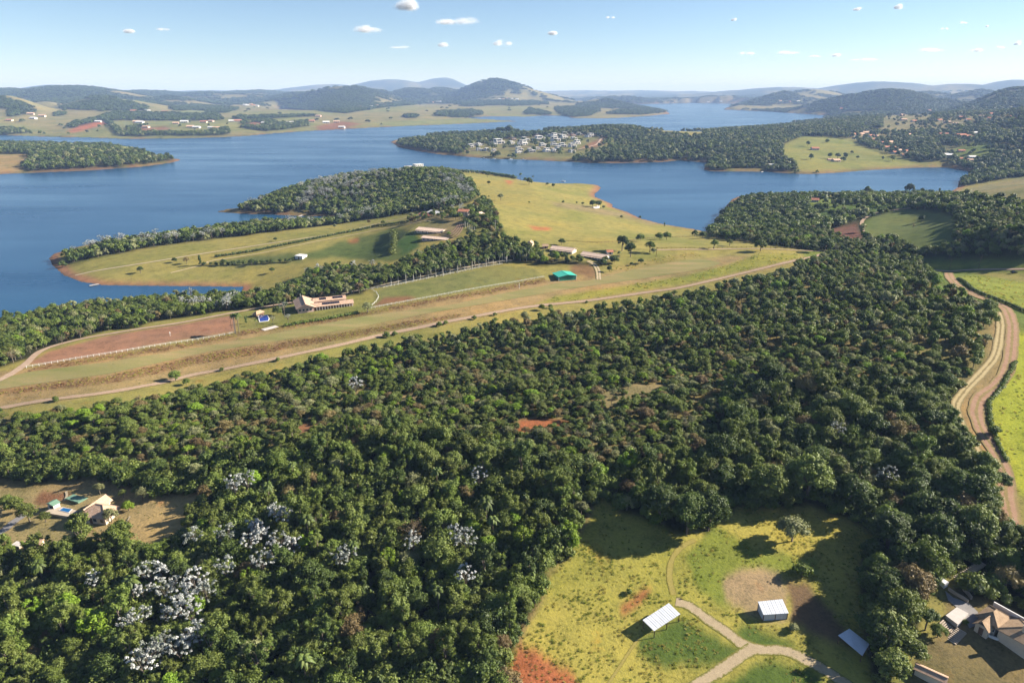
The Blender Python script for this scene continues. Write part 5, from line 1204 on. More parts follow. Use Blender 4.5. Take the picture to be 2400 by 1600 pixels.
def pool(label, px, mat, rim='white', up=0.1, group='swimming pools', top=None):
    P = [hit(u, v) for u, v in px]; z = max(gz(*p) for p in P) + up if top is None else top; c = sum(P) / len(P)
    q = [(p[0] - c[0], p[1] - c[1]) for p in P]; n_ = len(q)
    root = empty('swimming_pool', (c[0], c[1], z), 0, label, 'swimming pool', group)
    link('water', mesh_from('water', [(x, y, 0.06) for x, y in q], [tuple(range(n_))], [M[mat]]), root)
    V = [(x * 1.0, y * 1.0, 0.1) for x, y in q] + [(x * 1.16, y * 1.16, 0.1) for x, y in q] + [(x * 1.16, y * 1.16, -0.6) for x, y in q] + [(x, y, -0.6) for x, y in q]
    F = [(i, (i + 1) % n_, n_ + (i + 1) % n_, n_ + i) for i in range(n_)] + [(n_ + i, n_ + (i + 1) % n_, 2 * n_ + (i + 1) % n_, 2 * n_ + i) for i in range(n_)] + [((i + 1) % n_, i, 3 * n_ + i, 3 * n_ + (i + 1) % n_) for i in range(n_)]
    link('rim', mesh_from('rim', V, F, [M[rim]]), root)
    return root
pool('bright blue swimming pool on a stone deck by the tiled house', [(140.3, 1200.2), (161.4, 1204), (168.4, 1194.8), (148.7, 1193.1)], 'pool', 'concrete', 0.22, top=PD.location.z + 0.02)
roofed('outbuilding', 'small building with pinkish roof half hidden by trees below the pool', 'outbuilding', [(53, 1284), (104, 1271), (126, 1259), (98, 1250.7)], 2.4, 0.9, 'tile', 'cream', 'x', oh=0.4)
ribbon('footpath', 'grey paved driveway coming in from the left edge under the trees', [(-60, 1262), (0, 1248), (30, 1225), (60, 1205)], 3.0, M['paving'], 0.1, step=1.5)
ribbon('footpath', 'thin pale footpath beside the pool house lawn', [(155, 1152), (157, 1162), (151, 1174)], 0.8, D_GRAVEL, 0.14, step=1.0)
ribbon('footpath', 'thin pale path crossing the dry lawn of the pool house', [(305, 1210), (295, 1228), (286, 1242)], 0.5, D_GRAVEL, 0.14, step=1.0)
roofed('stone_tank', 'low stone tank in the bare yard at the left edge', 'tank', [(26, 1278), (45, 1281), (48, 1273), (30, 1271)], 0.9, 0.2, 'concrete', 'stone', 'flat', oh=0.1)

# ------------------------------------------------------------------ horse stable with solar panels
B = Building('horse_stable', 'long horse stable with pale tiled roofs, stall doors and solar panels', 'stable', (732, 729.6), (828.5, 716.6))
L = B.L
B.box('wall', 0, L, 0.6, 5.6, -1.5, 2.8, 'pink'); fr_ = B.gable(-0.5, L, 0, 6.2, 2.9, 1.3, 'tile', 'x', 0.5, wall='pink')
B.box('wall', 3.0, L - 3, 12.2, 17.2, -1.5, 2.8, 'pink'); B.gable(2.4, L - 3, 11.6, 17.8, 2.9, 1.3, 'tile', 'x', 0.5, wall='pink')
B.box('wall', -8.5, 1.0, -0.5, 18, -1.5, 3.2, 'pink'); B.gable(-9, 1.4, -1.2, 18.6, 3.3, 2.3, 'tile', 'y', 0.8, wall='pink')
B.box('courtyard', 1.0, L - 1, 6.4, 11.4, -1.0, 0.25, 'concrete')
nd = 14
for k in range(nd):
    x = 1.2 + (L - 1.8) * (k + 0.5) / nd
    B.door(x, 1.0, 2.1, 0.58, 'wood')
    B.box('pillar', x + (L - 1.8) / nd / 2 - 0.12, x + (L - 1.8) / nd / 2 + 0.12, -0.35, -0.1, -1.0, 2.62, 'white')
B.box('plinth', -0.2, L + 0.2, -0.6, 0.55, -1.5, 0.04, 'concrete')
def panels(x0, n, y_in, y_out, z0, rise, run):
    for k in range(n):
        a = 0.35; z_a = z0 + rise * (y_in / run) + 0.12; z_b = z0 + rise * (y_out / run) + 0.12
        V, F = slab([(x0 + k * 1.08, y_in + B_OFF, z_a), (x0 + k * 1.08 + 1.0, y_in + B_OFF, z_a), (x0 + k * 1.08 + 1.0, y_out + B_OFF, z_b), (x0 + k * 1.08, y_out + B_OFF, z_b)], 0.05)
        B.add('solar_panel', (V, F), 'solar')
B_OFF = 0.0; panels(6.6, 10, 0.9, 2.7, 2.9, 1.3, 3.1)
B_OFF = 11.6; panels(6.2, 4, 0.9, 2.7, 2.9, 1.3, 3.1); panels(14.6, 6, 0.9, 2.7, 2.9, 1.3, 3.1)
for k in range(4): B.window(-7.4 + k * 2.2, 1.0, 1.2, 1.2, -0.5)
pool('deep blue pool with white rim on the lawn beside the palms', [(606.5, 743.4), (609.6, 754), (628, 751.8), (630.3, 747), (626.4, 741)], 'pool_deep', 'white', 0.05)
roofed('straw_hut', 'small brown hut with thatch roof at the pool lawn', 'hut', [(590, 735), (600, 736), (603, 728), (592, 727)], 2.2, 1.4, 'tile_brown', 'wood', 'hip', oh=0.5)
poly_slab('stone_ramp', 'grey and white stone slab on the airstrip bank below the pool', 'slab', [(612, 772), (620, 775), (653, 766), (645, 763)], 0.5, 'concrete', 0.15)
# ------------------------------------------------------------------ green hangar
B = Building('aircraft_hangar', 'green metal hangar with gable roof beside the airstrip', 'hangar', (1310, 658.9), (1350.3, 655.7))
L = B.L; DH = 11.5
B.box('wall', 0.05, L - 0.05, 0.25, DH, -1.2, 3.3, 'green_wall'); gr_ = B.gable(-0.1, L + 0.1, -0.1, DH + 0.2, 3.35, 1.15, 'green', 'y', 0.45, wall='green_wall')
for x in (0.0, L): B.box('corner_post', x - 0.14, x + 0.14, 0.05, 0.33, -1.0, 3.25, 'white')
nseam = 6
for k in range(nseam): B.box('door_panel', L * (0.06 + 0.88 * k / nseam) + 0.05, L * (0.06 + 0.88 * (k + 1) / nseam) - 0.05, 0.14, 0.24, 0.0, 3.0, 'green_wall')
# ------------------------------------------------------------------ tiled farm houses above the hangar
def farm(name, label, cat, A_, B__, depth, h, rise, tile='tile', wall='cream', axis='x', wins=4, porch=True, oh=0.7, group='tiled farm buildings'):
    b = Building(name, label, cat, A_, B__, group); L = b.L
    b.box('wall', 0, L, 0, depth, -1.5, h, wall); b.gable(0, L, 0, depth, h + 0.05, rise, tile, axis, oh, wall=wall)
    for k in range(wins): b.window(L * (k + 0.5) / wins, h * 0.35, 1.3, h * 0.4, 0.0)
    if porch:
        b.box('porch_roof', -0.3, L + 0.3, -2.4, -0.05 - oh, h - 0.75, h - 0.6, tile)
        for k in range(5): b.box('post', L * k / 4 - 0.1, L * k / 4 + 0.1, -2.2, -2.0, -1.0, h - 0.76, 'white')
    b.door(L * 0.5, 1.1, 2.1, 0.0)
    return b
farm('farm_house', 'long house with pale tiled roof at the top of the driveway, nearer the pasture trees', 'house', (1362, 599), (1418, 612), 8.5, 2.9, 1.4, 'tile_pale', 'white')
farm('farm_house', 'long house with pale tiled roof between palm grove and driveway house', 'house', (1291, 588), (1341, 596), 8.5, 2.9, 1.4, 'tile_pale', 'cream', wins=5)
farm('outbuilding', 'small brown roofed outbuilding at the left end of the tiled houses', 'outbuilding', (1273, 583), (1284, 583), 5, 2.4, 1.0, 'tile_brown', 'pink', 'x', 1, False)
farm('outbuilding', 'small red roofed outbuilding at the right end of the tiled houses', 'outbuilding', (1424, 597), (1436, 597), 5, 2.5, 1.0, 'tile_red', 'white', 'x', 1, False)
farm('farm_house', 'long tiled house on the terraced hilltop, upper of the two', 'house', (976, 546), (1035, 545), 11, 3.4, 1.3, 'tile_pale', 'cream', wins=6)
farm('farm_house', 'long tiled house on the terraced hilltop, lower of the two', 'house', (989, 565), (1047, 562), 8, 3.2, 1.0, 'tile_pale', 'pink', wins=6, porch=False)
farm('farm_house', 'low building with bright white roof behind the hilltop houses', 'house', (1002, 503), (1038, 500), 11, 2.6, 1.6, 'white', 'pink', wins=3, porch=False)
farm('farm_house', 'pink walled cottage left of the white roofed building', 'house', (982, 507), (1003, 506), 7, 2.8, 1.2, 'tile_red', 'pink', wins=2, porch=False)
farm('farm_house', 'two storey cottage with red tiled roof among the hilltop trees', 'house', (1074, 506), (1096, 506), 8, 4.6, 1.5, 'tile_red', 'cream', wins=3, porch=False)
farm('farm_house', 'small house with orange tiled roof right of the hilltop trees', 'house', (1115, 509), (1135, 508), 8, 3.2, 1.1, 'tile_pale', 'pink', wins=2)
farm('farm_house', 'thatched round roof hut among the palms near the paddock', 'hut', (1236, 576), (1248, 577), 6, 2.4, 1.4, 'tile', 'cream', 'y', 1, False)
b = Building('farm_shed', 'small white box shed alone on the green peninsula slope', 'shed', (692, 607), (709, 608)); b.box('wall', 0, b.L, 0, 7, -1.0, 2.9, 'white'); b.box('roof', -0.3, b.L + 0.3, -0.3, 7.3, 2.95, 3.15, 'white'); b.door(b.L * 0.5, 1.2, 2.1); b.window(b.L, 1.0, 1.2, 1.0, 3.5, 'r')
b = Building('water_tower', 'small cream tower standing in the palm grove', 'tower', (1182, 606), (1187, 606)); b.box('wall', 0, 2.4, 0, 2.4, -1, 6.5, 'cream'); b.hip(0, 2.4, 0, 2.4, 6.5, 0.7, 'tile', 0.3); b.window(1.2, 4.2, 0.7, 0.9)
b = Building('hilltop_house', 'white house on top of the wooded hill peninsula', 'house', (975, 398), (993, 397)); b.box('wall', 0, b.L, 0, 12, -2, 10.0, 'white'); b.box('roof', -0.6, b.L + 0.6, -0.6, 12.6, 10.02, 10.4, 'white'); [b.window(b.L * (k + .5) / 4, 7.2, 2, 1.6) for k in range(4)]
b = Building('hilltop_house', 'low pale house left of the white hilltop house', 'house', (950, 400), (966, 399)); b.box('wall', 0, b.L, 0, 10, -2, 7.0, 'white'); b.gable(0, b.L, 0, 10, 7.0, 1.2, 'concrete', 'x', 0.5, wall='white'); [b.window(b.L * (k + .5) / 3, 4.8, 2, 1.4) for k in range(3)]
farm('farm_house', 'white house with red tiled roof in the field behind the right woods', 'house', (1902, 474), (1918, 474), 9, 3.2, 1.8, 'tile_red', 'white', wins=3, porch=False)
farm('farm_shed', 'tiny pale hut under the shore trees of the yellow pasture', 'hut', (1394, 489), (1405, 488), 5, 2.6, 0.8, 'concrete', 'white', 'x', 1, False)
# ------------------------------------------------------------------ lakeside estate: white modern houses
ORD = ['first', 'second', 'third', 'fourth', 'fifth', 'sixth', 'seventh', 'eighth', 'ninth', 'tenth', 'eleventh', 'twelfth', 'thirteenth', 'fourteenth', 'fifteenth', 'sixteenth']
def pmesh(part, vf, mat): return (part, mesh_from(part, vf[0], vf[1], [M[mat]]))
def modern(seed, wall='white'):
    """parts of a two storey flat roofed house: lower block, upper block, roofs, window bands, garage"""
    rng = random.Random(seed); w, d = rng.uniform(13, 17), rng.uniform(10, 13); uw, ud = w * rng.uniform(0.5, 0.75), d * rng.uniform(0.6, 0.9); ux = rng.choice([0, w - uw]) ; uy = rng.uniform(0, d - ud)
    P = [pmesh('wall', box_vf(0, w, 0, d, -3, 3.6), wall), pmesh('roof', box_vf(-0.4, w + 0.4, -0.4, d + 0.4, 3.62, 3.95), 'white' if wall != 'white' or rng.random() < .7 else 'concrete')]
    P += [pmesh('upper_wall', box_vf(ux, ux + uw, uy, uy + ud, 3.97, 7.2), wall), pmesh('upper_roof', box_vf(ux - 0.5, ux + uw + 0.5, uy - 0.9, uy + ud + 0.4, 7.22, 7.55), rng.choice(['white', 'white', 'grey']))]
    P += [pmesh('window', box_vf(w * 0.08, w * 0.55, -0.12, 0.1, 0.4, 3.0), 'glass'), pmesh('window', box_vf(w * 0.62, w * 0.9, -0.12, 0.1, 0.2, 2.8), 'dark'), pmesh('window', box_vf(ux + uw * 0.12, ux + uw * 0.88, uy - 0.12, uy + 0.1, 4.6, 6.8), 'glass'), pmesh('window', box_vf(ux - 0.12, ux + 0.1, uy + ud * 0.2, uy + ud * 0.7, 4.7, 6.6), 'glass')]
    P += [pmesh('terrace', box_vf(w * 0.1, w * 0.9, -4, -0.45, -3, 0.12), 'stone')]
    return P, w
def tiled(seed, tile='tile_red'):
    rng = random.Random(seed); w, d, h = rng.uniform(11, 15), rng.uniform(8, 10), 3.0
    b = Building.__new__(Building); b.root = None; P = [pmesh('wall', box_vf(0, w, 0, d, -2, h), rng.choice(['white', 'cream', 'pink']))]
    ym = d / 2; P.append(pmesh('roof', join([slab([(-.7, -.9, h - .3), (w + .7, -.9, h - .3), (w + .7, ym, h + 2.0), (-.7, ym, h + 2.0)], .15), slab([(w + .7, d + .9, h - .3), (-.7, d + .9, h - .3), (-.7, ym, h + 1.99), (w + .7, ym, h + 1.99)], .15)]), tile))
    P += [pmesh('window', box_vf(w * .12, w * .3, -.1, .1, .9, 2.1), 'glass'), pmesh('window', box_vf(w * .7, w * .88, -.1, .1, .9, 2.1), 'glass'), pmesh('door', box_vf(w * .45, w * .55, -.1, .1, 0, 2.1), 'wood')]
    return P, w
PM = [modern(k) for k in range(7)] + [modern(30, 'grey'), modern(31, 'brick')]
PT = [tiled(k, 'tile_red') for k in range(3)] + [tiled(k + 10, 'tile') for k in range(2)] + [tiled(20, 'white')]
def put_house(name, label, proto, u, v, wpx, rz, group, cat='house', parts=None):
    P, w = proto; p = hit(u, v); dist = math.hypot(p[0], p[1])
    sc = (wpx * dist / FPX / w) if wpx else 1.0
    sc = min(max(sc, 0.45), 2.0)
    root = empty(name, (p[0], p[1], gz(*p)), rz, label, cat, group)
    for nm, me_ in P[:parts]:
        link(nm, me_, root, (-w / 2 * sc, 0, 0), None, sc)
    return root
ESTATE = [ # pixels read off a zoomed image crop (x, y, width, kind)
    (1470, 205, 80, 0), (1560, 205, 90, 1), (1650, 195, 80, 2), (1740, 180, 80, 3), (1850, 195, 70, 8), (1950, 185, 80, 4), (2120, 210, 110, 0), (1290, 205, 60, 8), (1310, 275, 130, 1), (1395, 245, 70, 2), (1715, 230, 110, 5), (1590, 275, 120, 3),
    (1560, 345, 100, 6), (1690, 365, 110, 4), (1390, 355, 110, 2), (1105, 265, 100, 7), (1080, 335, 120, 1), (1000, 350, 110, 0), (910, 260, 70, 8), (890, 315, 80, 3), (700, 315, 140, 5), (600, 345, 100, 6), (390, 345, 90, 2), (290, 348, 70, 4), (230, 375, 90, 1),
    (510, 430, 80, 3), (590, 440, 80, 0), (370, 420, 80, 6), (1010, 425, 100, 5), (1000, 462, 90, 2), (1200, 450, 110, 7), (1440, 440, 90, 1), (1550, 440, 80, 4), (1850, 370, 100, 3), (1910, 320, 120, 0), (1840, 455, 90, 6), (1290, 410, 70, 5), (420, 430, 60, 4), (1870, 245, 80, 2), (1620, 400, 80, 1)]
look = {0: 'white flat roofed', 1: 'white two storey', 2: 'bright white', 3: 'broad white', 4: 'pale white', 5: 'long white', 6: 'compact white', 7: 'grey walled', 8: 'raw brick'}
rows = {'back': [], 'upper': [], 'middle': [], 'lakefront': []}
for e in ESTATE: rows['back' if e[1] < 220 else 'upper' if e[1] < 300 else 'middle' if e[1] < 400 else 'lakefront'].append(e)
for rn, lst in rows.items():
    lst.sort()
    for i, (x, y, w, kd) in enumerate(lst):
        put_house('estate_house', '%s house, %s from the left in the %s row of the lakeside estate' % (look[kd], ORD[i], rn), PM[kd], 1070 + x / 6.72, 290 + y / 6.72, w / 6.72 * 1.02, R(random.uniform(24, 48)), 'white houses of the lakeside estate')
for i, (x, y, w) in enumerate(((440, 270, 110), (330, 240, 100))):
    put_house('estate_house', ('red roofed house behind the estate by the dark trees', 'brown roofed house at the back left of the estate')[i], PT[i * 3], 1070 + x / 6.72, 290 + y / 6.72, w / 6.72, R(5), 'tiled houses behind the estate')
# ------------------------------------------------------------------ villages on the right shore
VIL = [(290, 155), (225, 142), (380, 142), (430, 128), (310, 190), (480, 208), (520, 238), (500, 168), (680, 215), (750, 208), (740, 245), (610, 300), (690, 303), (770, 312), (750, 355), (800, 368), (840, 342), (930, 352), (960, 378), (880, 152), (970, 150), (580, 165), (660, 250), (900, 395)]
VIL.sort()
for i, (x, y) in enumerate(VIL):
    nm = ORD[i % 12] + (' from its left end' if i < 12 else ' from its middle')
    put_house('village_house', 'red roofed house in the village above the green lakeside field, %s' % nm, PT[i % 5], 1950 + x / 5.227, 290 + y / 5.227, random.uniform(11, 15), R(random.uniform(5, 40)), 'red roofed village houses on the right shore')
for u, v, w, kd, lb in ((2214, 320, 15, 1, 'red roofed house by round trees above the right meadow'), (2256, 321, 17, 0, 'long red roofed house left of the pair above the shaded slope'), (2273, 323, 16, 2, 'red roofed house right of the pair above the shaded slope'), (2264, 315, 14, 4, 'pale roofed house behind the red roofed pair on the slope'), (2287, 314, 12, 5, 'small white roofed house at the slope trees'),
                        (2226, 367, 18, 5, 'white roofed shed on the right shore near the bay end'), (2250, 375, 13, 0, 'red roofed cottage near the end of the bay'), (2281, 371, 14, 5, 'white roofed cottage near the end of the bay'), (2275, 378, 12, 3, 'pale tiled cottage by the shaded shore trees'),
                        (1826, 368, 14, 0, 'red roofed house at the edge of the woods left of the green field'), (1963, 380, 16, 4, 'tiled house under trees on the green point'), (1948, 377, 12, 3, 'small tiled house left under trees on the green point'), (1810, 390, 15, 5, 'white roofed boathouse among trees at the point'), (1912, 352, 14, 1, 'brown roofed house beside round trees in the green field'),
                        (2255, 356, 12, 0, 'brown roofed house in the shaded trees of the right slope')):
    put_house('shore_house', lb, PT[kd], u, v, w, R(random.uniform(-10, 20)), 'houses along the right shore')
UP = [(2300, 274), (2322, 279), (2350, 284), (2372, 276), (2290, 288), (2312, 291), (2337, 290), (2222, 289), (2205, 284), (2270, 283), (2255, 277), (2360, 270), (2330, 271), (2240, 292), (2385, 282), (2118, 272), (2120, 283), (2145, 286), (2180, 262), (1975, 257), (1905, 300), (1930, 297)]
UP.sort()
for i, (u, v) in enumerate(UP):
    where = 'among trees behind the bay' if u < 2000 else 'in the open tan field below the dark hill' if u < 2160 else 'in the hillside village at the far right'
    put_house('hill_house', 'small tiled house %s, %s of its group' % (where, ORD[[q for q in UP if (q[0] < 2000) == (u < 2000) and (q[0] < 2160) == (u < 2160)].index((u, v))]), PT[i % 5], u, v, random.uniform(8, 12), R(random.uniform(-20, 30)), 'houses of the hillside village')
# ------------------------------------------------------------------ far north shore: farms and villages
NS = [(320, 288), (326, 289), (340, 300), (432, 288), (476, 288), (493, 286), (446, 300), (459, 301), (493, 301), (507, 303), (544, 286), (558, 286), (731, 286), (745, 274), (765, 289), (789, 288), (20, 284), (71, 269), (75, 279), (97, 274), (229, 287), (312, 262), (345, 262), (385, 264), (800, 300), (412, 291), (618, 290), (600, 285), (655, 296), (680, 290)]
NS.sort()
for i, (u, v) in enumerate(NS):
    where = 'on the hazy slope at the far left' if u < 200 else 'inside the hedged plots of the north shore' if u < 560 else 'near the tree rows at the tan north shore'
    sub = [q for q in NS if (q[0] < 200) == (u < 200) and (q[0] < 560) == (u < 560)]
    k = sub.index((u, v))
    put_house('north_shore_house', 'tiny house %s, %s from left' % (where, ORD[k] if k < 16 else 'last but %s' % ('one', 'two', 'three', 'four', 'five')[min(4, len(sub) - 1 - k)]), PT[(0, 3, 5, 4, 5)[i % 5]], u, v, random.uniform(10, 15), R(random.uniform(-10, 25)), 'small houses along the north shore')
FV = [(574, 247), (580, 248), (588, 246), (594, 248), (601, 249), (1004, 240), (1012, 238), (1018, 241), (1026, 240), (1034, 239), (1042, 241), (1050, 240), (1030, 235), (1172, 233), (1180, 234), (1188, 232), (1200, 233), (1212, 234), (830, 255), (842, 252), (855, 254), (868, 251), (884, 249), (900, 247), (1660, 240), (1690, 239), (1830, 238), (1850, 240), (1872, 239)]
for i, (u, v) in enumerate(FV):
    where = 'white hillside buildings above the small pond' if u < 700 else 'village left below the bare hill' if u < 950 else 'village at the foot of the dome hill' if u < 1100 else 'hamlet right of the dome hill' if u < 1300 else 'far right shore hamlet'
    g_ = [q for q in FV if (q[0] < 700) == (u < 700) and (q[0] < 950) == (u < 950) and (q[0] < 1100) == (u < 1100) and (q[0] < 1300) == (u < 1300)]
    put_house('distant_house', 'tiny far house, %s of the %s' % (ORD[g_.index((u, v))], where), PT[(5, 5, 3, 0)[i % 4]], u, v, random.uniform(8, 12), R(random.uniform(-10, 30)), 'houses of the far villages', parts=2)
# ------------------------------------------------------------------ boats, jetties, poles, car, fences
def boat(label, u, v, L=7, rz=0.3):
    p = at_z(u, v, 0); root = empty('motor_boat', (p[0], p[1], 0.0), rz, label, 'boat', 'boats on the reservoir')
    V = [(-L / 2, -1.1, 0.9), (L * .25, -1.1, 1.0), (L / 2, 0, 1.2), (L * .25, 1.1, 1.0), (-L / 2, 1.1, 0.9), (-L / 2, -.8, -.3), (L * .2, -.7, -.3), (L * .42, 0, -.2), (L * .2, .7, -.3), (-L / 2, .8, -.3)]
    link('hull', mesh_from('hull', V, [(0, 1, 2, 3, 4), (5, 6, 1, 0), (6, 7, 2, 1), (7, 8, 3, 2), (8, 9, 4, 3), (9, 5, 0, 4), (9, 8, 7, 6, 5)], [M['boat']]), root)
    c = link('cabin', mesh_from('cabin', *box_vf(-L * .2, L * .12, -.8, .8, 1.0, 2.2), [M['boat']]), root); link('windscreen', mesh_from('windscreen', *box_vf(L * .12, L * .13 + .05, -.7, .7, 1.4, 2.1), [M['glass']]), c)
boat('white motor boat alone on the water off the yellow pasture', 1320, 426, 9, 0.2)
boat('white boat moored at the estate shore, leftmost', 1135, 372.5, 13, 0.1); boat('small white boat at the estate shore, second from left', 1157, 373.5, 9, 0.2); boat('white boat at the estate shore below the grey house', 1197, 374, 10, 0.4); boat('white boat at the estate shore, rightmost', 1227, 375.5, 13, 0.0)
def jetty(label, A_, B__, w):
    a, b = at_z(*A_), at_z(*B__); L = float(np.hypot(*(b - a))); root = empty('jetty', (a[0], a[1], 0), math.atan2(b[1] - a[1], b[0] - a[0]), label, 'jetty', 'wooden jetties')
    n_ = max(4, int(L / 1.2)); me_ = mesh_from('plank', *box_vf(0, L / n_ * .9, -w / 2, w / 2, .55, .68), [M['concrete']])
    for k in range(n_): link('plank', me_, root, (k * L / n_, 0, 0))
    pm = mesh_from('pile', *tube([(0, 0, -2), (0, 0, .9)], [.14, .14], 6), [M['wood']])
    for k in range(4):
        for s_ in (-1, 1): link('pile', pm, root, (L * (k + .5) / 4, s_ * w * .52, 0))
jetty('pale jetty at the red tip of the grassy peninsula', (210, 671), (232, 667), 2.4)
jetty('pale jetty in the inlet below the wooded hill', (700, 508.5), (712, 504), 3.0)
jetty('small white jetty on the far green point', (1785, 404.5), (1792, 400), 3.0)
def pole(label, u, v, h, mat='wood', arm=True):
    p = hit(u, v); root = empty('utility_pole', (p[0], p[1], gz(*p)), 0.3, label, 'pole', 'wooden and concrete poles')
    link('shaft', mesh_from('shaft', *tube([(0, 0, -.5), (0, 0, h)], [.17, .11], 7), [M[mat]]), root)
    if arm: link('crossarm', mesh_from('crossarm', *box_vf(-1, 1, -.06, .06, h - .7, h - .55), [M[mat]]), root)
pole('wooden utility pole standing by the sandy road at the right', 2293, 631, 9); pole('utility pole beside the track junction behind the forest', 2225, 632, 8); pole('tall thin pole at the right edge of the hilltop houses', 1161, 545, 11, 'concrete'); pole('pole beside the long tiled house with driveway', 1538, 602, 8)
pole('pale lamp post on the fence end of the riding ground', 551, 781, 10, 'post', False); pole('thin dark post left of the pale lamp post', 543, 770, 8, 'wood', False); pole('thin post on the bank below the paddock fence', 1217, 676, 4, 'post', False); pole('white pole at the left end of the stable roof', 706, 712, 7, 'post', False)
p = hit(2376, 640); root = empty('parked_car', (p[0], p[1], gz(*p)), 0.1, 'dark car parked on the grass below the sandy road', 'car')
link('body', mesh_from('body', [(-2.1, -.85, .35), (2.1, -.85, .35), (2.1, .85, .35), (-2.1, .85, .35), (-2.1, -.85, .9), (2.1, -.85, .8), (2.1, .85, .8), (-2.1, .85, .9)], box_vf(0, 1, 0, 1, 0, 1)[1], [M['car']]), root)
cb = link('cabin', mesh_from('cabin', [(-1.6, -.78, .9), (1.0, -.78, .86), (1.0, .78, .86), (-1.6, .78, .9), (-1.2, -.65, 1.45), (.3, -.65, 1.45), (.3, .65, 1.45), (-1.2, .65, 1.45)], box_vf(0, 1, 0, 1, 0, 1)[1], [M['car']]), root)
for s_ in (-1, 1): link('side_window', mesh_from('side_window', [(-1.4, s_ * .77, .97), (.75, s_ * .77, .95), (.25, s_ * .67, 1.4), (-1.1, s_ * .67, 1.4)], [(0, 1, 2, 3)], [M['glass']]), cb)
wm = mesh_from('wheel', *tube([(0, -.1, 0), (0, .1, 0)], [.33, .33], 10), [M['dark']])
for x in (-1.35, 1.35):
    for y in (-.8, .8): link('wheel', wm, root, (x, y, .33))
def fence(label, px, mat='post', step=2.6, h=1.25, rails=2, pr=0.09):
    """post and rail fence; posts and rails follow the ground"""
    P = [hit(u, v) for u, v in px]; pts = []
    for a, b_ in zip(P, P[1:]):
        n_ = max(1, int(np.hypot(*(b_ - a)) / step)); pts += [a + (b_ - a) * k / n_ for k in range(n_)]
    pts.append(P[-1]); c = pts[0]; z0 = gz(*c)
    root = empty('rail_fence', (c[0], c[1], z0), 0, label, 'fence', 'post and rail fences')
    pv, rv = [], []
    L3 = [(p[0] - c[0], p[1] - c[1], gz(*p) - z0) for p in pts]
    for x, y, z in L3: pv.append(box_vf(x - pr, x + pr, y - pr, y + pr, z - .4, z + h))
    for r_ in range(rails):
        hh = h * (0.92 - 0.45 * r_)
        for a, b_ in zip(L3, L3[1:]): rv.append(tube([(a[0], a[1] - pr, a[2] + hh), (b_[0], b_[1] - pr, b_[2] + hh)], [pr * .75] * 2, 4))
    tag(link('posts', mesh_from('posts', *join(pv), [M[mat]]), root), kind='stuff'); tag(link('rails', mesh_from('rails', *join(rv), [M[mat]]), root), kind='stuff')
fence('white rail fence along the lower side of the paddock', [(870, 723), (946, 709), (1000, 699), (1100, 680), (1153, 671), (1275, 650)])
fence('white rail fence between the paddock and the palm drive', [(872, 678), (898, 675), (1000, 654), (1100, 633), (1128, 627), (1178, 620)])
fence('white rail fence curving at the stable end of the paddock', [(872, 680), (882, 686), (888, 697), (882, 708), (870, 719)])
fence('white rail fence along the lower edge of the brown riding ground', [(62, 862), (150, 847), (260, 829), (400, 806), (551, 781)])
fence('dark wire fence line across the yellow pasture', [(1320, 565), (1400, 570), (1470, 566), (1560, 556), (1600, 556)], 'wood', 4, 1.2)
fence('dark fence line along the track in the yellow pasture', [(1540, 583), (1704, 581), (1806, 581), (1880, 584)], 'wood', 4, 1.2)
p = hit(399, 787); tag(link('marker_post', mesh_from('marker_post', *tube([(0, 0, -.3), (0, 0, 1.6), (0, 0, 1.61), (0, 0, 2.3)], [.1, .1, .35, .3], 6), [M['post']]), None, (p[0], p[1], gz(*p))), 'small white marker post on the brown riding ground', 'post')
# ------------------------------------------------------------------ keep plants out of buildings
bpy.context.view_layer.update()
FOOT = []
for o in list(COL.objects):
    if o.parent is None and o.type == 'EMPTY' and o.get('category') in ('house', 'shed', 'stable', 'hangar', 'hut', 'outbuilding', 'tower', 'tank', 'swimming pool', 'stairs'):
        mn, mx = np.array((1e9, 1e9)), np.array((-1e9, -1e9))
        for c in o.children:
            if c.type != 'MESH': continue
            bb = np.array([(c.matrix_local @ Vector(q))[:2] for q in c.bound_box]); mn = np.minimum(mn, bb.min(0)); mx = np.maximum(mx, bb.max(0))
        FOOT.append((o.location.x, o.location.y, o.rotation_euler.z, mn, mx))
SLABS = [o for o in COL.objects if o.parent is None and o.type == 'MESH' and o.get('category') in ('terrace', 'slab', 'pool deck', 'wall')]
for o in SLABS:
    bb = np.array([q[:2] for q in o.bound_box]); FOOT.append((o.location.x, o.location.y, 0.0, bb.min(0), bb.max(0)))
ROADS = [o for o in COL.objects if o.type == 'MESH' and o.name.split('.')[0] in ('dirt_road', 'dirt_track', 'gravel_path', 'driveway', 'airstrip', 'footpath')]
RPTS = []
for o in ROADS:
    a = np.zeros(len(o.data.vertices) * 3); o.data.vertices.foreach_get('co', a); a = a.reshape(-1, 3)[:, :2]; RPTS.append(a[np.hypot(a[:, 0], a[:, 1]) < 1200])
RPTS = np.concatenate(RPTS)
RCELL = set(map(tuple, np.floor(RPTS / 3.0).astype(int)))
def clear_of(x, y, m=1.0, front=None):
    """True where no building, terrace or road stands; front: free strip before a house, grows with distance"""
    ok = np.ones(len(x), bool)
    for (ox, oy, rz, mn, mx) in FOOT:
        d = math.hypot(ox, oy); fr = m + (1.0 if d < 400 else 5.0 if d < 900 else 16.0)
        near = np.nonzero((np.abs(x - ox) < 70) & (np.abs(y - oy) < 70))[0]
        if len(near) == 0: continue
        c, s_ = math.cos(rz), math.sin(rz); dx, dy = x[near] - ox, y[near] - oy
        lx, ly = c * dx + s_ * dy, -s_ * dx + c * dy
        ok[near] &= ~((lx > mn[0] - m) & (lx < mx[0] + m) & (ly > mn[1] - fr) & (ly < mx[1] + m))
    return ok
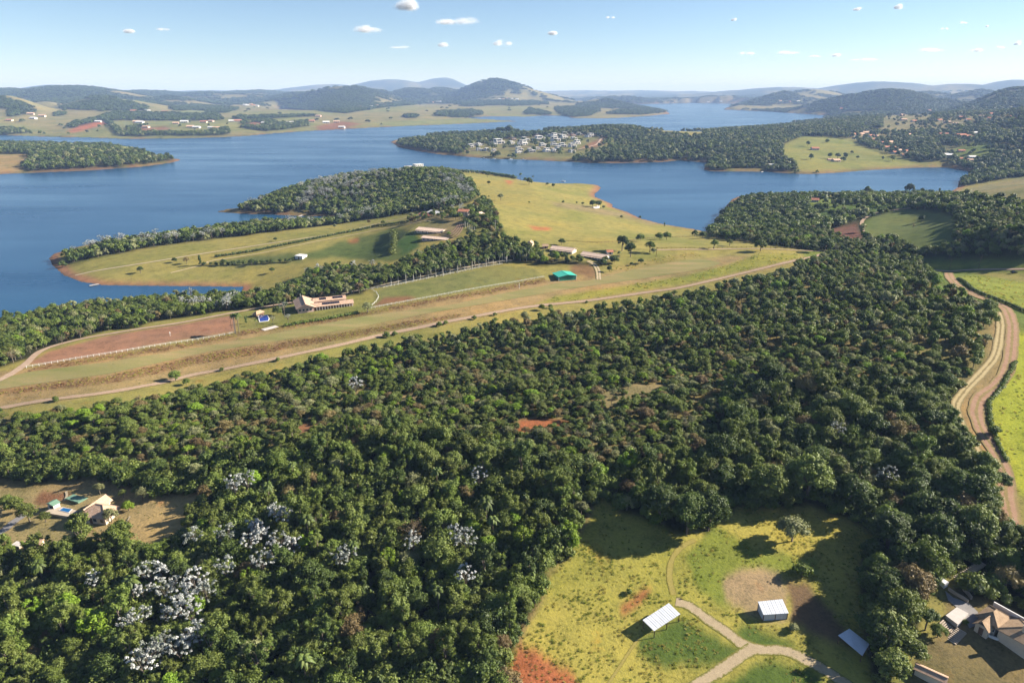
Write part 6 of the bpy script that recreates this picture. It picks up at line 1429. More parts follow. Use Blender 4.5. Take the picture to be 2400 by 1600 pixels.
def off_road(x, y):
    k = np.floor(np.c_[x, y] / 3.0).astype(int)
    return np.array([tuple(q) not in RCELL for q in k], bool)

# ------------------------------------------------------------------ single trees
N_TREE = [0]
def plant(name, label, shape, tone, x, y, sc, rz=None, group=None, cat='tree', pale=False, zsc=1.0):
    root = empty(name, (x, y, gz(x, y)), rz if rz is not None else random.uniform(0, 6.28), label, cat, group)
    root.scale = (sc, sc, sc * zsc)
    for part, me_ in (('crown', shape.crown), ('trunk', shape.trunk)):
        o = link(part, me_, root)
        o.material_slots[0].link = 'OBJECT'; o.material_slots[0].material = LEAF[tone] if part == 'crown' else (BARK_PALE if pale else BARK)
    N_TREE[0] += 1
    return root
taken = []
# silver-leaved trees, each one seen singly in the near forest (crown position at canopy height)
SIL = [(1090, 90), (1180, 60), (1400, 300), (1460, 330), (1235, 390), (1200, 500), (1290, 450), (1030, 470), (785, 480), (1430, 500), (1520, 500), (1025, 690), (1300, 670), (410, 850), (470, 750), (560, 745), (640, 810), (590, 870), (800, 830), (880, 870), (740, 900), (690, 1000), (765, 1005), (580, 1010), (310, 1100), (390, 1080), (560, 1210), (745, 1235), (680, 1290), (540, 1300), (470, 1345), (420, 1410), (825, 1190), (60, 760), (1370, 560)]
SILPX = [(200 + x / 3.137, 1100 + y / 3.137) for x, y in SIL] + [(792, 1300), (812, 1290), (968, 1258), (1072, 1252), (1090, 1262), (1088, 1342), (1122, 1108), (833, 897), (2080, 1108), (1965, 1000)]
SILPX.sort(key=lambda q: (round(q[1] / 60), q[0]))
rowcount = {}
for (u, v) in SILPX:
    p = hit(u, v, 7.6)
    if any(math.hypot(p[0] - a, p[1] - b) < 1.6 for a, b, _ in taken): p = p + np.array((1.2, 0.8))
    zone_ = 'in the lower left forest' if u < 480 and v > 1420 else 'above the bottom left forest corner' if u < 520 and v > 1300 else 'left of the forest middle' if u < 720 else 'left of the sunlit meadow' if u < 1300 else 'in the shaded right forest'
    rowcount[zone_] = rowcount.get(zone_, 0) + 1
    k = rowcount[zone_]
    plant('silver_leaf_tree', 'silvery white leaved tree %s, %s counted from the back' % (zone_, ORD[k - 1] if k <= 16 else 'nearest'), S['silver'][k % 3], 'silver', p[0], p[1], random.uniform(0.95, 1.25), None, 'silver leaved trees of the near forest')
    taken.append((p[0], p[1], 2.0))
# trees one can pick out in the fields: (u, v of the base, height m, shape, tone, label)
SOLO = [
    (1856, 1268, 9.0, 'round', 'grey', 'round grey green tree alone on the meadow casting a dark shadow'),
    (1610, 1250, 15, 'big', 'dark', 'huge dark lobed tree at the head of the meadow, foremost'), (1660, 1242, 14, 'big', 'dark', 'huge dark tree at the head of the meadow, right one'), (1545, 1222, 14, 'big', 'dark', 'huge dark tree at the head of the meadow, left one'), (1795, 1178, 15, 'big', 'olive', 'huge olive dome tree above the shaded meadow corner, left one'), (1890, 1170, 17, 'big', 'olive', 'huge olive dome tree above the shaded meadow corner, middle one'), (1985, 1190, 13, 'big', 'dark', 'huge dark tree above the shaded meadow corner, right one'),
    (2075, 1300, 15, 'big', 'dark', 'huge dark tree right of the meadow, upper one'), (2120, 1420, 14, 'big', 'brown', 'huge brownish tree between the meadow and the terrace'), (2062, 1420, 13, 'big', 'dark', 'huge dark tree at the right meadow edge, lower one'), (2190, 1300, 14, 'big', 'dark', 'huge dark tree above the white retaining wall'),
    (2197, 1492, 4.5, 'round', 'mid', 'green tree beside the terrace stairs'), (2168, 1476, 7, 'round', 'dark', 'dark tree left of the terrace stairs'), (2135, 1545, 7, 'round', 'olive', 'olive tree above the pinkish outbuilding'), (2280, 1392, 5, 'round', 'dark', 'dark bush behind the tiled house corner'), (2262, 1462, 1.6, 'shrub', 'mid', 'small green bush at the terrace corner'),
    (1062, 513, 9, 'round', 'mid', 'round green tree behind the hilltop houses'), (1046, 506, 6, 'round', 'dark', 'dark tree right of the white roofed building'), (1103, 499, 9, 'round', 'dark', 'dark tree between the two hilltop cottages'), (1028, 510, 5, 'airy', 'mid', 'small tree in front of the white roofed building'), (1052, 552, 4, 'round', 'bright', 'bright bush at the right end of the upper hilltop house'),
    (1880, 1352, 4.5, 'shrub', 'mid', 'bushy green shrub at the upper edge of the bare earth patch'),
    (2085, 1585, 9.0, 'round', 'olive', 'olive tree beside the shaded canopy and the pinkish outbuilding'),
    (1860, 1478, 2.4, 'shrub', 'grey', 'small grey green bush right of the walled metal shed'),
    (1475, 1390, 1.6, 'shrub', 'mid', 'tiny bush on the meadow above the red cut'),
    (205, 1246, 3.4, 'shrub', 'olive', 'low spiky bush in front of the pool house'), (302, 1196, 4.2, 'round', 'bright', 'bright green round tree at the right end of the pool house'), (262, 1222, 5.2, 'airy', 'grey', 'thin grey tree in front of the pool house roof'), (172, 1216, 2.6, 'shrub', 'mid', 'dark bush between pool and tiled house'), (70, 1222, 7.0, 'airy', 'olive', 'spreading tree casting shade left of the pool deck'), (40, 1200, 6.5, 'round', 'olive', 'yellowish tree at the left edge above the pool house'), (22, 1190, 6, 'round', 'mid', 'green tree at the left edge of the dry verge'),
    (335, 1172, 5.0, 'airy', 'grey', 'pale grey tree on the dry slope right of the pool house'), (235, 1158, 4.6, 'airy', 'grey', 'grey tree shading the lane behind the pool house'), (290, 1165, 3.0, 'airy', 'olive', 'yellowish bush behind the pool house'), (280, 1268, 5.0, 'round', 'grey', 'pale olive tree below the pool house lawn'), (108, 1222, 4, 'airy', 'olive', 'small tree below the pool deck'),
    (412, 892, 6.5, 'round', 'mid', 'round tree alone on the grass verge below the airstrip'), (437, 902, 4.0, 'round', 'mid', 'small tree right of the lone verge tree'),
    (470, 622, 9.5, 'conifer', 'dark', 'dark pointed tree on the grassy peninsula'), (438, 618, 6.0, 'airy', 'brown', 'brownish bare tree left of the dark pointed tree'), (330, 640, 6.0, 'airy', 'dark', 'bushy dark tree on the peninsula grass'), (410, 615, 5, 'round', 'dark', 'low dark bush row start on the peninsula'), (525, 622, 6, 'airy', 'dark', 'dark tree by the narrow peninsula track'), (590, 622, 6, 'airy', 'dark', 'dark spreading tree right of the narrow track'), (638, 640, 5, 'airy', 'dark', 'small tree casting shade on the peninsula slope'),
    (646, 565, 4, 'round', 'dark', 'small round bush beside the straight footpath'), (898, 529, 6, 'round', 'mid', 'round tree by the upper end of the footpath'), (865, 525, 5, 'airy', 'brown', 'thin brownish tree near the upper footpath'), (785, 535, 5, 'airy', 'grey', 'thin grey tree at the woods above the footpath'),
    (1146, 434, 6.5, 'round', 'dark', 'dark round bush high on the yellow pasture'), (1174, 470, 9, 'airy', 'grey', 'thin pale tree on the yellow pasture slope'), (1146, 470, 6, 'palm', 'palm', 'small palm near the wooded hill edge'), (1142, 416, 9, 'round', 'dark', 'dark tree at the hedge behind the pasture'), (1220, 424, 13, 'palm', 'palm', 'tall palm left of the dark tree on the pasture crest'), (1231, 427, 8, 'round', 'mid', 'small tree between the crest palms'), (1240, 433, 11, 'round', 'dark', 'dark tall tree on the pasture crest'), (1249, 426, 11, 'palm', 'palm', 'palm right of the dark tree on the pasture crest'),
    (1283, 436, 6, 'airy', 'dark', 'small dark tree by the shore, left of two'), (1297, 440, 7, 'round', 'dark', 'small dark tree by the shore, right of two'), (1320, 477, 4, 'round', 'dark', 'dark bush on the dry slope, leftmost of three'), (1351, 478, 3.5, 'round', 'dark', 'dark bush on the dry slope, middle of three'), (1366, 482, 5, 'round', 'dark', 'dark bush on the dry slope, rightmost of three'), (1389, 487, 11, 'round', 'dark', 'big dark shore tree, left of the touching pair'), (1402, 488, 11, 'round', 'dark', 'big dark shore tree, right of the touching pair'), (1414, 490, 5, 'round', 'dark', 'low dark bush right of the touching shore trees'),
    (1457, 513, 5, 'round', 'grey', 'grey green bush on the shore slope'), (1500, 513, 4, 'round', 'dark', 'tiny dark shore tree above the pasture end'), (1240, 477, 3, 'airy', 'olive', 'tiny tree in the middle of the pasture'), (1557, 531, 5, 'conifer', 'dark', 'tiny upright dark tree at the lower pasture shore'),
    (1500, 566, 8.0, 'round', 'mid', 'round green tree at the pasture fence'), (1545, 563, 8.0, 'round', 'mid', 'broad green tree, left of the pair right of the fence'), (1562, 562, 9.0, 'round', 'mid', 'broad green tree, right of the pair right of the fence'), (1628, 554, 7.0, 'round', 'dark', 'dark round bush by the inlet end, left of two'), (1646, 559, 7.5, 'round', 'dark', 'dark round bush by the inlet end, right of two'),
    (1458, 588, 13, 'round', 'dark', 'tall dark tree behind the driveway house'), (1478, 602, 12, 'round', 'dark', 'big dark round tree right of the driveway house'), (1450, 612, 8, 'palm', 'palm', 'bushy palm at the right end of the tiled house'), (1440, 618, 7, 'round', 'dark', 'dark tree in front of the tiled house right end'), (1523, 592, 10, 'airy', 'mid', 'round topped tree with shadow right of the dark trees'), (1531, 594, 5, 'round', 'grey', 'silvery bush below the round topped tree'), (1502, 618, 5, 'round', 'dark', 'dark bush on the grass above the airstrip end'), (1480, 622, 3, 'round', 'dark', 'low bush left of the dark airstrip bush'), (1428, 637, 5, 'round', 'dark', 'dark bush right of the driveway ruts'),
    (1673, 583, 8, 'airy', 'mid', 'pale green tree on the yellow pasture by the track'), (1710, 576, 6, 'airy', 'olive', 'thin young tree on the pasture behind the track'), (1782, 588, 11, 'round', 'mid', 'big bushy green tree beside the pasture track'), (1316, 574, 6, 'round', 'dark', 'small dark tree behind the long tiled house'),
    (1270, 727, 4.5, 'round', 'mid', 'bush at the corner of the tall grass strip'), (1290, 722, 3, 'round', 'mid', 'small bush by the pale dirt road'), (640, 757, 4.6, 'silver', 'silver', 'short silvery tree below the tall one on the pool lawn'), (667, 740, 9.5, 'silver', 'silver', 'tall silvery tree on the pool lawn'), (676, 757, 6, 'silver', 'silver', 'silvery tree on the bank right of the pool'), (578, 758, 5, 'conifer', 'dark', 'small dark tree on the pool lawn'), (600, 763, 4, 'palm', 'palm', 'small palm below the pool'), (650, 738, 6, 'round', 'mid', 'round green tree right of the pool'), (862, 733, 7, 'airy', 'grey', 'grey bushy tree at the paddock fence corner'), (585, 722, 8, 'round', 'mid', 'broad green tree behind the pool lawn'),
    (553, 781, 12, 'palm', 'palm', 'tall palm at the end of the riding ground, left of the pair'), (561, 782, 12.5, 'palm', 'palm', 'tall palm at the end of the riding ground, right of the pair'), (147, 806, 6, 'bare', 'grey', 'leafless whitish tree by the shore woods edge'), (32, 850, 8, 'bare', 'brown', 'bare brown tree at the lower shore woods'), (190, 794, 7, 'bare', 'brown', 'bare reddish tree along the shore woods'),
    (652, 846, 2.6, 'shrub', 'mid', 'small roadside bush left of the forest road middle'), (905, 790, 3.6, 'shrub', 'mid', 'small roadside bush where the road nears the airstrip bank'), (925, 786, 3.2, 'shrub', 'mid', 'small roadside bush second along the bank road'), (1030, 764, 3.4, 'shrub', 'mid', 'small roadside bush below the green strip middle'), (1045, 760, 3.0, 'shrub', 'mid', 'small roadside bush right of the strip middle bush'), (1112, 748, 2.6, 'shrub', 'mid', 'small roadside bush halfway to the tall grass'), (1160, 740, 2.2, 'shrub', 'mid', 'small roadside bush before the tall grass corner'), (1375, 710, 2.0, 'shrub', 'mid', 'small roadside bush beside the tall grass strip'), (520, 868, 2.2, 'shrub', 'mid', 'small roadside bush above the left forest edge'), (130, 940, 3.0, 'shrub', 'mid', 'small roadside bush near the left picture edge'),
    (1905, 592, 9, 'round', 'dark', 'large dark tree at the end of the pasture track'), (1935, 585, 12, 'round', 'dark', 'tall dark tree with pale dead branches behind the forest'), (1958, 592, 9, 'bare', 'grey', 'pale dead tree beside the tall dark tree'), (2130, 452, 17, 'big', 'dark', 'huge dark tree standing above the bay'), (2032, 455, 13, 'round', 'dark', 'dark tree tufts left of the huge bay tree'), (2160, 455, 10, 'round', 'dark', 'dark tree right of the huge bay tree'), (2200, 456, 9, 'conifer', 'dark', 'dark pointed tree at the pale field corner'), (2150, 493, 8, 'round', 'dark', 'dark tree on the upper edge of the green slope'), (2160, 520, 7, 'round', 'dark', 'dark tree casting a long shadow across the green slope'), (2095, 487, 8, 'round', 'dark', 'dark tree at the top left of the green slope'), (2140, 535, 5, 'bare', 'brown', 'brown bare bush on the shaded green slope'),
    (2170, 600, 10, 'round', 'olive', 'brownish green tree below the shaded slope'), (2098, 600, 9, 'round', 'olive', 'round tree at the forest corner below the green slope'), (2330, 1020, 4.5, 'round', 'mid', 'bush overhanging the reddish track'), (2345, 1140, 6, 'round', 'dark', 'dark tree pushing over the lower red track'),
    (1945, 372, 14, 'round', 'dark', 'dark trees clump above the green point, left one'), (1962, 374, 15, 'round', 'dark', 'dark tree above the green point, middle one'), (1980, 372, 14, 'round', 'dark', 'dark tree above the green point, right one'), (1893, 343, 14, 'round', 'dark', 'round dark tree in the green far field'), (1900, 374, 13, 'round', 'dark', 'round dark tree at the lower left of the green point'), (2010, 374, 9, 'round', 'dark', 'small round tree right of the point trees'), (2091, 378, 13, 'airy', 'dark', 'lone spreading tree on the lakeside field'), (1996, 361, 8, 'round', 'dark', 'small dark bush above the point trees'), (1925, 323, 8, 'round', 'dark', 'small tree at the top of the green far field'),
    (1170, 316, 26, 'round', 'dark', 'tall tree sticking up behind the estate, leftmost'), (1178, 316, 26, 'round', 'dark', 'tall tree sticking up behind the estate, second'), (1194, 316, 32, 'round', 'dark', 'tallest tree sticking up behind the estate'), (1155, 318, 22, 'round', 'dark', 'broad tree behind the estate left of the tall ones'),
]
for (u, v, h, key, tone, lb) in SOLO:
    p = hit(u, v); shp = S[key][int(u) % len(S[key])]
    far_ = math.hypot(*p) > 700
    if far_ and key in ('round', 'airy'): shp = S['med'][int(u) % 4]
    nm = {'palm': 'palm_tree', 'shrub': 'bush', 'bare': 'bare_tree', 'silver': 'silver_leaf_tree', 'conifer': 'pointed_tree'}.get(key, 'field_tree')
    cat = 'bush' if 'bush' in lb or 'shrub' in lb else 'palm' if key == 'palm' else 'tree'
    sc_ = h / shp.h
    plant(nm if cat != 'bush' else 'bush', lb, shp, tone, p[0], p[1], sc_, None, None, cat)
    taken.append((p[0], p[1], min(shp.r * sc_, 6) * 0.9))
# royal palms along the drive
PR = [(500 + x / 3.92, 360 + y / 3.92) for x, y in ((1635, 1215), (1700, 1205), (1770, 1195), (1840, 1180), (1905, 1165), (1975, 1150), (2045, 1140), (2110, 1130), (2175, 1110), (2245, 1100), (2310, 1080))]
PR += [(1000 + x / 3.92, 380 + y / 3.92) for x, y in ((15, 1060), (85, 1050), (150, 1045), (215, 1030), (285, 1015), (350, 1000), (418, 990), (480, 975), (545, 965), (610, 950), (670, 940), (735, 930))]
for i, (u, v) in enumerate(PR):
    p = hit(u, v - 1)
    lb = 'royal palm in the front row along the paddock fence, %s from the %s' % ((ORD[i], 'stable end') if i < 12 else (ORD[22 - i], 'palm grove end'))
    plant('royal_palm', lb, S['royal'][0], 'palm', p[0], p[1], random.uniform(0.9, 1.15), None, 'royal palms along the paddock', 'palm', True); taken.append((p[0], p[1], 2.5))
PR2 = [(u + 6, v - 9) for u, v in PR[3::2]]
for i, (u, v) in enumerate(PR2):
    p = hit(u, v); plant('royal_palm', 'royal palm in the back row behind the drive, %s from the stable end' % ORD[i], S['royal'][0], 'palm', p[0], p[1], random.uniform(0.9, 1.1), None, 'royal palms along the paddock', 'palm', True); taken.append((p[0], p[1], 2.5))
for i, (u, v) in enumerate(((1196, 602), (1204, 608), (1212, 606), (1219, 611), (1226, 605), (1234, 612), (1186, 612), (1240, 604))):
    p = hit(u, v); plant('royal_palm', 'tall palm of the grove right of the cream tower, %s from the left' % ORD[i], S['royal'][0], 'palm', p[0], p[1], random.uniform(0.95, 1.2), None, 'palms of the grove', 'palm', True); taken.append((p[0], p[1], 2.0))
for i, (u, v) in enumerate(((1090, 534), (1096, 537), (1101, 540), (1106, 543), (1112, 546))):
    p = hit(u, v); plant('palm_tree', 'palm of the short row below the hilltop cottage, %s from the left' % ORD[i], S['royal'][0], 'palm', p[0], p[1], 1.05, None, 'palm row at the hilltop cottage', 'palm', True); taken.append((p[0], p[1], 2.0))

# ------------------------------------------------------------------ the near forest: its largest trees singly, the rest as one mass
T = np.array([(a, b, c) for a, b, c in taken])
def free(x, y, k=1.0):
    ok = np.ones(len(x), bool)
    for a, b, c in T: ok &= (x - a) ** 2 + (y - b) ** 2 > (c * k) ** 2
    return ok
ok = free(NX, NY) & clear_of(NX, NY, 1.2) & off_road(NX, NY)
NX, NY, NZ, NSC, NRO, NID, NU, NV, NQ = [a[ok] for a in (NX, NY, NZ, NSC, NRO, NID, NU, NV, NQ)]
crown_r = np.array([NEAR[i][0].r for i in NID]) * NSC
px = crown_r / np.sqrt(NX ** 2 + NY ** 2 + (CAM_Z - NZ) ** 2)
inpic = (NU > 10) & (NU < 2390) & (NV < 1640)
top = np.argsort(-np.where(inpic, px, 0))[:200]
single = np.zeros(len(NX), bool); single[top] = True
MARK = [((120, 1400), 'below the pool house'), ((520, 1330), 'beside the silver leaved trees'), ((420, 1570), 'at the bottom left edge'), ((1180, 1330), 'left of the meadow'), ((1000, 1560), 'left of the red earth'), ((1550, 1190), 'at the head of the meadow'), ((2080, 1400), 'right of the meadow'),
        ((2320, 1270), 'above the right tiled house'), ((1300, 1060), 'in the middle of the forest'), ((520, 1180), 'right of the pool house lawn'), ((1880, 1130), 'above the shaded meadow corner'), ((2290, 1130), 'beside the reddish track'), ((800, 1400), 'in the lower forest middle')]
TONE_W = {'dark': 'dark green', 'mid': 'mid green', 'olive': 'olive green', 'grey': 'grey green', 'brown': 'brownish', 'bright': 'bright green', 'palm': 'feathery green', 'silver': 'silvery'}
SHAPE_W = {'vine': 'vine draped tree', 'round': 'round tree', 'airy': 'airy tree', 'shrub': 'bushy tree', 'big': 'huge tree', 'palm': 'palm', 'bare': 'half bare tree', 'silver': 'silver tree'}
bylab = {}
for i in top:
    sh, tn = NEAR[NID[i]]; key = NKEY[NID[i]]
    mk = min(MARK, key=lambda q: math.hypot(q[0][0] - NU[i], (q[0][1] - NV[i]) * 1.3))[1]
    bylab.setdefault('%s %s %s' % (TONE_W[tn], SHAPE_W[key], mk), []).append(i)
for lb, lst in bylab.items():
    lst.sort(key=lambda i: NU[i])
    for n_, i in enumerate(lst):
        sh, tn = NEAR[NID[i]]; key = NKEY[NID[i]]
        l2 = lb if len(lst) == 1 else '%s, %s from the left' % (lb, ORD[min(n_, 15)])
        plant('forest_palm' if key == 'palm' else 'forest_tree', l2, sh, tn, NX[i], NY[i], NSC[i], NRO[i], 'trees of the near forest', 'palm' if key == 'palm' else 'tree', zsc=NQ[i])
r_ = ~single
srcs = [source(sh, tn, 'woodland_tree_%03d' % k) for k, (sh, tn) in enumerate(NEAR)]
scatter('near_forest', 'dense mixed forest filling the slope between airstrip and meadow', np.c_[NX, NY, NZ][r_], NSC[r_], NRO[r_], NID[r_], srcs, zs=NQ[r_])
X, Y = jitter_grid(70, 340, 2.9); k = RNG.uniform(size=len(X)) < lookup(FDG, X, Y) * 0.9; X, Y = X[k], Y[k]
Z = ground(X, Y); k = in_frame(X, Y, Z, 60, 60, 60); X, Y, Z = X[k], Y[k], Z[k]; k = clear_of(X, Y, 0.8) & off_road(X, Y); X, Y, Z = X[k], Y[k], Z[k]
US = [(sh, tn) for sh in S['shrub'] for tn in ('mid', 'olive', 'dark')]
uu, vv_ = project(X, Y, Z); tall_ = ~scrub(uu, vv_)
scatter('undergrowth', 'bushy undergrowth between the forest trees', np.c_[X, Y, Z - 0.2], np.where(tall_, RNG.uniform(0.9, 2.1, len(X)), RNG.uniform(0.5, 1.1, len(X))), RNG.uniform(0, 6.28, len(X)), RNG.integers(0, len(US), len(X)), [source(sh, tn, 'undergrowth_bush_%03d' % k) for k, (sh, tn) in enumerate(US)])
MED = [(sh, tn, w) for sh in S['med'] + S['medtall'] for tn, w in (('dark', 2), ('mid', 3), ('olive', 2.2), ('grey', 1.2), ('brown', .35), ('bright', .3))] + [(S['silver'][0], 'silver', 1.3)]
LOW = [(sh, tn, w) for sh in S['low'] for tn, w in (('dark', 3), ('far', 2), ('mid', 2), ('olive', 1.5), ('grey', 1.0))] + [(S['silver'][1], 'silver', 3.5)]
FARW = [(sh, tn, w) for sh in S['low'] for tn, w in (('dark', 3), ('far', 4), ('olive', .8), ('grey', 1.2), ('mid', .3))]
for nm, lb, r0, r1, s_, lst, sz in (('shore_woods', 'woods along the airstrip, palm drive and left shore', 340, 720, 5.0, MED, (0.65, 1.0)), ('peninsula_woods', 'woods on the hill peninsula and right shore', 720, 1500, 6.6, LOW, (0.75, 1.15)),
                                   ('far_woods', 'woods around the lakeside estate and far banks', 1500, 3300, 10.5, FARW, (1.0, 1.6)), ('distant_woods', 'hazy woods across the reservoir', 3300, 6500, 22, [(sh, tn, w) for sh in S['clump'] for tn, w in (('dark', 1), ('far', 3))], (1.3, 2.0)), ('hill_woods', 'woods on the distant hills', 6500, 12000, 44, [(sh, 'far', 1) for sh in S['clump']], (2.4, 3.6))):
    X, Y, Z, sc, ro, ix, sr = woods(nm, lb, r0, r1, s_, lst, sz)
    if nm in ('shore_woods', 'peninsula_woods'):               # silver-leaved trees stand in groups
        cl = fbm(X / 45, Y / 45, 91, 3); uu, vv_ = project(X, Y, Z)
        where = (uu < 1110) & (vv_ < 760) & ((vv_ < 690) | (uu < 560)) & ~((uu > 880) & (vv_ > 500))
        want = where & (cl > 0.60) & (RNG.uniform(size=len(X)) < 0.4); sid = len(lst) - 1
        ix = np.where(ix == sid, RNG.integers(0, sid, len(X)), ix); ix = np.where(want, sid, ix); sc = np.where(want, sc * 1.25, sc)
    ok = clear_of(X, Y, 1.0)
    if r0 < 1400: ok &= free(X, Y, 0.8) & off_road(X, Y)
    zs = np.ones(ok.sum()) if r0 < 3300 else np.full(ok.sum(), 0.75 if r0 < 6000 else 0.5)
    scatter(nm, lb, np.c_[X, Y, Z - 0.3][ok], sc[ok], ro[ok], ix[ok], sr, zs=zs)

# ------------------------------------------------------------------ hedges
def hedge(label, px, w, h, tone='dark', seed=1, step=None):
    rng = np.random.default_rng(seed); P = [hit(u, v) for u, v in px]; pts = []
    for a, b in zip(P, P[1:]):
        n_ = max(1, int(np.hypot(*(b - a)) / (step or w * 0.7))); pts += [a + (b - a) * k / n_ for k in range(n_)]
    c = pts[0]; z0 = gz(*c); lob = [(p[0] - c[0] + rng.uniform(-.2, .2) * w, p[1] - c[1] + rng.uniform(-.2, .2) * w, gz(*p) - z0 + h * 0.5, w * rng.uniform(.45, .75), h * rng.uniform(.4, .62)) for p in pts]
    V, Q, A = crown_data(lob, min(5000, 70 * len(lob)), max(0.25, w * 0.16), rng)
    me_ = mesh_from('hedge', V, Q, [LEAF[tone]]); me_.attributes.new('leaf', 'FLOAT', 'POINT').data.foreach_set('value', np.asarray(A, np.float32))
    tag(link('hedge', me_, None, (c[0], c[1], z0)), label, 'hedge', 'hedges and shrub rows')
hedge('dark shrub row along the narrow peninsula track', [(505, 603), (600, 589), (700, 569), (800, 548), (880, 532), (960, 520)], 2.6, 2.6, 'dark', 1)
hedge('dark shrub row on the lower peninsula track', [(480, 622), (560, 620), (640, 616), (700, 612)], 3.5, 3.5, 'dark', 2, 5)
hedge('green planting on the bank below the stable', [(672, 764), (720, 756), (790, 744), (845, 733)], 2.2, 1.8, 'mid', 3)
hedge('dark clipped hedge behind the yellow pasture', [(1062, 404), (1130, 407), (1160, 412), (1210, 421)], 6, 6, 'dark', 4)
hedge('yellow green bush line at the edge of the red track field', [(2380, 850), (2350, 905), (2318, 945), (2322, 990), (2340, 1045), (2360, 1085)], 1.6, 1.2, 'mid', 5)
hedge('dark hedge line above the right hand field', [(2245, 655), (2275, 678), (2300, 690), (2340, 705), (2420, 738)], 2.0, 1.6, 'dark', 6)
hedge('yellowish clipped shrub strip beside the hilltop lawn', [(918, 545), (925, 560), (921, 580), (918, 600)], 4.5, 3.5, 'olive', 7)

# ------------------------------------------------------------------ grass
LEAF['straw'] = mat_leaf('grass_straw', (0.26, 0.225, 0.05), (0.38, 0.325, 0.085), (0.50, 0.41, 0.14), 0.5)
LEAF['fresh'] = mat_leaf('grass_fresh', (0.13, 0.17, 0.03), (0.22, 0.25, 0.045), (0.31, 0.32, 0.07), 0.5)
LEAF['rust'] = mat_leaf('grass_rust', (0.14, 0.075, 0.035), (0.25, 0.14, 0.065), (0.36, 0.22, 0.10), 0.3)
def tuft(seed, h, n_, spread):
    rng = np.random.default_rng(seed); V, F, A = [], [], []
    for k in range(n_):
        a = rng.uniform(0, 6.28); r0 = spread * math.sqrt(rng.uniform(0, 1)) * 0.5; l = h * rng.uniform(.6, 1.2); b = rng.uniform(.25, .9) * l; w = rng.uniform(.03, .06)
        x, y = r0 * math.cos(a * 1.7), r0 * math.sin(a * 1.7); dx, dy = math.cos(a), math.sin(a); o = len(V)
        V += [(x - dy * w, y + dx * w, -.05), (x + dy * w, y - dx * w, -.05), (x + dx * b * .4 + dy * w, y + dy * b * .4 - dx * w, l * .65), (x + dx * b * .4 - dy * w, y + dy * b * .4 + dx * w, l * .65), (x + dx * b, y + dy * b, l * .85)]
        F += [(o, o + 1, o + 2, o + 3), (o + 3, o + 2, o + 4)]; A += [rng.uniform(0, 1)] * 5
    return make_shape('grass_tuft', (np.array(V), F, np.array(A)), None)
TF = [tuft(k, .24 + .06 * k, 20, .9) for k in range(3)]
gx_, gy_, gs_, gi_ = [], [], [], []
for r0, r1, s_, kk, sz in ((90, 240, 1.15, 2, (.4, 1.4)), (240, 340, 2.3, 2, (.7, 1.6)), (340, 640, 2.8, 2, (1.0, 2.2)), (120, 420, 4.0, 1, (.4, .9)), (150, 620, 1.7, 3, (.8, 1.9)), (90, 150, 1.6, 3, (.5, 1.2))):
    X, Y = jitter_grid(r0, r1, s_); g = lookup(GKG, X, Y); k = g == kk; X, Y = X[k], Y[k]
    Z = ground(X, Y); k = in_frame(X, Y, Z, 20, 20, 20); X, Y = X[k], Y[k]
    k = clear_of(X, Y, 0.1) & off_road(X, Y)
    if kk == 2: k &= RNG.uniform(size=len(X)) < np.clip(3.2 * (fbm(X / 6, Y / 6, 63, 3) - 0.36), 0.04, 0.9)
    X, Y = X[k], Y[k]
    gx_.append(X); gy_.append(Y); gs_.append(RNG.uniform(sz[0], sz[1], len(X)))
    nz = fbm(X / 9, Y / 9, 61, 3) + RNG.uniform(-.22, .22, len(X)); base_ = np.where(nz > 0.47, 0, 3) if kk != 3 else np.where(nz > 0.5, 6, 0)
    gi_.append(base_ + RNG.integers(0, 3, len(X)))
gx_, gy_, gs_, gi_ = map(np.concatenate, (gx_, gy_, gs_, gi_))
scatter('meadow_grass', 'tufted yellow green grass of the meadows', np.c_[gx_, gy_, ground(gx_, gy_)], gs_, RNG.uniform(0, 6.28, len(gx_)), gi_, [source(sh, tn, 'grass_tuft_%03d' % k) for k, (sh, tn) in enumerate([(s, 'straw') for s in TF] + [(s, 'fresh') for s in TF] + [(s, 'rust') for s in TF])])
print('singles', N_TREE[0], 'grass', len(gx_), 'near', len(NX))

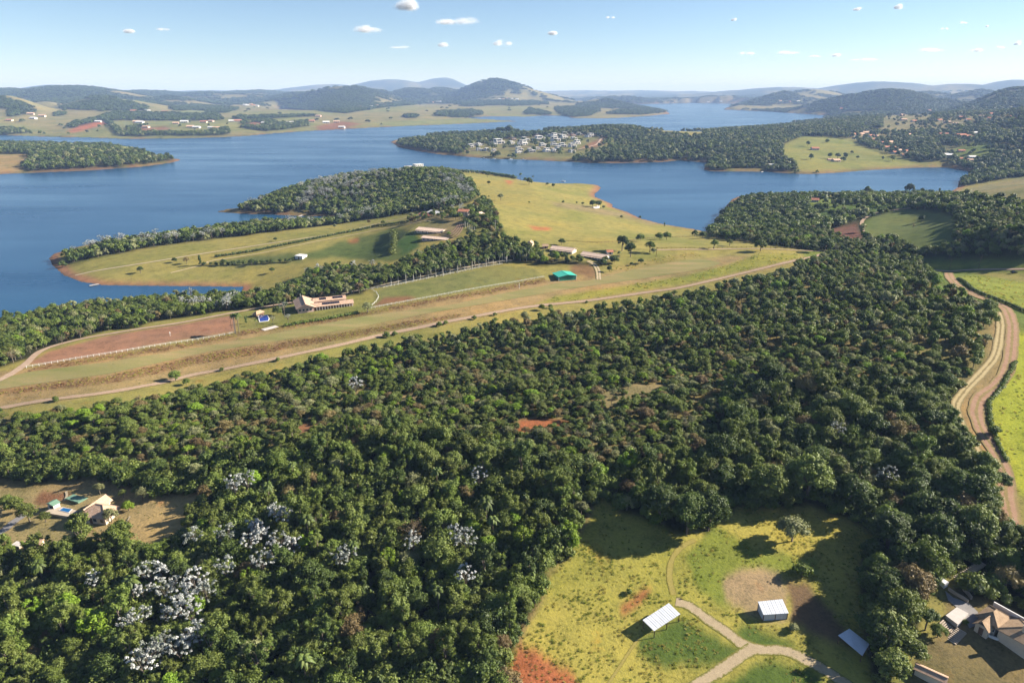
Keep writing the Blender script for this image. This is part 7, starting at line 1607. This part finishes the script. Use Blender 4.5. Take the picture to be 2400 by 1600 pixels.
# ------------------------------------------------------------------ small fair-weather clouds
t = NT('cloud_vapour')
cd = t.n('BsdfDiffuse', {'Color': (0.95, 0.95, 0.95, 1)}); ct = t.n('BsdfTranslucent', {'Color': (0.95, 0.95, 0.95, 1)})
CLOUD_MAT = t.done(t.n('MixShader', {0: 0.97, 1: t.n('MixShader', {0: 0.62, 1: cd.outputs[0], 2: ct.outputs[0]}).outputs[0], 2: t.n('BsdfTransparent').outputs[0]}))
CL = [(938, 10, 75, 22, 'largest puffy cloud at the top edge'), (1055, 46, 105, 16, 'long flat cloud high in the middle'), (845, 66, 85, 14, 'flat cloud left of the middle'), (1022, 102, 40, 10, 'small cloud low in the middle, left'), (925, 108, 60, 6, 'faint cloud wisp above the far mountains'), (1153, 98, 45, 12, 'small cloud above the dome hill'), (1270, 74, 35, 11, 'small cloud right of the dome hill'), (1403, 39, 22, 6, 'tiny cloud fleck above the bay'), (1686, 44, 12, 8, 'tiny round cloud right of the middle'),
      (1975, 19, 30, 10, 'small cloud at upper right, left of two'), (2066, 16, 25, 10, 'small cloud at upper right, right of two'), (298, 69, 36, 12, 'faint cloud on the left sky'), (375, 67, 40, 6, 'faint wisp right of the left sky cloud'), (1718, 121, 40, 8, 'low cloud at the right, leftmost of the bank'), (1800, 120, 70, 8, 'low flat cloud at the right, second of the bank'), (1870, 128, 46, 6, 'low cloud at the right, third of the bank'), (1925, 126, 40, 8, 'low cloud at the right, fourth of the bank'), (1985, 135, 60, 8, 'low cloud at the right, lowest of the bank'), (2130, 114, 75, 9, 'low broad cloud above the right hills'), (2250, 115, 40, 8, 'low cloud near the right edge'), (2300, 108, 30, 6, 'thin low cloud near the right edge'), (2342, 99, 25, 9, 'cloud at the right edge'), (2170, 65, 16, 6, 'tiny cloud above the right hills, left'), (2212, 52, 20, 5, 'tiny cloud above the right hills, upper'), (2270, 60, 14, 5, 'tiny cloud above the right hills, right')]
for k, (cx_, cy_, w, h, lb) in enumerate(CL):
    rng = np.random.default_rng(1000 + k); u, v = cx_ * 1.0204, cy_ * 1.0204
    d = ray(u, v); tt = (1750 - CAM_Z) / d[2]; D = tt
    W_, H_ = w * 1.0204 * D / FPX, h * 1.0204 * D / FPX
    nb = int(150 + w * 4.0); V, F, o = [], [], 0
    humps = rng.uniform(-0.8, 0.8, max(2, int(w / 12))); hz_ = rng.uniform(0.35, 1.0, len(humps))
    for j in range(nb):
        q = rng.integers(0, len(humps)); x = (humps[q] + rng.normal(0, 0.16)) * 0.5; x = min(max(x, -.5), .5)
        zz = rng.uniform(-.45, -.45 + 0.95 * hz_[q] * (1 - abs(x)))
        rad = H_ * rng.uniform(0.08, 0.36) * (1.2 - 1.2 * abs(x))
        V.append(ICO1[0] * np.array((rad * 1.5, rad * 1.5, rad * .8)) + np.array((x * W_, rng.normal(0, .18) * W_ * 0.6, zz * H_))); F.append(ICO1[1] + o); o += len(ICO1[0])
    me_ = mesh_np('cloud', np.concatenate(V), np.concatenate(F), [CLOUD_MAT], smooth=True)
    tag(link('cloud', me_, None, (d[0] * tt, d[1] * tt, 1750.0)), lb, 'cloud', 'small fair weather clouds')
